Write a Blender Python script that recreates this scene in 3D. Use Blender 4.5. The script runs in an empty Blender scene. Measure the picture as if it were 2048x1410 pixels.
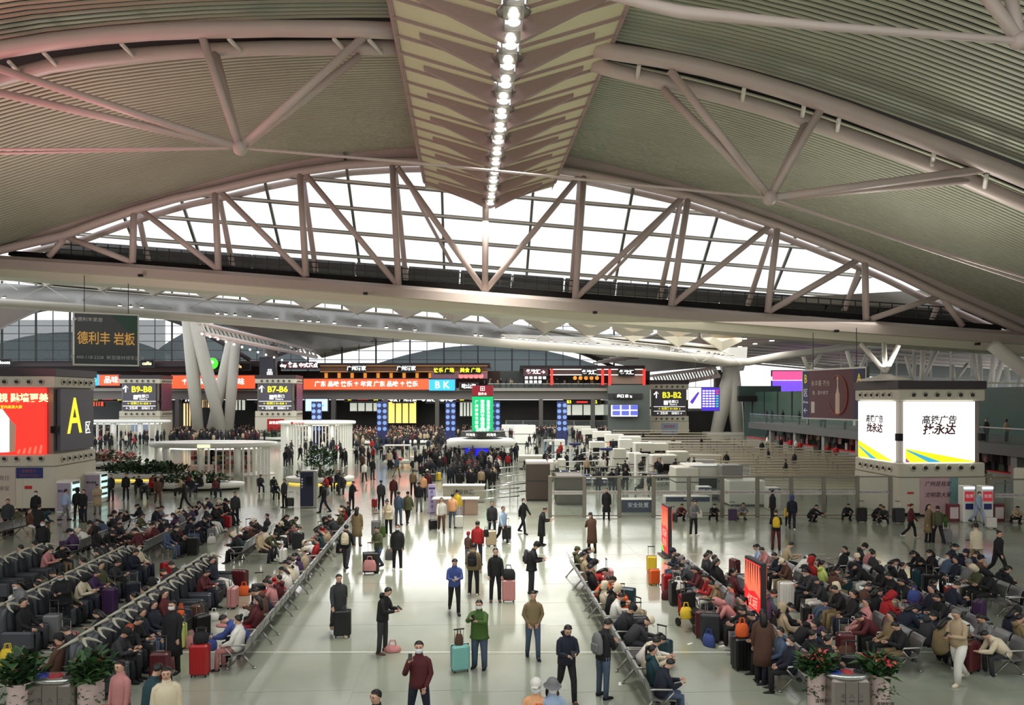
import bpy, bmesh, math, random
from math import sin, cos, pi, radians, sqrt, atan2
from mathutils import Vector, Matrix
random.seed(7)
SC = bpy.context.scene; COL = bpy.context.collection
# ------------------------------------------------------------- camera, sky, lights, exposure
F, CX, HY, H = 1500.0, 1024.0, 795.0, 6.5      # focal length (px), centre column, horizon row, eye height (m)
cam = bpy.data.cameras.new('camera'); camo = bpy.data.objects.new('camera', cam); COL.objects.link(camo)
camo.location = (0, 0, H); camo.rotation_euler = (pi/2, 0, 0)
cam.sensor_width = 36; cam.lens = 36*F/2048; cam.shift_y = (HY-705)/2048; cam.clip_end = 1200; cam.clip_start = .1
SC.camera = camo
SC.view_settings.view_transform = 'Standard'; SC.view_settings.look = 'None'; SC.view_settings.gamma = 1
SC.view_settings.use_curve_mapping = False; SC.view_settings.exposure = 0.0
W = bpy.data.worlds.new('overcast'); SC.world = W; W.use_nodes = True
bg = W.node_tree.nodes['Background']; bg.inputs[0].default_value = (.96, .98, 1, 1); bg.inputs[1].default_value = 1.35
cy = SC.cycles; cy.max_bounces = 5; cy.diffuse_bounces = 3; cy.glossy_bounces = 3; cy.transmission_bounces = 3
cy.transparent_max_bounces = 10; cy.caustics_reflective = False; cy.caustics_refractive = False
cy.use_denoising = True; cy.sample_clamp_indirect = 4; cy.blur_glossy = .5
def area(name, loc, sx, sy, power, col=(1, .96, .88), rot=(0, 0, 0), spread=pi):
    l = bpy.data.lights.new(name, 'AREA'); l.shape = 'RECTANGLE'; l.size = sx; l.size_y = sy; l.energy = power; l.color = col; l.spread = spread
    o = bpy.data.objects.new(name, l); COL.objects.link(o); o.location = loc; o.rotation_euler = rot; return o
# lamps of the hall: the ridge lamp line and the downlights of the far bay; added ceiling fill follows
area('ridge_lamps_near', (-.3, 31, 20.6), 2, 22, 1700, spread=1.15)
area('ridge_lamps_far', (-2, 53, 20.6), 2, 14, 2400, spread=1.9)
area('far_bay_lamps', (-3, 86, 12.4), 64, 24, 10500)
area('far_bay_lamps', (2, 112, 12), 70, 24, 5500)
area('security_lamps', (14, 68, 12.5), 30, 20, 2600)
area('ceiling_fill_front', (0, 3.4, 6.0), 34, 1, 2600, (.95, 1, .9), (radians(140), 0, 0))  # added fill light with no fixture there, brightens the ceiling
area('ceiling_fill_side', (23.5, 43, 8.3), 4, 4, 1100, rot=(pi, 0, 0)); area('ceiling_fill_side', (-29, 44.8, 9.2), 4, 4, 1200, (1, .82, .78), (pi, 0, 0))  # two added fills above the kiosks, lift the ceiling; no lamps there
area('display_glow', (-30, 34, 9), 6, 10, 1500, (1, .3, .33), (0, radians(-150), 0))

# ------------------------------------------------------------- helpers
AX = 92/1500.0                                    # the hall's long axis drifts to -X by this per metre
def at(px, py, Y): return Vector(((px-CX)/F*Y, Y, H+(HY-py)/F*Y))
def gr(px, py, z=0):
    Y = F*(H-z)/(py-HY); return Vector(((px-CX)/F*Y, Y, z))
def U(u, Y, Z=0): return Vector((u-AX*Y, Y, Z))
def lin(c): return tuple((v/255/12.92 if v/255 <= .04045 else ((v/255+.055)/1.055)**2.4) for v in c[:3])
MATS = {}
def mat(name, c, rough=.6, metal=0, noise=0, nscale=8, emit=0, bump=0, spec=None, alpha=1, trans=0):
    if name in MATS: return MATS[name]
    m = bpy.data.materials.new(name); m.use_nodes = True; nt = m.node_tree; b = nt.nodes['Principled BSDF']
    col = (*lin(c), 1); b.inputs['Base Color'].default_value = col
    b.inputs['Roughness'].default_value = rough; b.inputs['Metallic'].default_value = metal
    if spec is not None: b.inputs['Specular IOR Level'].default_value = spec
    if emit: b.inputs['Emission Color'].default_value = col; b.inputs['Emission Strength'].default_value = emit
    if noise or bump:
        tc = nt.nodes.new('ShaderNodeTexCoord'); n = nt.nodes.new('ShaderNodeTexNoise'); n.inputs['Scale'].default_value = nscale; n.inputs['Detail'].default_value = 4
        nt.links.new(tc.outputs['Object'], n.inputs['Vector'])
        if noise:
            mx = nt.nodes.new('ShaderNodeMixRGB'); mx.blend_type = 'MULTIPLY'; mx.inputs['Color1'].default_value = col; mx.inputs['Fac'].default_value = 1
            r = nt.nodes.new('ShaderNodeMapRange'); r.inputs['To Min'].default_value = 1-noise; r.inputs['To Max'].default_value = 1+noise*.4
            nt.links.new(n.outputs['Fac'], r.inputs['Value']); nt.links.new(r.outputs[0], mx.inputs['Color2']); nt.links.new(mx.outputs[0], b.inputs['Base Color'])
        if bump:
            bp = nt.nodes.new('ShaderNodeBump'); bp.inputs['Strength'].default_value = bump; bp.inputs['Distance'].default_value = .02
            nt.links.new(n.outputs['Fac'], bp.inputs['Height']); nt.links.new(bp.outputs[0], b.inputs['Normal'])
    if alpha < 1:
        t = nt.nodes.new('ShaderNodeBsdfTransparent'); mx = nt.nodes.new('ShaderNodeMixShader'); mx.inputs[0].default_value = alpha
        t.inputs[0].default_value = (*[min(1, .82+v*.18) for v in lin(c)], 1)
        nt.links.new(t.outputs[0], mx.inputs[1]); nt.links.new(b.outputs[0], mx.inputs[2]); nt.links.new(mx.outputs[0], nt.nodes['Material Output'].inputs[0])
    if trans:
        t = nt.nodes.new('ShaderNodeBsdfTranslucent'); t.inputs[0].default_value = col; mx = nt.nodes.new('ShaderNodeMixShader'); mx.inputs[0].default_value = trans
        nt.links.new(b.outputs[0], mx.inputs[1]); nt.links.new(t.outputs[0], mx.inputs[2]); nt.links.new(mx.outputs[0], nt.nodes['Material Output'].inputs[0])
    MATS[name] = m; return m
steel = mat('painted steel', (200, 183, 176), .45, noise=.12, nscale=.8)
steelw = mat('white painted steel', (222, 218, 208), .4, noise=.08, nscale=.6)
steeld = mat('dark steel', (58, 58, 60), .5, .3, noise=.2)
gap = mat('dark gap', (20, 18, 18), .9, noise=.2)
chrome = mat('brushed metal', (205, 207, 206), .22, .9, noise=.1, nscale=20)
alu = mat('satin aluminium', (170, 168, 162), .35, .75, noise=.1)
blackp = mat('black plastic', (20, 20, 22), .45, noise=.2, nscale=15)
white = mat('white laminate', (232, 230, 222), .4, noise=.05, nscale=2)
cream = mat('cream panel', (214, 208, 188), .5, noise=.06, nscale=2)
greyp = mat('grey panel', (120, 120, 116), .5, noise=.1, nscale=2)
glass = mat('clear glass', (190, 205, 200), .06, alpha=.06)
tglass = mat('green tinted glass', (120, 150, 140), .08, alpha=.5)

class MB:
    def __init__(s): s.v = []; s.f = []; s.m = []
    def add(s, vs, fs, mi=0):
        n = len(s.v); s.v += [tuple(v) for v in vs]; s.f += [tuple(i+n for i in f) for f in fs]; s.m += [mi]*len(fs); return s
    def box(s, x0, x1, y0, y1, z0, z1, mi=0):
        return s.add([(x, y, z) for z in (z0, z1) for y in (y0, y1) for x in (x0, x1)],
                     [(0, 2, 3, 1), (4, 5, 7, 6), (0, 1, 5, 4), (2, 6, 7, 3), (0, 4, 6, 2), (1, 3, 7, 5)], mi)
    def rbox(s, c, d, rz=0, b=.0, mi=0):
        """box with centre c, size d, edges chamfered by b, turned by rz"""
        hx, hy, hz = d[0]/2, d[1]/2, d[2]/2; vs = []; fs = []
        M = Matrix.Rotation(rz, 3, 'Z'); c = Vector(c)
        if b <= 0:
            k = len(s.v); s.box(-hx, hx, -hy, hy, -hz, hz, mi); s.v[k:] = [tuple(M@Vector(v)+c) for v in s.v[k:]]; return s
        rings = [(-hz, b), (-hz+b, 0), (hz-b, 0), (hz, b)]
        for z, i in rings:
            x, y = hx-i, hy-i; q = b if i == 0 else b*.6
            vs += [(-x+q, -y, z), (x-q, -y, z), (x, -y+q, z), (x, y-q, z), (x-q, y, z), (-x+q, y, z), (-x, y-q, z), (-x, -y+q, z)]
        for r in range(3):
            for i in range(8): a = r*8+i; e = r*8+(i+1) % 8; fs.append((a, e, e+8, a+8))
        fs += [tuple(range(7, -1, -1)), tuple(range(24, 32))]
        return s.add([M@Vector(v)+c for v in vs], fs, mi)
    def tube(s, pts, r, n=8, mi=0, cap=True, up=None):
        """tube along pts; r one radius, a list, or a list of (rx, ry) with rx along up"""
        pts = [Vector(p) for p in pts]; k = len(pts); rs = r if isinstance(r, (list, tuple)) else [r]*k
        vs = []; fs = []; ref = Vector(up) if up else None; pa = None
        for i, p in enumerate(pts):
            t = (pts[min(i+1, k-1)]-pts[max(i-1, 0)]).normalized()
            a = ref if ref else pa if pa else (Vector((0, 0, 1)) if abs(t.z) < .95 else Vector((1, 0, 0)))
            a = (a-t*a.dot(t)).normalized(); b = t.cross(a); pa = a
            rx, ry = rs[i] if isinstance(rs[i], (tuple, list)) else (rs[i], rs[i])
            vs += [p+a*cos(2*pi*j/n+pi/n)*rx+b*sin(2*pi*j/n+pi/n)*ry for j in range(n)]
        for i in range(k-1):
            for j in range(n): fs.append((i*n+j, i*n+(j+1) % n, (i+1)*n+(j+1) % n, (i+1)*n+j))
        if cap: fs += [tuple(range(n-1, -1, -1)), tuple(range((k-1)*n, k*n))]
        return s.add(vs, fs, mi)
    def bar(s, a, b, r, n=8, mi=0): return s.tube([a, b], r, n, mi)
    def lathe(s, prof, n=16, c=(0, 0, 0), mi=0, sx=1, sy=1):
        vs = [(c[0]+r*cos(2*pi*j/n)*sx, c[1]+r*sin(2*pi*j/n)*sy, c[2]+z) for r, z in prof for j in range(n)]; k = len(prof)
        fs = [(i*n+j, i*n+(j+1) % n, (i+1)*n+(j+1) % n, (i+1)*n+j) for i in range(k-1) for j in range(n)]
        fs += [tuple(range(n-1, -1, -1)), tuple(range((k-1)*n, k*n))]
        return s.add(vs, fs, mi)
    def ball(s, c, r, n=8, mi=0):
        rr = r if isinstance(r, (tuple, list)) else (r, r, r); m = max(4, n//2+1)
        vs = [(c[0]+rr[0]*sin(pi*i/m)*cos(2*pi*j/n), c[1]+rr[1]*sin(pi*i/m)*sin(2*pi*j/n), c[2]+rr[2]*cos(pi*i/m)) for i in range(1, m) for j in range(n)]
        vs += [(c[0], c[1], c[2]+rr[2]), (c[0], c[1], c[2]-rr[2])]
        fs = [(i*n+j, (i+1)*n+j, (i+1)*n+(j+1) % n, i*n+(j+1) % n) for i in range(m-2) for j in range(n)]
        N = (m-1)*n; fs += [(N, j, (j+1) % n) for j in range(n)]+[(N+1, (m-2)*n+(j+1) % n, (m-2)*n+j) for j in range(n)]
        return s.add(vs, fs, mi)
    def poly(s, pts, th, mi=0):
        """flat outline given depth th (a vector)"""
        n = len(pts); th = Vector(th); a = [Vector(p) for p in pts]
        return s.add(a+[p+th for p in a], [tuple(range(n-1, -1, -1)), tuple(range(n, 2*n))]+[(i, (i+1) % n, n+(i+1) % n, n+i) for i in range(n)], mi)
    def mesh(s, name, mats, smooth=False):
        me = bpy.data.meshes.new(name); me.from_pydata(s.v, [], s.f)
        for m in (mats if isinstance(mats, (list, tuple)) else [mats]): me.materials.append(m)
        if any(s.m): me.polygons.foreach_set('material_index', s.m)
        if smooth: me.polygons.foreach_set('use_smooth', [True]*len(s.f))
        return me
    def build(s, name, mats, parent=None, smooth=False, loc=None, rz=None, **k):
        return put(name, s.mesh(name, mats, smooth), parent, loc, rz, **k)
LAB = {}
def props(o, label=None, cat=None, group=None, kind=None):
    if label: o['label'] = label; LAB.setdefault(label, []).append(o.name)
    if cat: o['category'] = cat
    if group: o['group'] = group
    if kind: o['kind'] = kind
    return o
def put(name, me, parent=None, loc=None, rz=None, label=None, cat=None, group=None, kind=None, scale=None):
    o = bpy.data.objects.new(name, me); COL.objects.link(o)
    if parent: o.parent = parent
    if loc is not None: o.location = loc
    if rz is not None: o.rotation_euler = (0, 0, rz) if not isinstance(rz, (tuple, list)) else rz
    if scale: o.scale = scale if isinstance(scale, (tuple, list)) else (scale,)*3
    return props(o, label, cat, group, kind)
def thing(name, loc, label, cat, rz=0, group=None, kind=None): return put(name, None, None, loc, rz, label, cat, group, kind)
FC = {}
def text(s, loc, size, m, parent=None, rz=0, al='CENTER', name='lettering', sx=1, ext=.004, rx=pi/2, shear=0, off=0):
    c = bpy.data.curves.new(name, 'FONT'); c.body = s; c.size = size; c.align_x = al; c.align_y = 'CENTER'; c.extrude = ext; c.resolution_u = 2; c.shear = shear; c.offset = off
    c.materials.append(m); o = bpy.data.objects.new(name, c); COL.objects.link(o); o.location = loc; o.rotation_euler = (rx, 0, rz); o.scale = (sx, 1, 1)
    if parent: o.parent = parent
    return o
def recolor(o, *ms):
    for i, m in enumerate(ms):
        if m is not None: o.material_slots[i].link = 'OBJECT'; o.material_slots[i].material = m
    return o
ORD = 'first second third fourth fifth sixth seventh eighth ninth tenth eleventh twelfth thirteenth fourteenth fifteenth sixteenth seventeenth eighteenth nineteenth twentieth'.split()
def ordi(i): return ORD[i] if i < 20 else ('twenty-'+ORD[i-20] if i < 29 else 'thirtieth' if i == 29 else 'thirty-'+ORD[i-30] if i < 39 else '%dth' % (i+1))
# ------------------------------------------------------------- floor
def floor_mat(name, tile):
    m = bpy.data.materials.new(name); m.use_nodes = True; nt = m.node_tree; b = nt.nodes['Principled BSDF']; L = nt.links.new
    tc = nt.nodes.new('ShaderNodeTexCoord'); geo = nt.nodes.new('ShaderNodeNewGeometry')
    n = nt.nodes.new('ShaderNodeTexNoise'); n.inputs['Scale'].default_value = .35; n.inputs['Detail'].default_value = 6
    L(geo.outputs['Position'], n.inputs['Vector'])
    cr = nt.nodes.new('ShaderNodeValToRGB'); cr.color_ramp.elements[0].position = .3; cr.color_ramp.elements[1].position = .72
    cr.color_ramp.elements[0].color = (*lin((136, 141, 126)), 1); cr.color_ramp.elements[1].color = (*lin((158, 162, 146)), 1)
    L(n.outputs['Fac'], cr.inputs[0])
    last = cr.outputs[0]
    if tile:
        br = nt.nodes.new('ShaderNodeTexBrick'); br.offset = 0; br.inputs['Scale'].default_value = 1; br.inputs['Brick Width'].default_value = 2.4; br.inputs['Row Height'].default_value = 2.4
        br.inputs['Mortar Size'].default_value = .012; br.inputs['Color1'].default_value = br.inputs['Color2'].default_value = (1, 1, 1, 1); br.inputs['Mortar'].default_value = (.7, .7, .68, 1)
        L(geo.outputs['Position'], br.inputs['Vector'])
        mx = nt.nodes.new('ShaderNodeMixRGB'); mx.blend_type = 'MULTIPLY'; mx.inputs[0].default_value = 1; L(last, mx.inputs[1]); L(br.outputs[0], mx.inputs[2]); last = mx.outputs[0]
    L(last, b.inputs['Base Color'])
    n2 = nt.nodes.new('ShaderNodeTexNoise'); n2.inputs['Scale'].default_value = 1.6; n2.inputs['Detail'].default_value = 3; L(geo.outputs['Position'], n2.inputs['Vector'])
    mr = nt.nodes.new('ShaderNodeMapRange'); mr.inputs['To Min'].default_value = .09; mr.inputs['To Max'].default_value = .17; L(n2.outputs['Fac'], mr.inputs['Value']); L(mr.outputs[0], b.inputs['Roughness'])
    b.inputs['IOR'].default_value = 1.68; b.inputs['Specular IOR Level'].default_value = .5
    return m
fm = floor_mat('polished granite', True); ft = floor_mat('polished granite slab', False)
slab = MB(); slab.box(-75, 75, -14, 190, -.4, -.006)
floor = slab.build('floor', fm, kind='structure')
# near slabs, each its own piece with open joints
T = 2.4; tm = MB().rbox((0, 0, -.003), (T-.012, T-.012, .006)).mesh('floor_tile', ft)
yaw = atan2(AX, 1)
for j in range(13):
    for i in range(-9, 12):
        c = U(i*T+1.1, 13+j*T)
        if abs(c.x) < c.y*.69+1.5: put('floor_tile', tm, floor, c, yaw)
strip = mat('pale joint strip', (225, 224, 214), .3)
for Yj in (19.15, 31.1):
    MB().box(-14, 13, Yj-.02, Yj+.02, -.006, .003).build('joint_strip', strip, floor)
# far deck under the camera: the upper concourse the photograph is taken from
deck = MB(); deck.box(-40, 40, -14, 2.6, 4.55, 4.9).build('floor_upper', greyp, kind='structure')
w = MB(); w.box(-40, 40, -14.4, -14, 0, 24).build('wall_rear_blocker', cream, kind='structure')  # unseen wall added behind the camera to block sky light

for nm, u0, y1 in (('wall_left_blocker', -52, 66), ('wall_side_blocker', 56, 56)):  # unseen side walls, added to keep outside light off the near floor
    w = MB(); w.poly([U(u0, -14, 0), U(u0, y1, 0), U(u0, y1, 16), U(u0, -14, 16)], (.4, 0, 0)).build(nm, mat('light blocker panel', (120, 116, 106), .6, noise=.15, nscale=.2), kind='structure')
# ------------------------------------------------------------- roof shells of slats over dark backing
PB = [(-50, 5.5), (-44, 8.8), (-37.3, 11.8), (-32.5, 13.3), (-26.5, 15.2), (-20.1, 17), (-13.3, 18.6), (-6.1, 19.5), (2, 19.8), (6.7, 19.3), (9.5, 18.6), (17.9, 16.6), (24.7, 14.3), (31.9, 11.5), (37.9, 8.8), (44.6, 5.9), (52, 2.5)]
PA = [(-50, 9), (-38, 13.6), (-30, 16.1), (-23.6, 18.0), (-18, 18.6), (-13, 19), (-5.9, 19.2), (2, 19.1), (7.5, 18.0), (12, 17.2), (16.9, 15.9), (22, 14.1), (28.3, 11.8), (34, 9.3), (44, 4.5), (52, .6)]
def interp(P, u):
    if u <= P[0][0]: return P[0][1]
    for (a, za), (b, zb) in zip(P, P[1:]):
        if u <= b: return za+(zb-za)*(u-a)/(b-a)
    return P[-1][1]
def sm(P, u, w=3.0): return sum(interp(P, u+d)*k for d, k in ((-w, .25), (0, .5), (w, .25)))
def roofz(u, Y):
    t = (Y-38)/22.0; return sm(PA, u)*(1-t)+sm(PB, u)*t+.1+.45*max(0, min(1, t))-.0*u
slatm = mat('ribbed metal ceiling slat', (184, 186, 164), .55, .15, noise=.28, nscale=.18)
def roof_side(name, us):
    g = MB(); n = len(us); Ys = [14+3*i for i in range(17)]
    g.add([U(u, y, H+roofz(u, y)+.32) for y in Ys for u in us], [(r*n+i, r*n+i+1, (r+1)*n+i+1, (r+1)*n+i) for r in range(len(Ys)-1) for i in range(n-1)])
    root = g.build(name, gap, kind='structure')
    y = 16.0; k = 0
    while y < 61.5:
        if not (38.0 < y < 40.6):
            b = MB(); vs = []
            for u in us:
                for dy, dz in ((0, .07), (.015, 0), (.205, 0), (.22, .06)): vs.append(U(u, y+dy, H+roofz(u, y+dy)+dz))
            fs = [(4*i+a, 4*i+a+1, 4*i+a+5, 4*i+a+4) for i in range(n-1) for a in range(3)]+[(4*i+3, 4*i, 4*i+4, 4*i+7) for i in range(n-1)]
            b.add(vs, fs); b.build('ceiling_slat', slatm, root, smooth=False); k += 1
        y += .37
    return root
roof_side('ceiling_left', [-50, -46, -42, -38, -34, -30, -27, -24, -21, -18, -15.5, -13, -10.5, -8, -5.5, -3.3])
roof_side('ceiling_right', [7.1, 9.5, 12, 14.5, 17, 19.5, 22, 25, 28, 31, 34, 37, 40, 44, 48, 52])

# central keel skylight: folded translucent panels, wedge ribs, lamp line
panelm = mat('translucent ceiling panel', (216, 210, 184), .6, trans=.5, noise=.15, nscale=.5)
ribm = mat('dusty pink rib', (168, 142, 138), .5, noise=.1)
UL, UR, UK = -3.3, 7.1, 1.92
def kz(Y): return H+15.6+(.0 if Y < 58 else 0)
def ez(u, Y): return H+17.2
ks = thing('ceiling_keel', (0, 0, 0), None, None, kind='structure')
y = 20.0; pi_n = 0; PB_ = 1.72
while y < 60:
    for ue, s in ((UL, -1), (UR, 1)):
        b = MB(); um = (UK+ue)/2
        pts = [U(UK+s*.5, y, kz(y)+.25), U(ue, y, ez(ue, y)), U(ue, y+1.64, ez(ue, y)), U(UK+s*.5, y+1.64, kz(y)+.25)]
        b.poly(pts, (0, 0, .06)); b.build('ceiling_panel', panelm, ks)
        # purlin between panels and deep wedge rib every other bay
        b = MB(); b.tube([U(UK+s*.45, y, kz(y)+.15), U(ue, y, ez(ue, y)-.06)], .09, 4); b.build('rib', ribm, ks)
        if pi_n % 2 == 0:
            um = UK+(ue-UK)*.78
            b = MB(); b.poly([U(UK+s*.35, y+.9, kz(y)-.75), U(um, y+.9, kz(y)+.15+.78*(ez(ue, y)-kz(y))-.3), U(um, y+.9, kz(y)+.15+.78*(ez(ue, y)-kz(y))-.02), U(UK+s*.35, y+.9, kz(y)+.35)], (0, .3, 0))
            b.build('wedge_rib', ribm, ks)
    y += PB_; pi_n += 1
for ue in (UL, UR):
    MB().tube([U(ue, 16, H+17.25), U(ue, 60, H+17.25)], .16, 6).build('edge_tube', ribm, ks)
# the gable of the keel at the truss
MB().poly([U(UL, 60.2, H+17.2), U(UK, 60.2, H+15.2), U(UR, 60.2, H+17.2), U(UR, 60.2, H+17.5), U(UK, 60.2, H+16.2), U(UL, 60.2, H+17.5)], (0, .2, 0)).build('gable_plate', ribm, ks)
# closing strips between keel edge and shells
for ue in (UL, UR):
    b = MB(); Ys = [14+3*i for i in range(17)]
    b.add([p for yy in Ys for p in (U(ue, yy, H+17.1), U(ue, yy, H+roofz(ue, yy)+.35))], [(2*i, 2*i+1, 2*i+3, 2*i+2) for i in range(len(Ys)-1)])
    b.build('edge_strip', ribm, ks)
lampm = mat('ridge lamp', (255, 252, 240), emit=6); lamph = mat('lamp housing', (150, 146, 140), .3, .6)
housing = MB().box(-.42, -.36, -1.0, 1.0, -.1, .25).box(.36, .42, -1.0, 1.0, -.1, .25).box(-.36, .36, -1, -.94, -.1, .2).mesh('lamp_housing', lamph)
bowl = MB().lathe([(.06, .12), (.3, .05), (.34, -.04), (.28, -.1)], 12).mesh('lamp_bowl', lampm, True)
dish = MB().lathe([(.5, .02), (.72, .05), (.72, .08), (.1, .1)], 14).mesh('lamp_dish', lamph, True)
y = 22.0; i = 0
while y < 59.5:
    r = thing('ceiling_lamp', U(UK, y, H+15.35), 'round lamp with open housing on the ceiling keel, %s from the far truss' % ordi(17-i), 'ceiling lamp', group='lamps along the keel')
    put('housing', housing, r, (0, 0, 0)); put('bowl', bowl, r, (0, .45, 0), scale=.8); put('bowl', bowl, r, (0, -.45, 0), scale=.55); put('dish', dish, r, (0, 0, .12))
    y += 2.05; i += 1

# ------------------------------------------------------------- big arch trusses
def tubes(name, segs, m, root, n=8):
    for pts, r in segs: MB().tube(pts, r, n).build(name, m, root, smooth=True)
mt = thing('main_truss', (0, 0, 0), 'pale arched steel truss spanning the hall above the white girder', 'truss')
top = [(-60, 525), (0, 500), (60, 486), (130, 470), (200, 444), (270, 420), (350, 397), (432, 380), (515, 360), (600, 343), (690, 330), (788, 324), (880, 322), (975, 324), (1070, 332), (1168, 347), (1270, 368), (1378, 393), (1465, 421), (1550, 450), (1640, 484), (1730, 520), (1810, 555), (1885, 592), (1970, 628), (2110, 690)]
tubes('top_chord', [([at(x, y, 60) for x, y in top], .34)], steel, mt, 10)
tubes('top_chord', [([at(x, y, 60)+Vector((0, 3, .3)) for x, y in top], .26)], steel, mt, 8)
b = MB(); b.add([p for x, y in top for p in (at(x, y, 60.35)-Vector((0, 0, .1)), at(x, y, 60.35)+Vector((0, 0, 1.5)))], [(2*i, 2*i+1, 2*i+3, 2*i+2) for i in range(len(top)-1)]); b.build('chord_fascia', steel, mt)
V = [(268, 422, 265, 525), (430, 385, 437, 540), (600, 345, 612, 553), (785, 332, 797, 570), (972, 330, 970, 582), (1168, 350, 1150, 598), (1376, 397, 1342, 612), (1555, 452, 1535, 625), (1730, 525, 1732, 640)]
D = [(135, 475, 265, 525), (285, 422, 437, 540), (440, 382, 612, 553), (610, 347, 795, 570), (795, 335, 970, 582), (1160, 350, 970, 582), (1368, 392, 1150, 598), (1545, 447, 1342, 612), (1720, 517, 1535, 625), (1880, 592, 1742, 638), (1888, 600, 1925, 652), (128, 478, 98, 513)]
for a, b, c, d in V: MB().bar(at(a, b, 60), at(c, d, 60.2), .26, 10).build('vertical_strut', steel, mt, smooth=True)
for a, b, c, d in D: MB().bar(at(a, b, 60.1), at(c, d, 60.3), .24, 10).build('diagonal_strut', steel, mt, smooth=True)
for a, b, c, d in ((275, 420, 297, 525), (437, 385, 465, 532), (605, 350, 632, 545), (790, 335, 812, 560), (1160, 352, 1142, 590), (1362, 400, 1318, 602), (1545, 460, 1495, 612), (1722, 530, 1688, 622), (1880, 600, 1863, 640)):
    MB().bar(at(a, b, 63), at(c, d, 63.2), .22, 8).build('rear_strut', steel, mt, smooth=True)
for a, b, c, d in ((445, 384, 560, 497), (612, 350, 745, 512), (800, 338, 905, 530), (1365, 398, 1210, 560), (1540, 455, 1370, 590), (1715, 525, 1560, 615), (285, 425, 400, 510)):
    MB().bar(at(a, b, 63), at(c, d, 64), .14, 8).build('rear_strut', steel, mt, smooth=True)
# lower girder: folded fascia
gd = thing('main_girder', (0, 0, 0), 'wide cream boxed girder crossing the hall below the arched truss', 'beam')
gt = [(-200, 494), (0, 509), (265, 526), (612, 553), (970, 582), (1342, 611), (1732, 640), (2048, 662), (2250, 678)]
sec = [(3.2, 0), (.5, 0), (0, -.35), (-.12, -1.05), (.25, -1.1), (.45, -1.7), (3.2, -1.7)]
lightg = mat('cream girder plate', (212, 207, 186), .45, noise=.06, nscale=.5); topg = mat('pinkish girder plate', (192, 178, 170), .5, noise=.1, nscale=.5)
vs = []; 
for x, y in gt:
    p = at(x, y, 59.4); vs += [p+Vector((0, a, b)) for a, b in sec]
n = len(sec)
for nm, rows, m in (('upper_fascia', (0, 1, 2), topg), ('lower_fascia', (3, 4), lightg), ('soffit', (5, 6), lightg)):
    MB().add(vs, [(i*n+a, i*n+(a+1) % n, (i+1)*n+(a+1) % n, (i+1)*n+a) for i in range(len(gt)-1) for a in rows]).build(nm, m, gd)
cm = MB().rbox((0, 0, 0), (.34, .3, .2), b=.03).rbox((0, -.2, 0), (.2, .12, .12)).mesh('girder_camera', blackp)
for k, (x, y) in enumerate(((281, 551), (731, 587), (1190, 625), (1673, 662), (1955, 688))):
    put('security_camera', cm, None, at(x, y, 58.75), 0, 'small black camera box on the girder fascia, %s from the left wall' % ordi(k), 'camera', 'cameras on the girder')
# catwalk with railing behind the girder
cw = thing('catwalk', (0, 0, 0), 'black railed maintenance walkway running along the girder under the skylight', 'walkway')
def gl(x): return 509+(x)*.0752
MB().tube([at(20, gl(20)-4, 61.2), at(2000, gl(2000)-4, 61.2)], .28, 4, up=(0, 0, 1)).build('walkway_deck', gap, cw)
for dz in (37, 25, 14): MB().tube([at(110, gl(110)-dz*.8, 61.6), at(1900, gl(1900)-dz*1.0, 61.6)], .045 if dz < 37 else .06, 4).build('rail', steeld, cw)
pm = MB().box(-.035, .035, -.035, .035, -.75, .8).mesh('post', steeld)
x = 118
while x < 1900: put('post', pm, cw, at(x, gl(x)-17, 61.6)); x += 24.5
duct = MB(); ductm = mat('service duct', (88, 88, 88), .5, .4, noise=.3, nscale=.6)
dct = thing('air_duct', (0, 0, 0), 'dark round service duct with hangers behind the walkway railing', 'duct')
x = 90
while x < 1990:
    MB().tube([at(x, gl(x)-24, 65.5), at(x+100, gl(x+100)-24, 65.5)], .62, 8).build('duct_section', ductm, dct); x += 104
MB().tube([at(60, gl(60)-5, 66.5), at(2010, gl(2010)-5, 66.5)], .3, 4).build('duct_beam', gap, dct)

# second truss: double upper chord, struts to two nodes, tie rod
t2 = thing('arch_truss', (0, 0, 0), 'nearer pinkish arched roof truss with paired chords and strut fans', 'truss')
lf = [(-160, 160), (-60, 118), (0, 100), (100, 84), (200, 72), (300, 64), (400, 60), (550, 57), (700, 58), (800, 62)]
rf = [(1190, 96), (1230, 104), (1320, 118), (1410, 136), (1500, 160), (1600, 190), (1700, 224), (1800, 262), (1900, 300), (2000, 338), (2150, 400)]
lb = [(-160, 215), (-60, 172), (0, 158), (100, 132), (200, 118), (300, 108), (400, 101), (550, 96), (700, 95), (800, 97)]
rb = [(1185, 128), (1230, 142), (1320, 162), (1410, 184), (1500, 208), (1600, 238), (1700, 272), (1800, 308), (1900, 345), (2000, 388), (2150, 450)]
for P, Y in ((lf, 36.6), (rf, 36.6), (lb, 38.4), (rb, 38.4)):
    MB().tube([at(x, y, Y) for x, y in P], .4 if Y < 37 else .36, 12).build('upper_chord', steel, t2, smooth=True)
NL, NR = at(480, 296, 37.6), at(1540, 396, 37.6)
for N, ends in ((NL, ((-60, 118, 36.7), (-60, 172, 38.3), (402, 66, 36.7), (430, 104, 38.3), (740, 62, 36.7), (720, 112, 38.3))),
                (NR, ((1340, 140, 36.7), (1325, 178, 38.3), (1645, 212, 36.7), (1612, 246, 38.3), (2000, 334, 36.7), (1960, 358, 38.3)))):
    for x, y, Y in ends: MB().bar(at(x, y, Y), N, .2, 10).build('strut', steel, t2, smooth=True)
    MB().ball(N, .38, 10).build('node', steel, t2, smooth=True)
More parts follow.
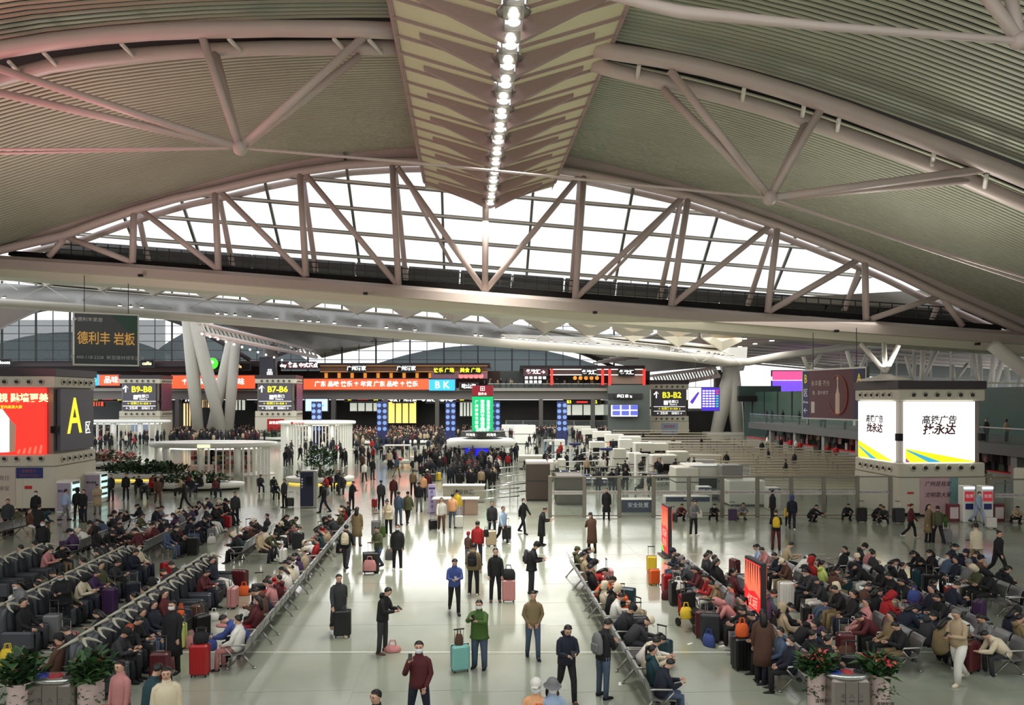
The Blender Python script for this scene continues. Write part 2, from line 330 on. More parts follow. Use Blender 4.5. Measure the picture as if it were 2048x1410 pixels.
for a, b in ((at(-260, 300, 37.4), NL), (NL, at(790, 322, 37.6)), (at(790, 322, 37.6), NR), (NR, at(2160, 600, 37.6)), (at(-260, 312, 37.9), NL), (NR+Vector((0, .3, 0)), at(2160, 588, 38))):
    MB().bar(a, b, .07, 6).build('tie_rod', steel, t2)
for x, y in ((100, 100), (255, 82), (470, 72), (680, 72), (750, 74), (1290, 126), (1500, 172), (1620, 205), (1690, 232), (1880, 300), (1985, 345), (30, 118)):
    MB().bar(at(x-12, y+6, 36.7), at(x+14, y+32 if x < 1000 else y+34, 38.3) if x < 1000 else at(x-16, y+32, 38.3), .11, 8).build('chord_link', steelw, t2, smooth=True)
# nearest truss, only its lower corner shows
t3 = thing('near_truss', (0, 0, 0), 'nearest roof truss, only a lower chord and two struts at the top right', 'truss')
N3 = at(2040, 82, 24)
MB().tube([at(1180, -18, 24), at(1360, 24, 24), at(1640, 52, 24), at(2040, 82, 24), at(2200, 110, 24)], [.12, .2, .14, .12, .12], 10).build('lower_chord', steel, t3, smooth=True)
for x in (1935, 2010): MB().bar(N3, at(x, -60, 24.5), .2, 10).build('strut', steel, t3, smooth=True)
MB().ball(N3, .3, 10).build('node', steel, t3, smooth=True)

# ------------------------------------------------------------- sloping skylight beyond the truss
sk = thing('window_1', (0, 0, 0), None, None, kind='structure')
def sp(px, py):                                    # point on the sloping glazing plane Y = 60 + 1.13*(18.8 - Zc)
    k = (HY-py)/F; Y = (60+1.13*18.8)/(1+1.13*k); return at(px, py, Y+.8)
def spu(u, zc):
    Y = 60.8+1.13*(18.8-zc); return U(u, Y, H+zc)
barm = mat('glazing bar', (120, 118, 112), .45, .4, noise=.1)
panem = mat('milky skylight pane', (245, 246, 244), .35, alpha=.08)
us = [-34.5, -29.4, -24, -16.6, -9.7, -2, 5.6, 13.9, 21.6, 29, 36.5]; zr = [19.8, 18.0, 16.3, 14.6, 12.9, 11.2]
def tilt(u): return -.068*(u-2)
def pt(u, z): zz = z+tilt(u)-1.0; return spu(u, zz)
for i in range(len(us)-1):
    for j in range(len(zr)-1):
        a, b = us[i]+.12, us[i+1]-.12; lo = zr[j+1]+tilt((a+b)/2)-1; 
        if lo > interp(PB, (a+b)/2)+1.2: continue
        MB().poly([pt(a, zr[j]), pt(b, zr[j]), pt(b, zr[j+1]), pt(a, zr[j+1])], (0, .03, 0)).build('pane', panem, sk)
for u in us: MB().tube([pt(u, 19.9), pt(u, 10.6)], .15, 4).build('glazing_bar', barm, sk)
for z in zr[1:-1]:
    MB().tube([pt(-36, z), pt(37.5, z)], .2, 4).build('glazing_bar', barm, sk)
    MB().tube([pt(-36, z)+Vector((0, -.5, -.1)), pt(37.5, z)+Vector((0, -.5, -.1))], .1, 4).build('glazing_bar', steelw, sk)
MB().tube([pt(-36, 11.1), pt(37.5, 11.1)], .3, 4).build('glazing_bar', barm, sk)

# ------------------------------------------------------------- rim ring, vault and lattice beyond the girder
rim = thing('ceiling_rim', (0, 0, 0), None, None, kind='structure')
rp = [(-120, 596, 66), (0, 606, 66), (150, 616, 66), (512, 645, 67), (1024, 688, 69), (1300, 708, 72), (1400, 717, 74), (1452, 725, 76), (1495, 724, 78), (1560, 712, 80), (1700, 694, 82), (1850, 684, 84)]
R = [at(*p) for p in rp]
MB().tube(R, [(.42, .5)]*len(R), 8, up=(0, 0, 1)).build('rim_tube', steelw, rim, smooth=True)
vault = mat('grey vault sheet', (128, 128, 124), .3, .35, noise=.15, nscale=.3)
rq = [at(x, y-40 if x < 1200 else y-30, Y+5) for x, y, Y in rp[:9]]
b = MB(); b.add([p for a, c in zip(R[:9], rq) for p in (a+Vector((0, .3, .2)), c)], [(2*i, 2*i+1, 2*i+3, 2*i+2) for i in range(8)]); b.build('vault_sheet', vault, rim)
# closing soffit that carries on beyond the rim to the far bay
far_soffit = MB(); fs_ = [at(-400, 575, 76), at(1500, 700, 86)]
lat = thing('lattice_beam', (0, 0, 0), 'long zigzag steel lattice with white skylight diamonds behind the girder', 'lattice beam')
litp = mat('lattice plate', (226, 219, 204), .45, noise=.06)
beige = mat('beige soffit fabric', (222, 205, 172), .6, trans=.3, noise=.1, nscale=.7)
vx = [(-10, 553), (92, 572), (202, 582), (305, 591), (412, 600), (512, 610), (612, 619), (712, 629), (811, 637), (907, 646), (1001, 656), (1089, 667), (1179, 676), (1266, 685), (1356, 694), (1444, 702)]
for i, (x, y) in enumerate(vx):
    Y = 68+i*.35; w = 46-i*.4; h = 21-i*.1
    p = at(x, y, Y)
    for s in (-1, 1):
        q = at(x+s*w, y-h-4+s*4, Y+1.5)
        MB().poly([p+Vector((0, 0, 0)), q, q+Vector((0, 0, .62)), p+Vector((0, 0, .95))], (0, .5, 0)).build('lattice_plate', litp if i < 11 else cream, lat)
        MB().bar(p, at(x+s*w*.98, y+28-h*.2+s*3, Y-.8), .035, 4).build('tie_rod', steelw, lat)
    if i >= 11: MB().poly([at(x, y-3, Y+.6), at(x+w-2, y-h, Y+1.6), at(x+w*.5, y-h-16, Y+3), at(x-w*.5, y-h-16, Y+3), at(x-w+2, y-h-6, Y+1.6)], (0, .1, 0)).build('soffit_panel', beige, lat)
for dy, r in ((-6, .1), (0, .07)):
    MB().tube([at(x, y+dy, 70+i*.35) for i, (x, y) in enumerate(vx)], r, 6).build('rail', steelw, lat)
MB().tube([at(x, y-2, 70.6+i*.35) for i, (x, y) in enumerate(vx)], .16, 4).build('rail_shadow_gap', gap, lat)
# downlights on the vault sheet
dl = MB().lathe([(.05, .22), (.16, .16), (.2, 0), (.17, -.02)], 10).mesh('housing', lamph, True)
de = MB().lathe([(.15, .0), (.15, -.03)], 10).mesh('lens', mat('downlight lens', (255, 253, 244), emit=30))
lx = [8, 240, 262, 284, 435, 452, 470, 499, 553, 604, 619, 636, 669, 719, 773, 800, 830, 951, 962, 1007, 1040, 1053, 1062, 1070, 1103, 1149, 1162, 1173, 1196, 1226, 1236, 1253, 1279, 1312, 1344, 1361, 1397, 1417, 1430, 1437, 1446, 1458, 1464]
for k, x in enumerate(lx):
    for (xa, ya, Ya), (xb, yb, Yb) in zip(rp, rp[1:]):
        if xa <= x < xb: t = (x-xa)/(xb-xa); yy = ya+(yb-ya)*t; Y = Ya+(Yb-Ya)*t; break
    r = thing('downlight', at(x, yy-12, Y+.1), 'small round downlight above the white rim, %s from its left end' % ordi(k), 'downlight', group='downlights above the rim')
    put('housing', dl, r); put('lens', de, r, (0, -.02, 0), scale=1.0)
# ------------------------------------------------------------- advertising kiosks with air nozzles
nozm = MB(); nozm.lathe([(.1, -.02), (.24, -.02), (.24, .06), (.2, .09), (.15, .02), (.1, .0)], 14); nozm.lathe([(.0, .03), (.1, .03), (.1, .16), (.02, .17)], 10, mi=1)
nozme = nozm.mesh('air_nozzle', [mat('nozzle ring', (196, 190, 176), .35, .4), mat('nozzle throat', (36, 34, 32), .5)], True)
bandw = mat('kiosk cream', (206, 200, 182), .5, noise=.05); bandp = mat('kiosk pink cream', (204, 184, 178), .5, noise=.05); corem = mat('kiosk recess', (132, 122, 112), .4, .3, noise=.1)
dkc = mat('dark column cladding', (88, 84, 82), .5, noise=.2); colm = mat('grey white column', (196, 192, 182), .45, noise=.08, nscale=.4); capm = mat('kiosk cap', (62, 52, 56), .5, noise=.1); posm = mat('sign slate', (88, 84, 96), .5)
def emi(name, c, e=1.0): return mat('lit '+name, c, .5, emit=e)
yel = emi('yellow', (250, 236, 40), 1.3); whit = emi('white', (255, 255, 250), 1.6); redl = emi('red', (250, 40, 34), 1.5)
def kiosk(px, Y, w, d, Z, label, side, rk=1, base_z=0, cap=capm):
    zt, zc, z1, z2, z3 = Z; x = (px-CX)/F*Y; yw = atan2(AX, 1)
    r = thing('display_kiosk', (x, Y, 0), label, 'kiosk', yw, 'square kiosks with air nozzles')
    q = .42*rk
    MB().box(q*.5, w-q*.5, q*.5, d-q*.5, 0, zc).build('core', corem, r)
    MB().box(-.05, w+.05, -.05, d+.05, zc, zt).build('cap', cap, r)
    for nm, a, b in (('upper_band', z1, zc), ('lower_band', z3, z2)):
        m = MB(); m.rbox((w/2, d/2, (a+b)/2), (w, d, b-a-.01), b=.05*rk); m.build(nm, bandw if 'upper' in nm or rk < 1.2 else bandw, r)
    m = MB(); m.box(0, w, 0, d, 0, z3-.02); m.box(w*.34, w*.36, -.02, 0, .1, z3-.3).box(w*.62, w*.64, -.02, 0, .1, z3-.3); m.build('base', bandw, r)
    MB().box(.02, w-.02, -.02, d+.02, 0, .18).build('plinth', gap, r)
    for k in range(6):
        o = put('air_nozzle', nozme, r, (w*(.17+.135*k), -.01, (zc+z1)/2), (pi/2, 0, 0), scale=.75*rk)
        put('air_nozzle', nozme, r, (w*(.17+.135*k), -.01, z3*.35+z2*.65 if rk < 1.2 else (z3+z2)/2), (pi/2, 0, 0), scale=.75*rk)
        xs = -.01 if side < 0 else w+.01
        for z in ((zc+z1)/2, (z3+z2)/2): put('air_nozzle', nozme, r, (xs, d*(.17+.135*k), z), (pi/2, 0, -pi/2 if side < 0 else pi/2), scale=.7*rk)
    for xx in (.12, w-.12): MB().box(xx-.14, xx+.14, -.005, .3, z2+1.2, z2+1.6).build('corner_bracket', gap, r)
    return r, w, d, Z
def panel(r, x0, x1, z0, z1, m, name='screen', y=-.06, side=None, w=0, d=0):
    b = MB()
    if side is None: b.box(x0, x1, y, y+.2, z0, z1)
    elif side < 0: b.box(-.06, .14, x0, x1, z0, z1)
    else: b.box(w-.14, w+.06, x0, x1, z0, z1)
    return b.build(name, m, r)
# right kiosk by the fence
r, w, d, Z = kiosk(1797, 41, 4.95, 4.6, (7.42, 6.97, 6.31, 2.92, 2.12), 'large cream kiosk with bright white and yellow advert screens beside the fence', -1)
ws = mat('white advert screen', (255, 255, 255), .4, emit=1.7); ys = mat('yellow advert band', (255, 228, 30), .4, emit=1.05); cs = mat('cyan advert band', (60, 170, 205), .4, emit=.9); vs_ = mat('violet advert corner', (150, 70, 160), .4, emit=.8)
panel(r, .35, 4.3, 2.95, 6.28, ws)
MB().poly([(.36, -.07, 3.72), (4.29, -.07, 3.0), (4.29, -.07, 2.96), (.36, -.07, 2.96)], (0, .01, 0)).build('advert_band', ys, r)
MB().poly([(.36, -.075, 3.62), (.52, -.075, 3.62), (2.4, -.075, 2.96), (1.65, -.075, 2.96)], (0, .004, 0)).build('advert_stripe', cs, r)
MB().poly([(.36, -.078, 3.2), (.6, -.078, 2.96), (.36, -.078, 2.96)], (0, .004, 0)).build('advert_corner', vs_, r)
ink = mat('brown ink', (96, 52, 50), .7); ink2 = mat('grey ink', (98, 90, 90), .7)
text('高铁广告', (2.25, -.075, 5.25), .5, ink2, r, shear=.15, off=.012); text('找永达', (2.25, -.075, 4.72), .62, ink, r, shear=.15, off=.02)
text('广告传媒', (2.3, -.075, 6.0), .14, ys, r)
panel(r, .5, 4.1, 2.95, 6.28, ws, side=-1)
MB().poly([(-.07, .51, 3.0), (-.07, 4.09, 3.95), (-.07, 4.09, 2.96), (-.07, .51, 2.96)], (.01, 0, 0)).build('advert_band', ys, r)
MB().poly([(-.075, 4.09, 3.6), (-.075, 3.9, 3.6), (-.075, 2.0, 2.96), (-.075, 2.7, 2.96)], (.004, 0, 0)).build('advert_stripe', cs, r)
text('高铁广告', (-.08, 2.3, 5.25), .46, ink2, r, rz=-pi/2, shear=.15, off=.012); text('找永达', (-.08, 2.3, 4.72), .56, ink, r, rz=-pi/2, shear=.15, off=.02)
MB().box(1.2, 3.35, -.05, 0, .1, 2.1).build('poster', mat('pink mural', (206, 170, 176), .6, noise=.3, nscale=.9), r)
MB().box(2.85, 3.35, -.055, -.05, .1, 2.1).build('poster_edge', mat('teal mural edge', (120, 160, 160), .6, noise=.3, nscale=2), r)
dk = mat('dark ink', (60, 44, 44), .7)
text('广州是我家', (2.2, -.06, 1.75), .3, dk, r, shear=.2); text('文明靠大家', (2.2, -.06, 1.15), .3, dk, r, shear=.2)
redp = mat('red plate', (190, 40, 36), .5)
MB().box(.5, .85, -.03, 0, 1.22, 1.33).box(.5, .85, -.03, 0, .55, .67).build('fire_plate', redp, r)
# left kiosk
r, w, d, Z = kiosk(-71, 42.6, 4.98, 4.7, (8.15, 7.74, 7.05, 3.26, 2.55), 'large cream kiosk with red advert screen and yellow letter A sign', 1)
rs = mat('red advert screen', (248, 44, 34), .4, emit=1.5)
panel(r, .35, 4.45, 3.28, 7.02, rs); panel(r, .45, 4.3, 3.4, 7.0, posm, 'sign_panel', side=1, w=w, d=d)
cr_ = emi('cream', (255, 244, 170), 1.6)
text('巨視 點墙更美', (3.0, -.075, 6.45), .52, cr_, r, off=.012); text('室内高清大屏', (2.6, -.075, 5.95), .2, yel, r)
MB().poly([(.4, -.08, 5.5), (2.1, -.08, 5.85), (2.5, -.08, 5.3), (2.5, -.08, 3.4), (.4, -.08, 3.3)], (0, .01, 0)).build('advert_shape', ws, r)
MB().poly([(2.5, -.08, 5.3), (2.85, -.08, 4.9), (2.8, -.08, 3.45), (2.5, -.08, 3.4)], (0, .01, 0)).build('advert_shape', mat('taupe advert', (160, 130, 110), .5, emit=.6), r)
for k in range(5): MB().poly([(2.9+k*.3, -.08, 3.3), (3.0+k*.3, -.08, 3.55+k*.06), (3.12+k*.3, -.08, 3.55+k*.06), (3.05+k*.3, -.08, 3.3)], (0, .01, 0)).build('advert_ray', mat('light red ray', (255, 100, 80), .5, emit=1.2), r)
text('A', (w+.075, 2.0, 5.3), 3.0, yel, r, rz=pi/2, sx=.8, off=.03); text('区', (w+.075, 3.55, 4.6), .85, whit, r, rz=pi/2, sx=.8)
MB().box(0, 2.8, -.04, 0, .3, 2.5).build('poster', mat('cream mural', (205, 190, 176), .6, noise=.15, nscale=1), r)
pk = mat('mauve ink', (150, 120, 124), .7)
text('是家庭的责任', (1.6, -.05, 1.9), .3, pk, r); text('文明的传承家', (1.6, -.05, 1.3), .3, pk, r)
bl = mat('blue notice', (38, 48, 110), .5)
MB().box(2.85, 4.3, -.05, 0, 1.9, 2.5).build('notice', bl, r); text('温馨提示', (3.55, -.06, 2.3), .2, mat('notice ink', (150, 90, 100), .6), r)
text('请保管好随身物品', (3.55, -.06, 2.05), .13, mat('notice ink', (150, 90, 100), .6), r)
MB().box(3.3, 3.7, -.03, 0, 1.28, 1.46).build('fire_plate', redp, r)
# distant kiosks
for px, Y, side, txt, lab in ((238, 115, 1, 'B9-B8', 'far cream kiosk signed B9-B8 behind the white oval booth at left'), (510, 115, 1, 'B7-B6', 'far cream kiosk signed B7-B6 beside the slanted columns'), (1299, 132, -1, 'B3-B2', 'far cream kiosk signed B3-B2 in front of the queue rails')):
    k = 1.24 if Y < 120 else 1.36; w0 = 80*Y/F
    zz = [6.5+(HY-v)/F*Y for v in ((750, 757, 767, 822, 834) if Y < 120 else (760, 768, 779, 832, 843))]
    r, w, d, Z = kiosk(px, Y, w0, w0*.8, zz, lab, side, k*1.1)
    panel(r, w*.1, w*.9, Z[3]+.1, Z[2]-.05, posm, 'sign_panel', y=-.1)
    h = Z[2]-Z[3]
    text(txt, (w*.56, -.13, Z[3]+h*.78), h*.3, yel, r, off=.03); text('↑', (w*.17, -.13, Z[3]+h*.78), h*.32, whit, r, off=.03)
    text('检票口', (w*.6, -.13, Z[3]+h*.53), h*.13, whit, r); text('Check in', (w*.6, -.13, Z[3]+h*.43), h*.08, whit, r)
    MB().box(w*.36, w*.46, -.12, -.1, Z[3]+h*.42, Z[3]+h*.58).build('pictogram', whit, r)
    text('← 检票口 B1-B28 ↗', (w*.5, -.13, Z[3]+h*.27), h*.1, yel, r); text('← 卫生间     出站口 ↗', (w*.5, -.13, Z[3]+h*.1), h*.1, whit, r)
    MB().box(w*.1, w*.9, -.12, -.1, Z[3]+h*.345, Z[3]+h*.36).box(w*.1, w*.9, -.12, -.1, Z[3]+h*.175, Z[3]+h*.19).build('divider', whit, r)
    xs = w+.1 if side > 0 else -.1
    MB().box(min(xs, xs-.1), max(xs, xs-.1), d*.1, d*.9, Z[3]+.1, Z[2]-.05).build('side_panel', mat('mauve panel', (120, 74, 92), .5) if side > 0 else ws, r)
    MB().box(w*.3, w*.72, -.05, 0, Z[4]-2.2, Z[4]-.3).build('poster', mat('red banner', (176, 34, 38), .5) if '7' in txt else mat('pale blue poster', (150, 165, 190), .5), r)
    text('高铁服务', (w*.51, -.07, Z[4]-.9), .5, whit if '7' in txt else redp, r, name='lettering')

# ------------------------------------------------------------- hanging billboards
def billboard(name, x0, x1, yt0, yt1, yb0, yb1, Y0, Y1, mats, label):
    A, B, C, D = at(x0, yb0, Y0), at(x1, yb1, Y1), at(x1, yt1, Y1), at(x0, yt0, Y0)
    u = (B-A); u.z = 0; wd = u.length; u.normalize(); rz = atan2(u.y, u.x); r = thing(name, (A.x, A.y, 0), label, 'billboard', rz)
    z0, z1 = (A.z+B.z)/2, (C.z+D.z)/2
    MB().box(-.12, wd+.12, .0, .3, z0-.12, z1+.12).build('frame', alu, r)
    MB().box(0, wd, -.03, 0, z0, z1).build('banner', mats, r)
    for xx in (wd*.15, wd*.85): MB().bar((xx, .15, z1), (xx, .15, z1+3.0), .03, 6).build('hanger_rod', steeld, r)
    return r, wd, z0, z1
green = mat('dark green banner', (66, 74, 78), .5, noise=.1, nscale=.6); gold = mat('gold lettering', (226, 172, 74), .4, emit=.25)
r, wd, z0, z1 = billboard('hanging_billboard', 149, 275, 622, 636, 728, 729, 58, 60, green, 'hanging slate green billboard with gold lettering under the rim at left')
MB().poly([(wd*.55, -.035, z1), (wd, -.035, z1), (wd, -.035, z0+(z1-z0)*.55)], (0, .004, 0)).build('banner_tint', mat('deep green tint', (26, 74, 62), .5), r)
hh = z1-z0
text('德利丰 岩板', (wd*.5, -.05, z0+hh*.5), hh*.27, gold, r, sx=.72, off=.012); text('◆德利丰家居', (wd*.2, -.05, z1-hh*.12), hh*.09, mat('pale ink', (200, 205, 205), .5), r)
text('✆ 400-118-2228  新型建材领军企业', (wd*.52, -.05, z0+hh*.13), hh*.085, mat('pale ink', (200, 205, 205), .5), r)
maroon = mat('burgundy banner', (92, 42, 50), .5, noise=.12, nscale=.8); indigo = mat('indigo banner edge', (42, 40, 84), .5); yelp = mat('yellow paint', (226, 196, 50), .5, emit=.25); whp = mat('white paint', (214, 212, 216), .5, emit=.2)
r, wd, z0, z1 = billboard('hanging_billboard', 1606, 1730, 741, 738, 830, 844, 60, 54, maroon, 'hanging burgundy billboard with a glowing bottle, marked B and A')
hh = z1-z0
MB().box(0, wd*.11, -.036, -.03, z0, z1).box(wd*.84, wd, -.036, -.03, z0, z1).build('banner_edge', indigo, r)
text('B', (wd*.055, -.05, z0+hh*.82), hh*.26, yelp, r, sx=.6, off=.01); text('区', (wd*.055, -.05, z0+hh*.52), hh*.19, whp, r, sx=.7); text('Area', (wd*.055, -.05, z0+hh*.33), hh*.08, whp, r); text('←', (wd*.055, -.05, z0+hh*.15), hh*.16, whp, r)
text('A', (wd*.92, -.05, z0+hh*.8), hh*.26, yelp, r, sx=.7, off=.01)
pi_ = mat('pale print', (200, 188, 180), .5)
text('永丰酱·齐台', (wd*.31, -.05, z0+hh*.72), hh*.13, pi_, r, sx=.8); text('敬 · 酒中美学', (wd*.31, -.05, z0+hh*.52), hh*.1, pi_, r, sx=.8)
b = MB(); b.lathe([(.34, 0), (.36, .1), (.36, 1.5), (.2, 1.75), (.1, 2.1), (.1, 2.6), (.13, 2.62), (.13, 2.85)], 12, (wd*.59, -.04, z0+hh*.08), sx=.62, sy=.06); b.build('printed_bottle', mat('bottle print', (206, 176, 158), .5), r)
glow = mat('ember print', (170, 84, 66), .5, noise=.5, nscale=6)
m = MB(); m.tube([(wd*.59+cos(a)*wd*.15, -.04, z0+hh*.48+sin(a)*hh*.4) for a in [2.2-.25*i for i in range(21)]], [.02+.07*sin(pi*i/20) for i in range(21)], 5); m.build('printed_ring', glow, r)
MB().box(wd*.15, wd*.21, -.04, -.03, z0+hh*.1, z0+hh*.34).build('printed_box', pi_, r)

# ------------------------------------------------------------- the far side: curtain wall, balcony floor, shops
YB = 130.0
def fb(name, x0, x1, yt, yb, dy, m, parent, dep=.3):
    """a slab given by its picture rows at the far facade plane, dy in front of it"""
    Y = YB-dy; a, b = at(x0, yt, Y), at(x1, yb, Y)
    return MB().box(a.x, b.x, Y, Y+dep, b.z, a.z).build(name, m, parent)
fw = thing('wall_far', (0, 0, 0), None, None, kind='structure')
facm = mat('grey far fascia', (118, 112, 110), .5, noise=.1, nscale=.3); dkw = mat('dark shopfront', (52, 52, 54), .5, noise=.35, nscale=.4); dkr = mat('dark roof line', (46, 34, 36), .6, noise=.2)
fb('wall_panel', -620, 1500, 800, 872, -8, dkw, fw, .5)
fb('fascia', -620, 1216, 781, 799, 1.5, facm, fw, 2)
fb('balcony_floor', -620, 1216, 776, 782, 2.5, mat('balcony edge', (150, 146, 138), .5), fw, 12)
fb('upper_wall', -620, 1000, 742, 778, -6, mat('dim brown shop wall', (74, 50, 42), .6, noise=.5, nscale=.25), fw, .5)
fb('upper_wall', 1000, 1300, 742, 778, -6, mat('dim teal shop wall', (88, 92, 88), .6, noise=.4, nscale=.25), fw, .5)
fb('roof_line', -620, 980, 726, 733, 2, dkr, fw, 14); fb('roof_line', 1040, 1290, 731, 738, 2, dkr, fw, 14)
fb('roof_band', 280, 560, 722, 744, 0, mat('maroon band', (70, 40, 42), .6), fw, .6); fb('roof_band', -620, 280, 722, 742, 0, dkr, fw, .6)
for x in list(range(350, 1216, 104)): fb('column', x, x+8, 799, 871, 2, dkc, fw, .9)
# lit boards, screens and shop signs
def board(x0, x1, yt, yb, m, label, txt=(), dy=3, name='led_board', fr=True, cat='sign', group=None, th=.3):
    Y = YB-dy; a, b = at(x0, yb, Y), at(x1, yt, Y); w, h = b.x-a.x, b.z-a.z
    r = thing(name, (a.x, Y, a.z), label, cat, group=group)
    MB().box(0, w, 0, th, 0, h).build('face', m, r)
    if fr: MB().box(-.15, w+.15, .05, th+.1, -.15, h+.15).build('frame', steeld, r)
    for s, fx, fz, sz, tm_ in txt: text(s, (w*fx, -.06, h*fz), h*sz, tm_, r, off=.02)
    return r
redb = emi('vermilion board', (246, 70, 36), 1.7); blb = emi('azure board', (40, 150, 235), 1.5); skyb = emi('pale blue screen', (170, 205, 245), 1.3)
gre = emi('green', (30, 190, 120), 1.2); pur = emi('violet', (76, 40, 170), .8); warm = emi('warm shop light', (255, 214, 150), 1.1); gldl = emi('golden shop', (250, 214, 110), 1.3)
board(607, 858, 758, 779, redb, 'long vermilion LED board on the balcony right of the B7-B6 kiosk', [('广东 品味 快乐 ✿ 年货 广东 品味 ✿ 快乐', .5, .5, .55, whit)])
board(858, 910, 759, 781, blb, 'blue LED board with white letters at the end of the balcony', [('B K', .5, .48, .9, whit)])
board(343, 510, 751, 777, redb, 'vermilion LED board on the balcony behind the slanted columns', [('✿ 广东 年货 ✿ 品味', .5, .5, .55, whit)])
board(198, 239, 750, 771, redb, 'short vermilion LED board left of the B9-B8 kiosk', [('品味', .6, .5, .7, whit)])
board(176, 198, 749, 771, blb, 'small blue LED board beside the left kiosk', [('B', .5, .5, .8, whit)])
board(611, 655, 798, 822, skyb, 'pale blue advert screen on the lower level right of the B7-B6 kiosk', [('~', .7, .5, .9, blb)])
for x0, l, rr in ((690, 'B7', 'B6'), (560, 'B9', 'B8'), (914, 'B5', 'B4'), (1128, 'B3', 'B2'), (180, 'B11', 'B10')):
    y = 797 if x0 < 1000 else 803
    board(x0, x0+(72 if x0 != 560 else 40), y-4, y+5, gap, 'black gate sign with yellow %s and %s and a red line' % (l, rr), [(l, .14, .45, .95, yel), (rr, .86, .45, .95, yel), ('▬▬▬', .5, .5, .8, redl)], 1.2, 'gate_sign', group='gate signs on the lower level')
for i, (x0, x1, yt, yb, m, lab) in enumerate(((700, 762, 806, 822, 'lit window', 'bright window behind the B7 gate'), (777, 832, 804, 846, 'g', 'golden lit shop front under the balcony'), (920, 946, 805, 832, 'w', 'pale lit gate opening below the B5 sign'), (1120, 1213, 809, 830, 'w', 'wide bright window behind the B3 gate'), (367, 388, 806, 852, 'a', 'narrow warm shop front left of the slanted columns'), (405, 418, 800, 815, 'a', 'small warm lit sign between the slanted columns'), (463, 490, 800, 820, 'w', 'pale lit window right of the slanted columns'), (186, 206, 800, 812, 'r', 'red and white lit stall sign beside the left kiosk'))):
    r = board(x0, x1, yt, yb, {'g': gldl, 'w': emi('milky window', (206, 210, 196), .8), 'a': warm, 'r': redb}.get(m, emi('milky window', (206, 210, 196), .8)), lab, (), -2, 'lit_storefront', cat='shop front')
    w_ = (x1-x0)*YB/F
    for k in range(1, 4): MB().box(w_*k/4-.1, w_*k/4+.1, -.1, 0, 0, (yb-yt)*YB/F).build('mullion', steeld, r)
for x0, x1, s, lab in ((786, 826, '●麦 广州酒家', 'white lit shop sign over the golden shop front'), (853, 896, '● 高铁购物中心', 'white lit shop sign over the shuttered kiosk'), (365, 385, '☕', 'round white lamp sign at the warm shop')):
    board(x0, x1, 794, 805, gap, lab, [(s, .5, .5, .8, whit)], 1.2, 'shop_sign')
for x0, x1, y, s, m, lab in ((697, 729, 737, '广州酒家', whit, 'left white sign on the gilded upper shop'), (797, 828, 737, '广州酒家', whit, 'right white sign on the gilded upper shop'), (869, 907, 741, '快乐 广场', yel, 'yellow and white sign on the upper corner shop'), (920, 961, 741, '美食 广场', yel, 'yellow sign over the round logos'), (566, 630, 731, 'day 茗品 中式茶点', whit, 'white lettering sign on the maroon upper band'), (1048, 1095, 744, '餐饮汇→', whit, 'white sign on the maroon upper wall'), (1165, 1192, 745, '餐饮汇', whit, 'white sign between red lantern posts'), (1238, 1268, 745, '餐饮汇', whit, 'white sign above the beige shutter'), (920, 955, 773, '吃山海', whit, 'white lettering below the upper corner shop'), (0, 18, 725, 'Boom', whit, 'white sign at the far left of the upper band'), (282, 306, 727, 'cafés', emi('cream', (255, 244, 170), 1.6), 'cream sign right of the green billboard'), (430, 500, 733, 'Dico cafe', warm, 'warm sign right of the round green logo')):
    board(x0, x1, y-6, y+6, maroon if x0 in (1048, 566) else gap, lab, [(s, .5, .5, .8, m)], 3.5, 'shop_sign')
r = thing('logo_sign', at(425, 727, 126), 'round green lit logo sign with a white P between the slanted columns', 'sign')
MB().lathe([(.9, -.1), (.95, 0), (.9, .1)], 20).build('disc', emi('lime', (60, 220, 40), 1.6), r, rz=(pi/2, 0, 0)); text('P', (0, -.2, 0), 1.1, whit, r, off=.03)
# gilded frame of the upper restaurants, lanterns
ur = thing('restaurant', (0, 0, 0), 'gilded brown restaurant front above the long vermilion board', 'shop front')
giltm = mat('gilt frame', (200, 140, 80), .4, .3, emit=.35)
for a, b_ in ((640, 862), (862, 975)):
    for y0 in (731, 743): fb('gilt_rail', a, b_, y0, y0+1.2, 2.2, giltm, ur, .2)
    fb('sign_back', a, b_, 732, 743, 1.8, mat('brown lattice', (110, 76, 58), .6, noise=.4, nscale=1), ur, .2)
for x in range(645, 860, 26): fb('gold_light', x+4, x+10, 746, 756, -5.4, emi('amber', (235, 150, 60), .9), ur, .2)
for x in range(922, 965, 10): MB().lathe([(.2, -.05), (.42, -.05), (.42, .05), (.2, .05)], 12, (0, 0, 0)).build('round_logo', emi('coral', (240, 110, 110), 1.2), ur, loc=at(x, 752, 127), rz=(pi/2, 0, 0))
fb('bright_counter', 862, 975, 745, 757, -5, emi('lilac shop light', (150, 110, 120), .6), ur, .2)
for k in range(9): fb('menu_card', 1050+(k % 5)*9, 1056+(k % 5)*9, 753+(k//5)*8, 758+(k//5)*8, 3.8, whit, ur, .1)
ls = thing('lantern_restaurant', (0, 0, 0), 'restaurant front with red lantern posts and glowing white trim', 'shop front')
for x in (1103, 1205, 1219, 1288): fb('lantern_post', x-2, x+3, 738, 770, 3.6, redl, ls, .4)
for y0 in (738, 749): fb('trim_tube', 1100, 1290, y0, y0+1.3, 3.4, whit, ls, .2)
fb('beige_shutter', 1222, 1286, 751, 768, 2.6, mat('beige shutter', (150, 132, 116), .5), ls, .2); fb('sign_back', 1100, 1290, 739, 749, 3, mat('dark sign back', (70, 44, 40), .5), ls, .2)
for k in range(5): MB().ball(at(1150+k*11, 756, 128), .35, 8).build('lamp_globe', emi('amber', (235, 150, 60), .9), ls, smooth=True)
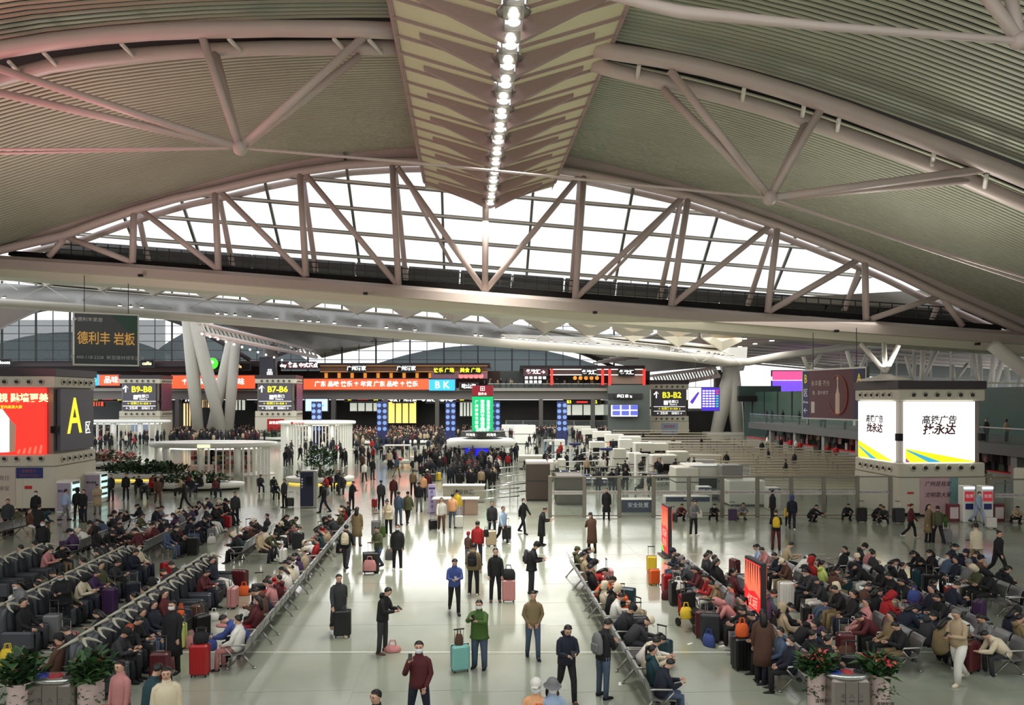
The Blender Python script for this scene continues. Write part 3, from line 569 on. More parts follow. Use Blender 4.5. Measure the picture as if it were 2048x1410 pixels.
# balcony railing with balusters
br = thing('balcony_railing', (0, 0, 0), 'glass balcony railing with steel posts along the far upper level', 'railing')
fb('handrail', 975, 1216, 767, 768, 2.4, chrome, br, .1); fb('glass_panel', 975, 1216, 768, 777, 2.4, glass, br, .05)
for x in range(975, 1216, 12): fb('post', x, x+1, 767, 777, 2.45, steeld, br, .1)
# grey lift block beside the gates
lb_ = thing('glass_block', (0, 0, 0), 'greenish grey glazed block between the balcony and the B3-B2 kiosk', 'building block')
fb('wall', 1216, 1300, 770, 868, 4, mat('grey green glazing', (104, 112, 108), .25, noise=.15, nscale=.3), lb_, 8)
fb('sign_strip', 1216, 1285, 787, 798, 4.3, steeld, lb_, .2)
board(1230, 1268, 788, 797, steeld, 'white lit direction sign on the glazed block', [('出口 ■ ↘', .5, .5, .8, whit)], 5, 'direction_sign', False)
r = board(1222, 1275, 810, 833, emi('pale screen', (225, 228, 245), 1.2), 'screen of six pictures on the glazed block', (), 5, 'video_screen')
for k in range(6): MB().box(.25+(k % 3)*1.5, 1.5+(k % 3)*1.5, -.03, 0, .2+(k//3)*.95, .95+(k//3)*.95).build('picture_tile', emi('blue picture', (90, 100, 190), .8), r)
board(1285, 1298, 777, 831, ws, 'narrow white and yellow advert panel left of the B3-B2 kiosk', (), 1, 'advert_display')
# departures board
Yd = 100.0
r = thing('departures_board', at(1376, 822, Yd), 'angled violet departures board with white rows beside the B3-B2 kiosk', 'display', -.12)
MB().box(0, 4.1, 0, .3, 0, 3.2).build('case', steeld, r); MB().box(.05, 1.7, -.03, 0, .35, 3.1).build('advert_face', ws, r); MB().box(1.75, 4.05, -.03, 0, .05, 3.1).build('table_face', emi('deep violet', (60, 36, 170), 1), r)
MB().poly([(.2, -.04, 1.2), (1.3, -.04, 2.6), (1.5, -.04, 2.4), (.6, -.04, .9)], (0, .01, 0)).build('advert_shape', emi('violet', (90, 60, 190), .8), r)
for k in range(7):
    for j in range(4): MB().box(1.9+j*.42, 2.2+j*.42, -.04, -.03, .55+k*.34, .72+k*.34).build('table_cell', whit, r)
    MB().box(3.62, 3.95, -.04, -.03, .55+k*.34, .72+k*.34).build('status_cell', gre if k < 5 else redl, r)
for x in (1, 3): MB().bar((x, .15, 3.2), (x, .15, 7.5), .04, 6).build('hanger_rod', steeld, r)

# slanted columns
def legs(name, segs, m, label, cat='column', r0=.8, g=None):
    r = thing(name, segs[0][0], label, cat, group=g); o = segs[0][0]
    for a, b_ in segs: MB().tube([a-o, (a+b_)/2-o, b_-o], [r0*.8, r0, r0*.95], 14).build('column_leg', m, r, smooth=True)
    MB().rbox((segs[0][0]+segs[-1][0])/2-o+Vector((0, 0, .2)), (3*r0+abs(segs[0][0].x-segs[-1][0].x), 2.6*r0, .5), b=.08).build('plinth', m, r)
    return r
c1 = 118
legs('slanted_column', [(at(398, 880, c1), at(376, 636, c1-4)), (at(448, 880, c1), at(388, 640, c1-4))], colm, 'left pair of tall white slanted columns behind the oval booth', r0=1.0)
legs('slanted_column', [(at(418, 880, c1+5), at(462, 684, c1+8)), (at(456, 880, c1+5), at(470, 684, c1+8))], colm, 'right pair of white slanted columns meeting below the ribbed wing', r0=.9)
Yr = 132
legs('slanted_column', [(at(1432, 869, Yr), at(1466, 726, Yr-3)), (at(1476, 869, Yr), at(1462, 726, Yr-3))], steelw, 'large white A-shaped column under the corner of the rim', r0=1.35)
legs('slanted_column', [(at(1440, 869, Yr+7), at(1440, 740, Yr+7))], facm, 'shaded column leg behind the white A-shaped column', r0=1.2)
MB().tube([at(1444, 727, Yr-2), at(1484, 724, Yr-2)], 1.6, 10).build('column_head', steelw, bpy.data.objects['slanted_column.002'], smooth=True).matrix_parent_inverse = Matrix.Translation(-bpy.data.objects['slanted_column.002'].location)
legs('round_column', [(at(541, 870, 128), at(541, 690, 128))], facm, 'round grey column rising behind the B7-B6 kiosk', r0=1.2)
r = board(520, 548, 716, 752, mat('slate advert', (60, 60, 72), .5), 'small slate advert box above the B7-B6 kiosk', [('品', .7, .2, .35, whit)], 6, 'advert_box')

# ribbed wings of the far roofs
wingm = mat('brown grey wing soffit', (118, 108, 100), .5, .1, noise=.4, nscale=.12); ribl = mat('light rib', (205, 200, 188), .5)
def wing(label, outline, ribs, lights, pinkish=False):
    r = thing('roof_wing', (0, 0, 0), label, 'roof wing')
    MB().poly([at(*p) for p in outline], (0, 1.2, .3)).build('soffit', wingm, r)
    (x0, y0, Y0), (x1, y1, Y1), h, n = ribs
    for k in range(n+1):
        t = k/n; x, y, Y = x0+(x1-x0)*t, y0+(y1-y0)*t, Y0+(Y1-Y0)*t; hh = h*(1-.3*t)
        MB().poly([at(x, y, Y), at(x+hh*.45, y+hh, Y+.4), at(x+hh*.45+3, y+hh, Y+.4), at(x+3, y, Y)], (0, .4, 0)).build('rib', ribl, r)
    MB().tube([at(x0-3, y0, Y0+.3), at(x1, y1, Y1+.3)], .3, 6).build('rib_rail', steel, r); MB().tube([at(x0, y0+h+2, Y0), at(x1+8, y1+h*.7+2, Y1)], .35, 6).build('rib_rail', steel, r)
    for x, y, Y in lights: MB().ball(at(x, y, Y), .16, 6).build('lamp', emi('lamp', (255, 240, 235), 8), r)
    return r
wing('brown grey roof wing with pale ribs hanging behind the left columns', [(396, 634, 106), (520, 668, 132), (630, 704, 154), (644, 716, 156), (760, 690, 160), (880, 666, 165), (620, 646, 130)], ((400, 646, 99), (625, 700, 146), 18, 26), [(404+k*16, 668+k*5.2, 98+k*2.6) for k in range(14)])
wing('brown roof wing with pale ribs right of the far gable', [(1140, 704, 160), (1300, 744, 150), (1500, 728, 120), (1430, 716, 120)], ((1305, 752, 150), (1430, 736, 128), 20, 22), [(1320+k*11, 772-k*2.2, 148-k) for k in range(9)])
# far gable: curtain wall with mullions and the grey shells outside
cwl = thing('window_2', (0, 0, 0), None, None, kind='structure')
YC = 155
for x in list(range(-200, 1300, 34)): MB().tube([at(x, 752, YC), at(x, 560, YC)], .1 if x % 4 else .22, 4).build('mullion', steeld, cwl)
for y in (651, 667, 682, 700, 718): MB().tube([at(-200, y, YC), at(1300, y+2, YC)], .09, 4).build('transom', steeld, cwl)
arch_gl = []
def arc(x0, x1, yb, yp, n=14): return [(x0+(x1-x0)*i/n, yb-(yb-yp)*(1-(2*i/n-1)**2)) for i in range(n+1)]
MB().poly([at(x, y, YC) for x, y in arc(500, 1230, 738, 652)]+[at(1230, 560, YC), at(500, 560, YC)][:0]+[at(x, y-7, YC) for x, y in reversed(arc(500, 1230, 738, 652))], (0, .6, 0)).build('arch_rib', dkr, cwl)
shell = mat('grey outdoor shell roof', (84, 94, 96), .4, .2, noise=.3, nscale=.05)
for x0, x1, yb, yp, Y, lab in ((690, 1250, 752, 690, 230, 'grey domed roof outside the far gable'), (-140, 420, 752, 664, 250, 'dark grey domed roof outside the left windows'), (260, 640, 752, 646, 260, 'dim grey roof shell outside between the columns'), (560, 1000, 752, 728, 210, 'low grey roof outside the far gable')):
    b = MB(); P = arc(x0, x1, yb, yp, 18); b.add([p for x, y in P for p in (at(x, y, Y), at(x, y, Y)+Vector((0, 40, -6)), at(x, yb+5, Y))], [(3*i, 3*i+3, 3*i+4, 3*i+1) for i in range(18)]+[(3*i, 3*i+2, 3*i+5, 3*i+3) for i in range(18)])
    b.build('outdoor_roof', shell, None, True, label=lab, cat='roof')
MB().poly([at(-60, 600, 140), at(90, 612, 140), at(10, 650, 141), at(-60, 690, 142)], (0, 1, 0)).build('soffit', wingm, cwl)
MB().tube([at(x, y, 152) for x, y in arc(-150, 500, 720, 610)], .5, 6).build('arch_rib', dkr, cwl, smooth=True)
# far dim band closing the view under the gable on both sides
MB().poly([at(-500, 640, 170), at(-500, 760, 170), at(330, 760, 170), at(330, 640, 170)], (0, .2, 0)).build('window_glass_far', mat('dim far glazing', (86, 96, 98), .3, alpha=.45), cwl)
# ------------------------------------------------------------- right side concourse: balcony slab, shops, tinted glazing, outer roof
sd = thing('wall_right', (0, 0, 0), None, None, kind='structure')
def ub(u0, u1, Y0, Y1, z0, z1, name, m, parent):      # box along the hall axis
    b = MB(); b.add([U(u, y, z) for z in (z0, z1) for y in (Y0, Y1) for u in (u0, u1)], [(0, 2, 3, 1), (4, 5, 7, 6), (0, 1, 5, 4), (2, 6, 7, 3), (0, 4, 6, 2), (1, 3, 7, 5)]); return b.build(name, m, parent)
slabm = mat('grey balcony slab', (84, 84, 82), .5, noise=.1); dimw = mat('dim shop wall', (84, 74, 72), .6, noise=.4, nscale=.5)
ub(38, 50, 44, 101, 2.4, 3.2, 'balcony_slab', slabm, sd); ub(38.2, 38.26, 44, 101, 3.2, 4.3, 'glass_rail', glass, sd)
ub(38.15, 38.25, 44, 101, 4.28, 4.36, 'handrail', chrome, sd)
ub(47, 47.4, 62, 124, 3.2, 7.4, 'tinted_wall', mat('green tinted wall', (64, 92, 84), .25, noise=.2, nscale=.2), sd)
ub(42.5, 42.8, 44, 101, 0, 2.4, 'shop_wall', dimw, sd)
for y in range(45, 101, 7): ub(38.2, 38.7, y, y+.6, 0, 2.4, 'pillar', greyp, sd)
for y in range(73, 124, 5): ub(46.9, 47, y, y+.2, 3.2, 7.4, 'mullion', steeld, sd)
hang = [mat('cloth '+n, c, .8, noise=.2) for n, c in (('red', (150, 50, 52)), ('pink', (190, 130, 130)), ('navy', (36, 40, 62)), ('white', (196, 190, 184)), ('tan', (150, 124, 96)), ('black', (30, 28, 30)), ('grey', (110, 108, 108)), ('green', (60, 86, 64)))]
gm = [MB().rbox((0, 0, .5), (.16, .5, .9), b=.03).mesh('garment', m) for m in hang]
cr = thing('clothing_rack', U(40.2, 60, 0), 'long row of hanging clothes in the shops under the right balcony', 'clothes display')
for k in range(150):
    y = 46+(k % 75)*.72; zz = .9 if k < 75 else 1.5
    put('garment', random.choice(gm), cr, U(40+random.uniform(-.5, .9), y, zz)-U(40.2, 60), random.uniform(-.3, .3), scale=(1, 1, random.uniform(.6, 1)))
MB().tube([U(40.1, 46, 2.3)-U(40.2, 60), U(40.1, 100, 2.3)-U(40.2, 60)], .05, 6).build('rail', chrome, cr)
rdb = thing('shop_counter', (0, 0, 0), 'grey shop counters with red edge under the right balcony', 'counter')
for y in range(48, 98, 12): ub(38.9, 39.5, y, y+8, 0, 1.0, 'counter', greyp, rdb); ub(38.85, 39.55, y, y+8, 1.0, 1.08, 'red_edge', redp, rdb)
board(1545, 1728, 742, 789, emi('pink violet screen', (120, 84, 235), 1.1), 'wide pink and violet LED wall at the far right behind the burgundy billboard', [('▬▬▬▬▬▬▬▬▬▬▬', .45, .72, .5, whit)], 4, 'led_wall')
MB().box(at(1545, 0, 125.6).x, at(1728, 0, 125.6).x, 125.6, 125.7, at(0, 760, 125.6).z, at(0, 742, 125.6).z).build('led_band', emi('pink', (225, 90, 150), 1.1), bpy.data.objects['led_wall']).matrix_parent_inverse = Matrix.Translation(-bpy.data.objects['led_wall'].location)
fb('end_wall', 1490, 2300, 790, 880, 3, mat('green tinted wall', (64, 92, 84), .3), sd, .5)
fb('end_block', 1478, 1562, 772, 803, 8, mat('dark green box', (52, 68, 64), .5), sd, 1); fb('end_block', 1478, 1600, 792, 802, 9, gap, sd, 1)
MB().poly([at(1730, 700, 128), at(2400, 640, 128), at(2400, 790, 128), at(1730, 790, 128)], (0, .3, 0)).build('end_glazing', mat('dim end glazing', (120, 128, 122), .3, noise=.3, nscale=.1, alpha=.75), sd)
# outer right glazing with trees outside
wr = thing('window_3', (0, 0, 0), None, None, kind='structure')
for y in range(60, 128, 4): MB().tube([U(62, y, 0), U(62, y, 15)], .12, 4).build('mullion', steelw, wr)
for z in (3.2, 6, 9, 12): MB().tube([U(62, 50, z), U(62, 128, z)], .08, 4).build('transom', steelw, wr)
lf_ = [mat('leaf green', (92, 130, 84), .8, noise=.3), mat('deep leaf green', (58, 92, 56), .8, noise=.3)]
for k in range(7):
    p = U(72+k % 3*3, 66+k*7, 0); r = thing('tree', p, 'round green tree outside the right glazing, %s from the camera' % ordi(k), 'tree', group='trees outside')
    MB().tube([(0, 0, 0), (.1, 0, 3.5)], [.25, .16], 7).build('trunk', mat('bark', (90, 74, 58), .9), r)
    b = MB()
    for _ in range(900):
        a, q, h = random.uniform(0, 6.3), 2.7*sqrt(random.random()), random.uniform(2.2, 7.2); q *= max(.2, 1-abs(h-4.4)/3.4); c0 = Vector((cos(a)*q, sin(a)*q, h)); d1 = Vector((random.uniform(-1, 1), random.uniform(-1, 1), random.uniform(-.6, .6)))*.35; d2 = Vector((random.uniform(-1, 1), random.uniform(-1, 1), random.uniform(-.6, .6)))*.3
        b.add([c0, c0+d1, c0+d1+d2, c0+d2], [(0, 1, 2, 3)])
    b.build('foliage', lf_[k % 2], r)['kind'] = 'stuff'
# outer roof over the right concourse with lamps
rfm = mat('outer roof sheet', (158, 156, 148), .5, .1, noise=.25, nscale=.15)
ro = thing('ceiling_outer', (0, 0, 0), None, None, kind='structure')
k = 0
for y in range(64, 150, 6):
    MB().poly([U(26, y, H+7.6+y*.01), U(46, y, H+8.6+y*.012), U(70, y, H+6.4), U(110, y, H+4), U(110, y+5.4, H+4), U(70, y+5.4, H+6.4), U(46, y+5.4, H+8.6+y*.012), U(26, y+5.4, H+7.6+y*.01)], (0, 0, .2)).build('roof_sheet', rfm, ro)
    MB().tube([U(26, y+5.7, H+7.1), U(46, y+5.7, H+8.1), U(70, y+5.7, H+5.9), U(110, y+5.7, H+3.5)], .2, 6).build('roof_tube', steel, ro)
    for u in (30, 36, 42, 50):
        if y > 78 and k < 24: r = thing('downlight', U(u, y+3, H+7.3+(u-26)*.035), 'round roof downlight over the right concourse, %s counted from the camera' % ordi(k), 'downlight', group='downlights over the right concourse'); put('housing', dl, r, scale=2); put('lens', de, r, (0, 0, -.04), scale=2); k += 1
# slim slanted roof struts at the right
sg = 'slanted roof struts at the right'
for i, (a, b_, Y) in enumerate(((( (1601, 700), (1612, 742)), ((1648, 700), (1624, 745)), 95), (((1690, 688), (1706, 760)), ((1742, 690), (1716, 765)), 88), (((1812, 712), (1823, 765)), ((1830, 712), (1829, 765)), 92), (((1846, 700), (1838, 765)), ((1874, 700), (1849, 765)), 78), (((1944, 700), (1958, 800)), ((1960, 702), (1966, 800)), 86), (((1990, 704), (1972, 812)), ((2010, 704), (1980, 840)), 70), (((2013, 735), (2021, 842)), ((2046, 740), (2026, 842)), 74), (((1905, 730), (1900, 765)), ((1935, 728), (1916, 765)), 100))):
    base = at(*b_[1], Y); base.z = 0; r = thing('slanted_strut', base, 'pair of slim pale struts splaying to the right-hand roof, %s from the rim' % ordi(i), 'column', group=sg)
    f = at((a[1][0]+b_[1][0])/2, a[1][1], Y) - base
    MB().tube([at(*a[0], Y)-base, f], .24, 8).build('strut', steelw, r, smooth=True); MB().tube([at(*b_[0], Y+1.5)-base, f], .24, 8).build('strut', steelw, r, smooth=True)
    MB().tube([f, (f.x, f.y, 0)], .26, 10).build('post', steelw, r, smooth=True)
r = thing('kiosk_tripod', at(1771, 762, 43.5), 'white three-legged roof support standing on the right kiosk', 'column')
for x, y, Y in ((1722, 688, 45), (1768, 688, 46), (1797, 690, 43)): MB().bar(at(x, y, Y)-r.location, (0, 0, .5), .13, 10).build('leg', steelw, r, smooth=True)
MB().lathe([(1.5, 0), (1.3, .12), (.45, .3), (.3, .4)], 20).build('flange', steelw, r, smooth=True)
MB().tube([at(1962, 765, 44), at(2200, 770, 46)], .06, 6).build('steel_cable', steelw, None, label='thin white steel rod running right from the right kiosk cap', cat='rod')
# slanted near column at the far right edge under the girder
MB().tube([at(1985, 690, 57), at(2100, 780, 57), at(2260, 1100, 57)], [.5, .6, .7], 12).build('slanted_column', steelw, None, True, label='thick white column leaving the girder at the right edge', cat='column')
MB().rbox((0, 0, 2), (2.6, 1.2, 4), b=.1).build('wall_panel', cream, None, loc=at(2078, 980, 48)-Vector((0, 0, 2.6)), label='tall cream partition at the right edge', cat='partition')
# ------------------------------------------------------------- oval white booths
slatw = mat('white lacquer', (236, 236, 230), .3, noise=.03)
def booth(px, py, rx, ry, h, label, y0a, n, shelves=True, lit=''):
    c = gr(px, py); r = thing('oval_booth', c, label, 'booth', group='oval white booths')
    b = MB(); b.lathe([(rx*.92, h-.42), (rx, h-.4), (rx*1.02, h-.2), (rx, h-.02), (rx*.97, h)], 40, sy=ry/rx); b.build('canopy', slatw, r, True)
    MB().lathe([(rx*.97, 0), (rx*.97, .04)], 40, sy=ry/rx).build('base', mat('booth base', (210, 208, 200), .3), r)
    fin = MB().rbox((0, 0, (h-.42)/2), (.1, .32, h-.42)).mesh('fin', slatw)
    for i in range(n):
        a = y0a[0]+(y0a[1]-y0a[0])*i/(n-1); put('fin', fin, r, (cos(a)*rx*.9, sin(a)*ry*.9, 0), a+pi/2)
    for a in (radians(185), radians(225), radians(268), radians(305)): MB().tube([(cos(a)*rx*.88, sin(a)*ry*.88, 0), (cos(a)*rx*.88, sin(a)*ry*.88, h-.4)], rx*.055, 10).build('column', slatw, r, smooth=True)
    MB().tube([(cos(a)*rx*.8, sin(a)*ry*.8, h-.5) for a in [i*pi/12 for i in range(25)]], .05, 5).build('light_ring', emi('cool strip', (255, 250, 240), 3), r)
    if shelves:
        for sx in (-.28, .0, .35):
            s = MB(); s.box(sx*rx-1.0, sx*rx+1.0, 1.2, 1.7, 0, 2.1); s.build('shelf_unit', mat('shelf carcass', (206, 170, 150), .5), r)
            for z in (.35, .75, 1.15, 1.55):
                for k in range(5): MB().box(sx*rx-.9+k*.37, sx*rx-.6+k*.37, .95, 1.2, z, z+.26).build('goods', random.choice(hang), r)
        MB().rbox((-.6, -ry*.5, .45), (1.9, .9, .9), b=.06).build('counter', mat('pinkish counter', (225, 190, 185), .4), r)
        MB().box(-.3, .7, -ry*1.03, -ry*1.0, h-.36, h-.08).build('sign', emi('booth sign', (255, 240, 170), 1.6), r)
    return r
booth(428, 948, 5.3, 2.6, 2.75, 'nearest oval white shop booth with lit shelves, left of the walkway', (radians(276), radians(352)), 12)
bt = booth(634, 899, 4.75, 3.2, 3.6, 'far oval white booth with close upright fins, right of the B7-B6 kiosk', (radians(182), radians(358)), 34, False)
text('■ 母婴室', (-1.5, -3.3, 3.38), .4, redp, bt)
booth(250, 886, 6.4, 3.0, 3.3, 'oval white booth behind the left kiosk with open front', (radians(200), radians(340)), 14, False)

# ------------------------------------------------------------- planters with greenery
def leafy(r, cx, cy_, z, rx, ry, h, n, ms, sz=.3, red=0):
    for mi, m in enumerate(ms):
        b = MB()
        for _ in range(n//len(ms)):
            a = random.uniform(0, 6.283); q = sqrt(random.random()); x, y = cx+cos(a)*q*rx, cy_+sin(a)*q*ry; zz = z+random.random()*h*(1-.4*q)
            d = Vector((random.uniform(-1, 1), random.uniform(-1, 1), random.uniform(-.1, .9))).normalized(); s = sz*random.uniform(.6, 1.2); side = d.cross(Vector((0, 0, 1))).normalized()*s*.22
            p = Vector((x, y, zz)); t = p+d*s; mid = p+d*s*.5+Vector((0, 0, s*.08))
            b.add([p, mid+side, t-Vector((0, 0, s*.1)), mid-side], [(0, 1, 2, 3)])
        o = b.build('foliage', m, r); o['kind'] = 'stuff'
leafA = mat('plant green', (58, 92, 46), .6, noise=.2, nscale=5); leafB = mat('plant dark green', (30, 58, 30), .6, noise=.2, nscale=5); leafR = mat('red bract', (196, 58, 66), .6); leafP = mat('salmon bract', (214, 110, 100), .6)
ledy = emi('yellow strip', (250, 214, 90), 1.1)
def planter(px, py, rx, ry, label, h=1.0, n=500, led=True, col=(leafA, leafB), y0=0):
    c = gr(px, py); r = thing('planter_bench', c, label, 'planter', group='white planters on the concourse')
    MB().lathe([(rx*.93, .12), (rx*.98, .2), (rx, .45), (rx*.98, .5), (rx*.7, .5), (rx*.68, .42)], 28, sy=ry/rx).build('bench_ring', slatw, r, True)
    MB().lathe([(rx*.9, .0), (rx*.9, .12)], 28, sy=ry/rx).build('plinth', ledy if led else gap, r)
    leafy(r, 0, 0, .45, rx*.68, ry*.68, h, n, col, .5)
    return r
planter(290, 958, 5.0, 1.5, 'long white planter with dense greenery left of the near oval booth', 1.0, 900)
planter(228, 934, 3.4, 1.6, 'leafy planter with red flowers beside the left kiosk', 1.2, 500, False, col=(leafA, leafB, leafP))
planter(640, 966, 2.6, 1.6, 'round white planter with a lit tree and glowing yellow base', .4, 160)
planter(560, 880, 5.0, 2.4, 'white planter of ferns before the B7-B6 kiosk', 1.4, 500, False)
planter(765, 888, 6.6, 2.2, 'long white planter left of the green column display', 1.6, 700, False, (leafA, leafB, leafP))
planter(388, 978, 3.6, 1.2, 'low white seat planter in front of the near oval booth', .7, 400, False)
c = gr(640, 966); r = thing('festive_tree', c+Vector((0, 0, .45)), 'small leafy tree with white blossoms in the round planter', 'tree')
MB().tube([(0, 0, 0), (0, 0, 1.2)], .08, 6).build('trunk', mat('bark', (90, 74, 58), .9), r); leafy(r, 0, 0, .8, 1.1, 1.0, 1.7, 500, (leafA, leafB), .4); leafy(r, 0, 0, .9, 1.0, .9, 1.5, 60, (emi('blossom', (240, 245, 255), .8),), .25)

# ------------------------------------------------------------- green column display over the round desk
Yg = 77.0
r = thing('column_display', at(965, 880, Yg), 'tall green LED column display with white text and maroon head', 'display')
wz = 42/F*Yg; zz = lambda y: (880-y)/F*Yg
MB().box(-wz/2, wz/2, 0, wz, zz(866), zz(771)).build('column_core', steeld, r)
MB().box(-wz/2, wz/2, -.06, 0, zz(865), zz(793)).build('green_screen', emi('jade screen', (14, 176, 104), 1.15), r)
MB().box(-wz/2, wz/2, -.06, 0, zz(792), zz(771)).build('maroon_screen', emi('maroon', (130, 26, 40), .9), r)
for i, x in enumerate((-.6, 0, .6)):
    s = ('广州南站欢迎您', '安全出行文明候车', '温馨提示请看车票')[i]
    for j, chh in enumerate(s): text(chh, (x, -.1, zz(804)-j*.37*(8/len(s))), .42 if i == 1 else .33, whit, r, off=.01)
text('温馨提示', (0, -.1, zz(860)), .35, whit, r); text('▣', (0, -.1, zz(778)), .6, whit, r); text('服务台', (0, -.1, zz(788)), .3, whit, r)
MB().lathe([(2.3, 0), (2.3, .55), (2.1, .6)], 8, (0, wz/2, zz(874))).build('sign_collar', steeld, r)
for a in (-.75, .75): text('问询处 ·', (a*1.4, -1.45, zz(868.5)), .35, whit, r, rz=a*.5)
r2 = thing('round_desk', at(962, 880, Yg+1), 'round information desk with broad white canopy under the green display', 'desk')
dz_ = at(0, 880, Yg).z
MB().lathe([(3.2, .18), (3.6, .0), (3.55, -.5), (3.3, -.7)], 28, (0, 0, 0), sx=1, sy=.8).build('canopy', slatw, r2, True)
MB().lathe([(2.2, .02), (2.2, 1.0), (2.3, 1.05)], 24, (0, 0, -dz_), sy=.8).build('counter', slatw, r2, True); MB().lathe([(1.0, 1.0), (1.0, dz_-.4)], 12, (0, 0, -dz_)).build('core', steeld, r2)
MB().box(-1.5, 1.2, -2.65, -2.6, -1.5, -.75).build('blue_ticker', emi('blue ticker', (20, 24, 230), 1.2), r2)
# banner poles beside the display
for i, (px, py) in enumerate(((901, 868), (990, 845), (1124, 843), (633, 815), (764, 812))):
    Y = 96; b0 = at(px, py, Y); r = thing('banner_pole', (b0.x, Y, 0), 'blue and white round-patterned banner pole, %s' % ('left of the green display', 'right of the green display', 'before the B3 gate', 'beside the pale blue screen', 'right of the B6 gate')[i], 'banner', group='blue patterned banner poles')
    zt = at(0, 803, Y).z
    for s in (-.35, .35): MB().box(s-.3, s+.3, 0, .15, .4, zt).build('banner', mat('navy banner', (30, 40, 90), .5, emit=.15), r)
    for s in (-.35, .35):
        for k in range(5): MB().lathe([(.05, 0), (.26, 0), (.26, .03), (.05, .03)], 10).build('round_print', emi('ice blue', (110, 140, 200), .4), r, loc=(s, -.02, zt-.5-k*.75), rz=(pi/2, 0, 0))
    MB().tube([(0, .1, 0), (0, .1, zt)], .06, 6).build('pole', chrome, r)

# ------------------------------------------------------------- security zone machines
boxm = mat('machine cream', (216, 214, 202), .45, noise=.06, nscale=3); boxd = mat('machine brown', (84, 70, 62), .5, noise=.1)
def machine(px, py, w, d, h, label, m=boxm, rz=0, name='scanner', cat='baggage scanner', tunnel=True):
    r = thing(name, gr(px, py), label, cat, rz, 'security machines')
    MB().rbox((0, d/2, h/2+.03), (w, d, h-.06), b=.05).build('housing', m, r)
    MB().box(-w/2-.01, w/2+.01, -.01, d+.01, h*.52, h*.55).box(-w/2+.05, w/2-.05, .05, d-.05, 0, .06).build('seam', steeld, r)
    if tunnel:
        MB().box(-w*.3, w*.3, -.02, .02, h*.3, h*.62).build('tunnel_curtain', gap, r)
        MB().box(-w*.34, w*.34, -1.1, 0, h*.22, h*.28).build('conveyor', steeld, r)
        for xx in (-w*.3, w*.3): MB().box(xx-.03, xx+.03, -1.05, -.98, 0, h*.22).build('conveyor_leg', chrome, r)
    return r
mc = [(1140, 1010, 1.7, 2.0, 1.75, 'dark brown tall cabinet at the start of the fence', boxd, False), (1076, 1002, 1.5, 1.6, 2.35, 'tall brown cabinet beside the steel trolley rails', boxd, False),
      (1080, 962, 2.2, 2.4, 1.5, 'large cream scanner behind the brown cabinets', boxm, True), (1115, 950, 1.4, 1.2, 1.3, 'small cream machine right of the large scanner', boxm, False),
      (1062, 938, 2.2, 1.6, 1.2, 'white scanner near the round desk', boxm, True), (1375, 998, 1.5, 2.0, 2.0, 'cream box behind the fence right of the dark blue banner', boxm, False),
      (1415, 997, 2.4, 1.8, 2.1, 'large cream scanner with pale blue top behind the fence', boxm, True), (1465, 1005, 1.3, 1.2, 2.3, 'tall brownish partition with rounded top at the fence', greyp, False),
      (1495, 1012, 2.2, 2.2, 1.5, 'low wide cream machine behind the fence right of the partition', boxm, False), (1330, 955, 2.1, 1.6, 1.8, 'cream scanner in the middle of the security row', boxm, True),
      (1358, 948, 1.7, 1.4, 1.9, 'tall white machine next to the long rails', boxm, False), (1290, 930, 1.8, 2.0, 2.1, 'white scanner with rounded corners', boxm, True), (1320, 925, 1.7, 1.4, 1.9, 'white scanner partly behind another', boxm, True),
      (1252, 922, 1.3, 1.4, 2.2, 'slim white gate machine', slatw, False), (1262, 908, 2.4, 1.6, 2.0, 'wide white scanner before the rails', boxm, True), (1230, 902, 2.2, 1.6, 2.0, 'white scanner at the middle rear', boxm, True),
      (1205, 893, 2.4, 1.6, 2.0, 'white scanner at the rear left', boxm, True), (1180, 886, 2.2, 1.6, 2.0, 'small looking white scanner at the rear', boxm, True), (1165, 878, 2.6, 1.6, 2.0, 'farthest white scanner but one', boxm, True), (1030, 878, 4.2, 2.0, 2.2, 'white machine row right of the green display', slatw, False),
      (1050, 888, 3.0, 2.2, 2.6, 'large white cabinet right of the round desk', slatw, False), (1240, 940, 1.1, 1.0, 1.9, 'slim cream detector arch cabinet', boxm, False), (1270, 955, 1.1, 1.0, 2.0, 'slim white detector cabinet beside guards', slatw, False),
      (1195, 915, 1.6, 1.4, 1.7, 'cream scanner among the queue', boxm, True), (1120, 905, 1.2, 1.4, 1.5, 'white desk among the queue', boxm, False), (1390, 975, 1.6, 1.4, 1.7, 'cream machine in front of the white rails', boxm, True), (1150, 870, 3.2, 1.6, 1.6, 'low white counter at the far rail', boxm, False)]
for px, py, w, d, h, lab, m, t in mc: machine(px, py, w, d, h, lab, m, 0, 'scanner' if t else 'cabinet', 'baggage scanner' if t else 'cabinet', t)
MB().rbox((0, 0, 0), (1.9, .02, .3)).build('top_sheet', mat('pale blue sheet', (160, 190, 210), .4), None, loc=gr(1415, 997)+Vector((0, 0, 2.1)), rz=(pi/2, 0, 0), label='pale blue sheet on top of the large scanner', cat='sheet')
for i, (x, y) in enumerate(((1056, 948), (1216, 890), (1238, 915), (1316, 935), (1353, 953), (1383, 966))):
    r = thing('beacon_light', at(x, y, 9750/(y+22-HY)), 'small glowing red beacon above a scanner, %s from the left' % ordi(i), 'warning light', group='red beacons'); MB().lathe([(.09, 0), (.1, .2), (.05, .26)], 8).build('dome', emi('beacon red', (255, 60, 30), 4), r, True); MB().lathe([(.03, -1.2), (.03, 0)], 6).build('pole', chrome, r)
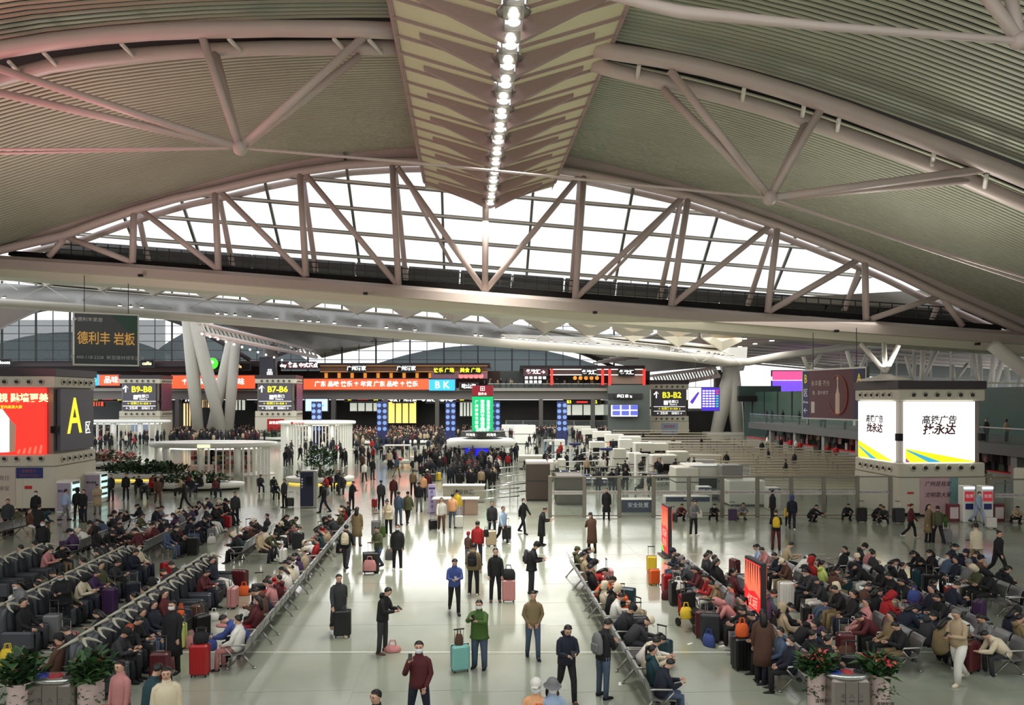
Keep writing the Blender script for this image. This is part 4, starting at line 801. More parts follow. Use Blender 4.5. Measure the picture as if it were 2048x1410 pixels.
# arch detectors
for i, (px, py) in enumerate(((1098, 925), (1150, 935), (1283, 968), (1212, 950))):
    r = thing('detector_arch', gr(px, py), 'white walk-through detector arch, %s from the left' % ordi(i), 'detector arch', .1, 'walk-through detectors')
    for s in (-.45, .45): MB().rbox((s, 0, 1.05), (.12, .5, 2.1), b=.02).build('side_panel', slatw if i else mat('arch blue', (120, 150, 190), .5), r)
    MB().rbox((0, 0, 2.18), (1.02, .5, .2), b=.02).build('crossbar', bl if i % 2 else slatw, r)
# blue signed counters
for i, (x0, x1, yt, yb, s) in enumerate(((1166, 1183, 958, 975, '人物品检查'), (1186, 1247, 958, 977, '安全处置'), (1242, 1310, 999, 1027, '安全处置'), (1331, 1420, 993, 1003, '请勿翻越'), (1537, 1561, 976, 985, '旅客通道'), (1397, 1424, 974, 989, '安检 X光'))):
    Y = (40.0, 40.0, 42.2, 42.3, 43.5, 43.5)[i] if i > 1 else 55
    a, b_ = at(x0, yb, Y), at(x1, yt, Y); r = thing('sign_counter', (a.x, Y, 0), 'navy counter lettered in white, %s' % ('small, left of the wide rear one', 'wide, at the rear behind the fence', 'large, close behind the fence', 'long low, behind the light totem', 'small violet-topped, near the partition', 'violet-topped, before the brownish partition')[i], 'counter', group='navy signed counters')
    w, z0, z1 = b_.x-a.x, max(.05, a.z), b_.z
    MB().rbox((w/2, .4, z1/2), (w, .8, z1), b=.02).build('counter', boxm, r); MB().box(.02, w-.02, -.04, 0, z0, z1-.03).build('front_panel', mat('navy counter', (34, 42, 84), .45), r)
    text(s, (w/2, -.06, (z0+z1)/2+.05*(z1-z0)), (z1-z0)*.42, whp, r)
# marble desk with the lamp-lit lettering, wooden counters and standing sign left of the fence
r = thing('service_desk', gr(928, 1003), 'beige stone service desk with grey lettering before the crowd', 'desk'); MB().rbox((0, 0, .5), (2.55, .8, 1.0), b=.03).build('counter', mat('beige stone', (176, 170, 152), .4, noise=.15, nscale=4), r); MB().rbox((0, 0, 1.03), (2.65, .9, .06)).build('top', slatw, r); text('公安执勤', (0, -.42, .62), .34, steeld, r)
r = thing('wooden_counter', gr(912, 1028), 'low wooden counter with white top in front of the stone desk', 'counter')
for x in (-.75, .1, .85): MB().rbox((x, 0, .42), (.7, .7, .84), b=.02).build('cabinet', mat('pinkish wood', (168, 140, 124), .5, noise=.15, nscale=6), r)
MB().rbox((0, 0, .88), (2.6, .8, .06)).build('top', slatw, r)
r = thing('standing_sign', gr(864, 1025), 'lilac standing sign with vertical characters beside the wooden counter', 'sign'); MB().rbox((0, 0, .8), (.45, .1, 1.6), b=.02).build('panel', mat('lilac board', (176, 164, 196), .5, emit=.1), r); MB().box(-.18, .18, -.06, -.05, 1.32, 1.42).build('sign_band', bl, r)
for j, ch in enumerate('走到候送'): text(ch, (0, -.06, 1.15-j*.27), .2, mat('violet ink', (70, 50, 110), .6), r)
r = thing('information_kiosk', gr(613, 1016), 'tall navy information kiosk standing left of the walkway', 'kiosk', .05); MB().rbox((.1, .25, 1.1), (.95, .5, 2.2), b=.03).build('cabinet', alu, r); MB().box(-.36, .4, -.03, 0, .1, 2.12).build('front_panel', mat('midnight panel', (26, 28, 62), .35), r)
MB().box(-.02, .34, -.05, -.03, 1.3, 1.85).build('screen', mat('dark screen', (20, 22, 34), .2), r)
for j, ch in enumerate('铁路畅行'): text(ch, (-.25, -.05, 1.7-j*.16), .12, whp, r)
# steel trolley rails in front of the crowd
for i, (px, py, w) in enumerate(((1020, 1000, 2.6), (1028, 978, 2.3), (1010, 960, 2.2), (990, 1012, 3.0))):
    r = thing('steel_barrier', gr(px, py), 'slanting steel handrail barrier left of the fence, %s from the camera' % ordi([1, 2, 3, 0][i]), 'barrier', .06, 'steel handrail barriers')
    for k, z in enumerate((.45, .95)): MB().tube([(-w/2, -.3, z-.06), (w/2, .5, z+.08)], .045, 8).build('rail', chrome, r, smooth=True)
    for x in (-w/2+.1, 0, w/2-.1): MB().tube([(x, x*.3+.1, 0), (x, x*.3+.1, .98)], .03, 6).build('post', chrome, r)

# ------------------------------------------------------------- queue rails in the fenced field
qr = mat('queue rail metal', (196, 184, 160), .4, .1, noise=.1); qp = mat('queue post', (60, 58, 54), .5, .3)
pmq = MB().tube([(0, 0, 0), (0, 0, 1.0)], .05, 6).mesh('post', qp)
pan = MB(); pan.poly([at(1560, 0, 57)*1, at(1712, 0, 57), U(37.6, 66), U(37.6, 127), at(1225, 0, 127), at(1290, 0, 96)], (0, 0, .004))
pan.v = [(x, y, .004 if i > 5 else 0) for i, (x, y, z) in enumerate(pan.v)]; pan.build('floor_field_shade', mat('painted field shade', (46, 43, 38), .6, noise=.2, nscale=1), kind='structure')  # dark sheet that paints in the shade between the queue rails
Y = 45.5; k = 0
while Y < 128:
    x0 = min(at(1555 if Y < 52 else 1500 if Y < 60 else 1430, 0, Y).x, U(38, Y).x-4) if Y < 70 else at(1300 if Y < 95 else 1225, 0, Y).x; 
    if 52 > Y: x0 = at(1530, 0, Y).x
    x1 = U(37.4, Y).x
    if Y < 50: x1 = min(x1, at(1712, 0, Y).x)
    r = thing('queue_rail', (x0, Y, 0), 'long double steel queue rail in the fenced field, %s row behind the fence' % ordi(k), 'queue rail', group='queue rails')
    for z in (1.0, .62): MB().box(0, x1-x0, -.06, .06, z-(.07 if z > .8 else .03), z+(.07 if z > .8 else .03)).build('rail', qr, r)
    x = .5
    while x < x1-x0: put('post', pmq, r, (x, 0, 0)); x += 3.2
    Y += Y*Y/1500; k += 1

# ------------------------------------------------------------- glass fence across the hall
fe = thing('glass_fence', U(0, 40.6, 0), 'long steel-framed glass fence with a white lettered band', 'fence', atan2(0.012, 1))
base = fe.location
fx = [1100, 1169, 1239, 1308, 1379, 1446, 1517, 1585, 1651, 1719, 1786]
fm_ = mat('taupe steel', (132, 126, 116), .4, .4, noise=.1)
X = [(p-CX)/F*40.6-base.x for p in fx]; bandm = mat('white band print', (200, 196, 190), .5)
def fence(r, X, h=2.25):
    for x in X: MB().rbox((x, 0, h/2), (.2, .16, h), b=.02).build('post', fm_, r)
    for a, b_ in zip(X, X[1:]):
        MB().box(a+.1, b_-.1, -.01, .01, .12, h-.1).build('glass_pane', glass, r); MB().box(a+.1, b_-.1, -.02, .02, 1.24, 1.44).build('printed_band', bandm, r)
        MB().box(a+.1, b_-.1, -.04, .04, h-.1, h-.02).build('top_rail', fm_, r); MB().box(a+.1, b_-.1, -.03, .03, .06, .12).build('bottom_rail', fm_, r)
        text('◎ CHINA RAILWAY 广州', ((a+b_)/2, -.03, 1.34), .14, mat('band ink', (140, 110, 116), .6), r)
fence(fe, X)
f2 = thing('glass_fence', gr(1985, 1042), 'short glass fence right of the large right kiosk', 'fence'); fence(f2, [0, 1.9, 3.8, 5.7])
f3 = thing('glass_fence', gr(1012, 871), 'far glass fence between the security row and the gates', 'fence'); fence(f3, [0, 2.9, 5.8, 8.7, 11.6, 14.5, 17.4], 2.6)
# white handrails and tables of the security lanes
for i, (px, py, w, a) in enumerate(((1110, 930, 3.0, .3), (1165, 945, 3.2, .25), (1215, 958, 3.0, .3), (1255, 972, 3.2, .2), (1180, 925, 2.6, .3), (1240, 935, 2.8, .3), (1290, 958, 3.0, .25), (1335, 978, 3.0, .2), (1140, 915, 3.0, .3), (1270, 915, 3.4, .1), (1330, 900, 4.0, -.15), (1400, 930, 4.0, -.2), (1480, 955, 4.0, -.2), (1440, 975, 3.0, .1))):
    r = thing('lane_rail', gr(px, py), 'white and steel lane rail of the security zone, %s of them from the left entrance' % ordi(i), 'barrier', a, 'security lane rails')
    for z in (.55, .98): MB().tube([(-w/2, 0, z), (w/2, 0, z)], .05, 6).build('rail', slatw if i % 2 else chrome, r)
    for x in (-w/2+.05, w/2-.05): MB().tube([(x, 0, 0), (x, 0, 1.0)], .04, 6).build('post', chrome, r)
for i, (px, py) in enumerate(((1130, 962), (1172, 972), (1205, 935), (1262, 948), (1310, 970), (1150, 925))):
    r = thing('roller_table', gr(px, py), 'low steel roller table with dark trays in the security zone, %s from the left' % ordi([0, 2, 3, 4, 5, 1][i]), 'table', .15, 'roller tables')
    MB().rbox((0, 0, .72), (2.2, .7, .08), 0, .02).build('table_top', chrome, r)
    for x in (-1, 1):
        for y in (-.28, .28): MB().box(x-.03, x+.03, y-.03, y+.03, 0, .7).build('leg', steeld, r)
    for x in (-.7, 0, .7): MB().rbox((x, 0, .8), (.5, .42, .1), 0, .02).build('tray', gap if x else bl, r)
# ------------------------------------------------------------- people
HAIRC = {'black': (18, 15, 14), 'brown': (52, 34, 26), 'grey': (110, 106, 102), 'ginger': (150, 62, 22)}
CL = {'black': (20, 20, 23), 'navy': (22, 27, 44), 'charcoal': (48, 48, 52), 'grey': (116, 116, 118), 'white': (222, 218, 210), 'cream': (214, 200, 172), 'beige': (176, 156, 126), 'khaki': (128, 110, 78), 'brown': (84, 56, 42), 'maroon': (84, 28, 34), 'red': (160, 26, 30), 'pink': (190, 128, 126), 'olive': (78, 80, 52), 'green': (62, 92, 36), 'teal': (30, 62, 70), 'blue': (58, 76, 136), 'pale blue': (160, 180, 208), 'denim': (70, 86, 108), 'purple': (66, 42, 78), 'orange': (222, 96, 40), 'yellow': (222, 188, 50), 'peach': (236, 176, 130), 'lime': (190, 205, 110), 'mint': (120, 178, 172)}
def cloth(n): return mat('cloth of '+n, CL[n], .85, noise=.22, nscale=7, bump=.15)
skin = mat('skin', (205, 160, 136), .55, noise=.05, nscale=20); eyem = mat('dark eye', (24, 18, 16), .3); lipm = mat('lip', (150, 84, 78), .5)
def hairm(n): return mat('hair '+n, HAIRC[n], .5, noise=.3, nscale=25)
def dv(f, o, s):                                   # direction from 'down', f degrees forward (-Y), o degrees outward
    f, o = radians(f), radians(o); return Vector((s*sin(o), -sin(f)*cos(o), -cos(f)*cos(o)))
# pose: lean, head pitch, hip height, legs ((thigh, shin, out) L, R), arms ((upper fwd, out, fore fwd, fore in) L, R)
POSE = {
 'stand': (1, 6, .93, ((2, -2, 4), (-1, -3, 5)), ((6, 9, 14, 0), (2, 9, 12, 0))),
 'walk': (4, 6, .9, ((26, 6, 2), (-14, -44, 3)), ((-18, 8, 2, 0), (20, 8, 34, 0))),
 'stride': (3, 4, .91, ((-16, -34, 3), (22, 8, 3)), ((24, 8, 40, 0), (-16, 8, -2, 0))),
 'phone': (4, 30, .93, ((3, -2, 5), (-2, -4, 4)), ((18, 8, 98, -26), (14, 8, 92, -30))),
 'walkphone': (4, 28, .9, ((24, 4, 2), (-12, -40, 3)), ((16, 8, 96, -28), (12, 8, 90, -30))),
 'call': (1, 4, .93, ((4, -2, 8), (-2, -4, 8)), ((4, 12, 30, -20), (38, 18, 158, -18))),
 'photo': (1, 8, .93, ((2, -2, 4), (-1, -3, 5)), ((52, 10, 112, -34), (62, 12, 118, -30))),
 'pocket': (2, 12, .91, ((14, 2, 3), (-6, -26, 3)), ((-8, 14, 34, -26), (-8, 14, 34, -26))),
 'sit': (-4, 12, .53, ((84, 2, 6), (82, -4, 7)), ((20, 8, 66, -14), (16, 8, 62, -12))),
 'sitphone': (8, 38, .53, ((84, 4, 5), (86, 0, 6)), ((26, 8, 104, -26), (22, 8, 98, -30))),
 'sitlean': (38, 40, .53, ((82, -6, 9), (84, -4, 9)), ((30, 6, 84, -18), (26, 6, 80, -20))),
 'slump': (-16, 26, .52, ((80, 26, 6), (78, 20, 8)), ((10, 10, 50, -30), (12, 10, 54, -28))),
 'squat': (30, 20, .275, ((112, -38, 10), (116, -36, 12)), ((58, 6, 88, -16), (52, 6, 84, -18))),
}
def joints(P):
    lean, hp, hz, legs, arms = POSE[P]; J = {}
    hip = Vector((0, 0, hz)); up = Vector((0, -sin(radians(lean)), cos(radians(lean)))); cur = up.copy()
    if lean > 20 or P in ('sitphone', 'phone'): cur = (up+Vector((0, -.18, 0))).normalized()
    J['hip'] = hip; J['waist'] = hip+up*.17; J['chest'] = J['waist']+(up+cur).normalized()*.18; J['neck'] = J['chest']+cur*.15; J['up'] = cur
    a = radians(lean*.6+hp); hd = Vector((0, -sin(a), cos(a))); J['hd'] = hd; J['head'] = J['neck']+cur*.045+hd*.125; J['top'] = J['head']+hd*.11
    fw = Vector((0, -cos(a), -sin(a))); J['fw'] = fw
    for k, s in ((0, 1), (1, -1)):
        th, sh, o = legs[k]; h = hip+Vector((s*.09, 0, -.02)); kn = h+dv(th, o, s)*.43; an = kn+dv(sh, o*.3, s)*.42
        J['hp%d' % k], J['kn%d' % k], J['an%d' % k] = h, kn, an
        uf, uo, ff, fi = arms[k]; sd_ = J['neck']-cur*.06+Vector((s*.165, 0, 0)); el = sd_+dv(uf, uo, s)*.28; wr_ = el+dv(ff, fi, s)*.25; ha = wr_+dv(ff+6, fi, s)*.09
        J['sd%d' % k], J['el%d' % k], J['wr%d' % k], J['ha%d' % k] = sd_, el, wr_, ha
    return J
def skin_body(name, J, P):
    """one continuous skin-modifier body with a shaped head and five-fingered hands"""
    v, e, r, roots = [], [], [], []
    def av(p, q): v.append(tuple(p)); r.append(q); return len(v)-1
    def ch(ids):
        for a, b_ in zip(ids, ids[1:]): e.append((a, b_))
    pel = av(J['hip'], (.115, .09)); roots.append(pel); wa = av(J['waist'], (.11, .08)); cs_ = av(J['chest'], (.11, .08)); nk = av(J['neck']-J['up']*.01, (.055, .052)); n2 = av(J['neck']+J['up']*.05, (.058, .058))
    h1 = av(J['head']-J['hd']*.06+J['fw']*.018, (.074, .08)); h2 = av(J['head']+J['hd']*.015+J['fw']*.006, (.093, .106)); h3 = av(J['head']+J['hd']*.075-J['fw']*.004, (.08, .092)); ch([pel, wa, cs_, nk, n2, h1, h2, h3])
    for k, s in ((0, 1), (1, -1)):
        sd_ = av(J['sd%d' % k], (.042, .042)); el = av(J['el%d' % k], (.034, .034)); fm2 = av((J['el%d' % k]*.6+J['wr%d' % k]*.4), (.03, .03)); wr_ = av(J['wr%d' % k], (.025, .022)); pa = av((J['wr%d' % k]+J['ha%d' % k])/2, (.034, .018)); pe = av(J['ha%d' % k], (.034, .016)); ch([cs_, sd_, el, fm2, wr_, pa, pe])
        hp_ = av(J['hp%d' % k], (.08, .08)); tm2 = av((J['hp%d' % k]+J['kn%d' % k])/2, (.07, .07)); kn = av(J['kn%d' % k], (.052, .052)); cf = av(J['kn%d' % k]*.65+J['an%d' % k]*.35, (.05, .05)); an = av(J['an%d' % k], (.034, .034)); to = av(J['an%d' % k]+Vector((s*.015, -.13, -.045)), (.03, .022)); ch([pel, hp_, tm2, kn, cf, an, to])
        hd_ = (J['ha%d' % k]-J['wr%d' % k]).normalized(); lat = hd_.cross(Vector((0, 1, .3))).normalized(); curl = lat.cross(hd_).normalized(); curl = curl if curl.z < 0 or abs(hd_.z) > .6 else -curl
        for fi in range(4):
            o = (fi-1.5)*.019; L = (.062, .074, .07, .054)[fi]; b0 = J['ha%d' % k]+lat*o-hd_*.015; b1 = b0+hd_*(L*.62)+curl*.006; b2 = b1+(hd_*.6+curl*.55).normalized()*L*.6
            a0 = av(b0, (.0088, .0088)); roots.append(a0); ch([a0, av(b1, (.0082, .0082)), av(b2, (.0066, .0066))])
        t0 = (J['wr%d' % k]+J['ha%d' % k])/2-lat*.02*s*0+lat*(-.024); a0 = av(t0, (.011, .011)); roots.append(a0); ch([a0, av(t0-lat*.022+hd_*.024, (.0095, .0095)), av(t0-lat*.03+hd_*.055+curl*.012, (.0078, .0078))])
    lt = Vector((1, 0, 0)); C = J['head']
    a0 = av(C+J['fw']*.07, (.014, .018)); roots.append(a0); ch([a0, av(C+J['fw']*.097-J['hd']*.022, (.011, .011))])
    for s in (1, -1): a0 = av(C+lt*s*.068-J['fw']*.004, (.014, .02)); roots.append(a0); ch([a0, av(C+lt*s*.088-J['fw']*.01+J['hd']*.008, (.01, .02))])
    me = bpy.data.meshes.new(name); me.from_pydata(v, e, []); o = bpy.data.objects.new(name, me); COL.objects.link(o)
    m = o.modifiers.new('s', 'SKIN'); m.use_smooth_shade = True; m.branch_smoothing = .3
    sl = me.skin_vertices[0].data if len(me.skin_vertices) else None
    if sl is None:
        bm = bmesh.new(); bm.from_mesh(me); bm.verts.layers.skin.verify(); bm.to_mesh(me); bm.free(); sl = me.skin_vertices[0].data
    for i, q in enumerate(r): sl[i].radius = q; sl[i].use_root = i in roots
    ss = o.modifiers.new('u', 'SUBSURF'); ss.levels = 1; ss.render_levels = 1
    return o
def blob(mb, c, r, n=6): mb.ball(c, r, n)
def face_bits(J):
    b = MB(); C = J['head']; lt = Vector((1, 0, 0))
    for s in (1, -1): b.ball(C+J['fw']*.082+lt*s*.031+J['hd']*.012, .0115, 6); b.tube([C+J['fw']*.085+lt*s*.016+J['hd']*.034, C+J['fw']*.08+lt*s*.048+J['hd']*.034], .005, 4)
    b2 = MB(); b2.tube([C+J['fw']*.083-lt*.022-J['hd']*.056, C+J['fw']*.09-J['hd']*.055, C+J['fw']*.083+lt*.022-J['hd']*.056], .007, 4)
    return b, b2
def jacket_mb(J, P, lng=0, puff=1, hood=False):
    b = MB(); up = J['up']; sit = P in ('sit', 'sitphone', 'sitlean', 'slump', 'squat')
    base = J['hip']; down = Vector((0, 0, -1)) if not sit else Vector((0, -.55, -.15))
    pts = []; rr = []
    if lng and not sit: pts += [base+down*(.12+lng), base+down*(.1+lng*.5)]; rr += [(.215*puff, .165*puff), (.2*puff, .15*puff)]
    pts += [base+down*(.09 if not sit else .05), base+up*.02, J['waist'], J['chest'], J['neck']-up*.07, J['neck']-up*.02, J['neck']+up*.035]
    rr += [(.19*puff, .145*puff), (.187*puff, .14*puff), (.178*puff, .132*puff), (.19*puff, .138*puff), (.165, .112), (.1, .088), (.07, .07)]
    b.tube(pts, rr, 12, up=(1, 0, 0))
    b.tube([J['neck']-up*.03, J['neck']+up*.02, J['neck']+up*.062], [(.086, .084), (.078, .076), (.074, .07)], 10, up=(1, 0, 0))
    for k in (0, 1):
        s, el, w = J['sd%d' % k], J['el%d' % k], J['wr%d' % k]; q = J['neck']-up*.06; b.tube([q*.62+s*.38-up*.015, q*.25+s*.75-up*.012, s*.86+el*.14-up*.008, s*.5+el*.5, el, el*.5+w*.5, w, w+(w-el).normalized()*.02], [.06*puff, .064*puff, .062*puff, .062*puff, .056*puff, .05*puff, .042, .036], 8)
    if hood: b.tube([J['neck']+up*.05-J['fw']*.03, J['neck']+up*.0-J['fw']*.11, J['neck']-up*.09-J['fw']*.12], [(.1, .05), (.12, .06), (.06, .03)], 8, up=(1, 0, 0))
    return b
def trouser_mb(J, P, wide=1):
    b = MB(); up = J['up']; b.tube([J['waist']-up*.03, J['hip']+up*.03, J['hip']-Vector((0, 0, .07))], [(.155, .112), (.172, .13), (.14, .11)], 12, up=(1, 0, 0))
    for k in (0, 1):
        h, kn, an = J['hp%d' % k], J['kn%d' % k], J['an%d' % k]; b.tube([h, h*.5+kn*.5, kn, kn*.5+an*.5, an+(an-kn).normalized()*.02], [.1, .086*wide, .068*wide, .062*wide, .056*wide], 9)
    return b
def shoe_mb(J, k):
    an = J['an%d' % k]; b = MB(); sx = 1 if k == 0 else -1; z = an.z-.085
    b.tube([(an.x, an.y+.065, z+.05), (an.x, an.y+.02, z+.06), (an.x+sx*.01, an.y-.07, z+.045), (an.x+sx*.018, an.y-.155, z+.035), (an.x+sx*.018, an.y-.195, z+.03)], [(.032, .045), (.042, .06), (.047, .045), (.045, .034), (.025, .022)], 8, up=(1, 0, 0))
    return b
def hair_mb(J, st):
    C = J['head']+J['hd']*.03; b = MB(); X = Vector((1, 0, 0)); fw, hd = J['fw'], J['hd']; vs = []; n = 14; m = 7
    def P3(x, f, h): return C+X*x+fw*f+hd*h
    for i in range(m+1):
        th = pi*.7*i/m
        for j in range(n):
            a = 2*pi*j/n; f = cos(a); lim = .42 if f > .5 else .66 if f > .15 else .84 if f > -.3 else 1
            t = th*(lim if i > m*.5 else (1 if lim == 1 else .75+.25*lim)); vs.append(P3(.092*sin(t)*sin(a), .102*sin(t)*f-.008, .1*cos(t)-.012))
    b.add(vs, [(i*n+j, i*n+(j+1) % n, (i+1)*n+(j+1) % n, (i+1)*n+j) for i in range(m) for j in range(n)])
    if st == 'long': b.tube([P3(0, -.05, .02), P3(0, -.085, -.08), P3(0, -.1, -.2), P3(0, -.105, -.32)], [(.085, .06), (.09, .05), (.095, .035), (.06, .02)], 8, up=(1, 0, 0))
    if st == 'tail': b.tube([P3(0, -.09, .04), P3(0, -.14, .0), P3(0, -.13, -.14), P3(0, -.12, -.2)], [.025, .032, .026, .01], 7)
    if st == 'bun': b.ball(P3(0, -.1, .06), .045, 8)
    return b
def hat_mb(J, st):
    C = J['head']+J['hd']*.05; X = Vector((1, 0, 0)); fw, hd = J['fw'], J['hd']; b = MB()
    def ring(h, rx, rf, o=0, n=14): return [C+X*rx*sin(2*pi*j/n)+fw*(rf*cos(2*pi*j/n)+o)+hd*h for j in range(n)]
    R_ = [ring(-.02, .098, .11), ring(.04, .1, .112), ring(.085, .07, .08), ring(.1, .02, .025)]
    if st == 'bucket': R_ = [ring(-.035, .16, .17), ring(.0, .105, .118)]+R_[1:]
    if st == 'beanie': R_ = [ring(-.03, .1, .112), ring(.05, .1, .11), ring(.1, .075, .085), ring(.125, .02, .02)]
    if st == 'hood': R_ = [ring(-.16, .1, .1, -.03), ring(-.08, .11, .115, -.02), ring(.02, .11, .115, -.015), ring(.08, .08, .09, -.01), ring(.1, .02, .02)]
    n = 14; b.add([p for q in R_ for p in q], [(i*n+j, i*n+(j+1) % n, (i+1)*n+(j+1) % n, (i+1)*n+j) for i in range(len(R_)-1) for j in range(n)]+[tuple(range((len(R_)-1)*n, len(R_)*n))])
    if st == 'cap': b.poly([C+X*-.07+fw*.09, C+X*-.055+fw*.17-hd*.01, C+X*.055+fw*.17-hd*.01, C+X*.07+fw*.09], hd*.012)
    return b
def mask_mb(J):
    C = J['head']-J['hd']*.045; b = MB(); X = Vector((1, 0, 0)); vs = []
    for h, r_, f in ((.04, .09, .106), (.0, .09, .122), (-.045, .07, .1)):
        vs += [C+X*r_*sin(a)+J['fw']*(f*cos(a)+.0)+J['hd']*h for a in (-1.15, -.6, 0, .6, 1.15)]
    return b.add(vs, [(i*5+j, i*5+j+1, i*5+j+6, i*5+j+5) for i in range(2) for j in range(4)])
PM = {}
wm = cloth('black')
objs = {}
for P in POSE: J = joints(P); objs[P] = (J, skin_body('body_'+P, J, P))
bpy.context.view_layer.update(); dg = bpy.context.evaluated_depsgraph_get()
for P, (J, o) in objs.items():
    me = bpy.data.meshes.new_from_object(o.evaluated_get(dg)); me.name = 'body_'+P
    # eyes, brows and mouth join the body surface
    e1, e2 = face_bits(J); me.materials.clear(); [me.materials.append(m) for m in (skin, eyem, lipm)]; bm = bmesh.new(); bm.from_mesh(me)
    for f in bm.faces: f.material_index = 0
    for q, mi in ((e1, 1), (e2, 2)):
        vv = [bm.verts.new(p) for p in q.v]
        for f in q.f:
            try: nf = bm.faces.new([vv[i] for i in f]); nf.material_index = mi
            except ValueError: pass
    bm.to_mesh(me); bm.free(); me.polygons.foreach_set('use_smooth', [True]*len(me.polygons))
    D_ = PM[P] = {'J': J, 'body': me, 'jacket': jacket_mb(J, P).mesh('jacket', wm, True), 'hoodie': jacket_mb(J, P, 0, 1.06, True).mesh('jacket', wm, True), 'puffer': jacket_mb(J, P, .05, 1.2).mesh('jacket', wm, True), 'coat': jacket_mb(J, P, .38, 1.08).mesh('coat', wm, True),
        'trousers': trouser_mb(J, P).mesh('trousers', wm, True), 'wide': trouser_mb(J, P, 1.3).mesh('trousers', wm, True), 'shoe0': shoe_mb(J, 0).mesh('shoe', wm, True), 'shoe1': shoe_mb(J, 1).mesh('shoe', wm, True), 'mask': mask_mb(J).mesh('mask', mat('white mask', (225, 228, 232), .7), True)}
    for st in ('short', 'long', 'tail', 'bun'): D_[st] = hair_mb(J, st).mesh('hair', hairm('black'), True)
    for st in ('cap', 'bucket', 'beanie', 'hood'): D_[st] = hat_mb(J, st).mesh('hat', wm, True)
    # light version for the distance: one body, four colours
    b = MB(); k = 0
    for src, mi in ((jacket_mb(J, P), 0), (trouser_mb(J, P), 1), (hair_mb(J, 'short'), 3), (shoe_mb(J, 0), 4), (shoe_mb(J, 1), 4)):
        n0 = len(b.v); b.v += src.v; b.f += [tuple(i+n0 for i in f) for f in src.f]; b.m += [mi]*len(src.f)
    b.ball(J['head'], (.078, .088, .105), 8, 2); b.tube([J['neck']-J['up']*.02, J['head']], .05, 6, 2)
    for kk in (0, 1): b.ball(J['ha%d' % kk], .042, 6, 2)
    D_['lo'] = b.mesh('body', [wm, wm, skin, hairm('black'), mat('shoe dark', (30, 28, 28), .6)], True)
    bpy.data.objects.remove(o)
NP = [0]
def person(loc, pose='stand', rot=0, top='black', bot='black', label='', hair='black', st='short', hat=None, hatc='black', jk='jacket', mask=False, s=1.0, group=None, shoes='black', lo=None, wide=False, skirt=None):
    """rot: 0 faces the camera, 90 faces right, 180 away, -90 left"""
    D_ = PM[pose]; rz = radians(rot); NP[0] += 1
    if lo is None: lo = loc[1] > 42
    if lo:
        o = put('person', D_['lo'], None, loc, rz, label, 'person', group, scale=s)
        return recolor(o, cloth(top), cloth(bot), None, cloth(hatc) if hat else hairm(hair))
    o = put('person', D_['body'], None, loc, rz, label, 'person', group, scale=s)
    recolor(put(jk if jk == 'coat' else 'jacket', D_[jk], o), cloth(top)); recolor(put('trousers', D_['wide' if wide else 'trousers'], o), cloth(bot))
    recolor(put('hair', D_[st], o), hairm(hair))
    for k in '01': recolor(put('shoe', D_['shoe'+k], o), cloth(shoes))
    if hat: recolor(put('hat', D_[hat], o), cloth(hatc))
    if mask: put('mask', D_['mask'], o)
    return o
def P_(px, py, pose, rot, top, bot, label, **k): return person(gr(px, py), pose, rot, top, bot, label, **k)
def handp(o, pose, k=0): return o.location + Matrix.Rotation(o.rotation_euler.z, 3, 'Z') @ (PM[pose]['J']['ha%d' % k]*o.scale[0])
phm = MB().rbox((0, 0, 0), (.075, .012, .15), b=.004).mesh('phone_case', blackp); phs = mat('lit phone glass', (200, 210, 230), .2, emit=.8)
phs_m = MB().box(-.033, .033, .0065, .008, -.068, .068).mesh('screen', phs)
def phone(o, pose, whose):
    h = (handp(o, pose, 0)+handp(o, pose, 1))/2 if 'phone' in pose or pose == 'photo' else handp(o, pose, 1)
    rz = o.rotation_euler.z; f = Matrix.Rotation(rz, 3, 'Z') @ Vector((0, -.03, .05)); r = put('mobile_phone', phm, None, h+f, (radians(-50) if pose != 'photo' else 0, 0, rz), 'dark mobile phone held by the '+whose, 'phone', 'phones in hand')
    put('screen', phs_m, r); return r

# ------------------------------------------------------------- luggage
def rib_case(w, d, h):
    b = MB(); b.rbox((0, 0, h/2+.05), (w, d, h), b=.035)
    for k in range(5): b.rbox((-w*.36+k*w*.18, 0, h/2+.05), (w*.07, d+.014, h*.86), b=.004)
    return b
CASES = {}
def case_meshes(w, d, h):
    k = (w, d, h)
    if k not in CASES:
        hd_ = MB()
        for s in (-.11, .11): hd_.tube([(0, d*.28, h+.055), (s, d*.28, h+.06), (s, d*.28, h+.38)], .011, 4)
        gp = MB().rbox((0, d*.28, h+.39), (.27, .035, .035), b=.01)
        CASES[k] = (rib_case(w, d, h).mesh('shell', wm), hd_.mesh('telescopic_handle', chrome), gp.mesh('grip', blackp), MB().lathe([(.02, -.015), (.03, -.012), (.03, .012), (.02, .015)], 10).mesh('wheel', blackp), MB().box(-w*.51, w*.51, -d*.02, d*.02, .06, h+.062).mesh('zip_band', steeld))
    return CASES[k]
def suitcase(loc, color, rot, label, size=(.42, .26, .6), handle=True, group=None):
    sh, hm, gp, wh, zb = case_meshes(*size); w, d, h = size
    r = thing('suitcase', loc, label, 'suitcase', radians(rot), group); recolor(put('shell', sh, r), mat('case '+color, CL.get(color, (120, 120, 120)), .35, noise=.1))
    put('zip_band', zb, r)
    if handle: t = put('telescopic_handle', hm, r); put('grip', gp, t)
    for x in (-w*.38, w*.38):
        for y in (-d*.34, d*.34): put('wheel', wh, r, (x, y, .03), (0, pi/2, 0))
    return r
bpb = MB().tube([(0, 0, .0), (0, 0, .05), (0, 0, .3), (0, 0, .42), (0, 0, .46)], [(.13, .07), (.155, .09), (.15, .085), (.1, .06), (.03, .03)], 10, up=(1, 0, 0)).mesh('pack', wm, True)
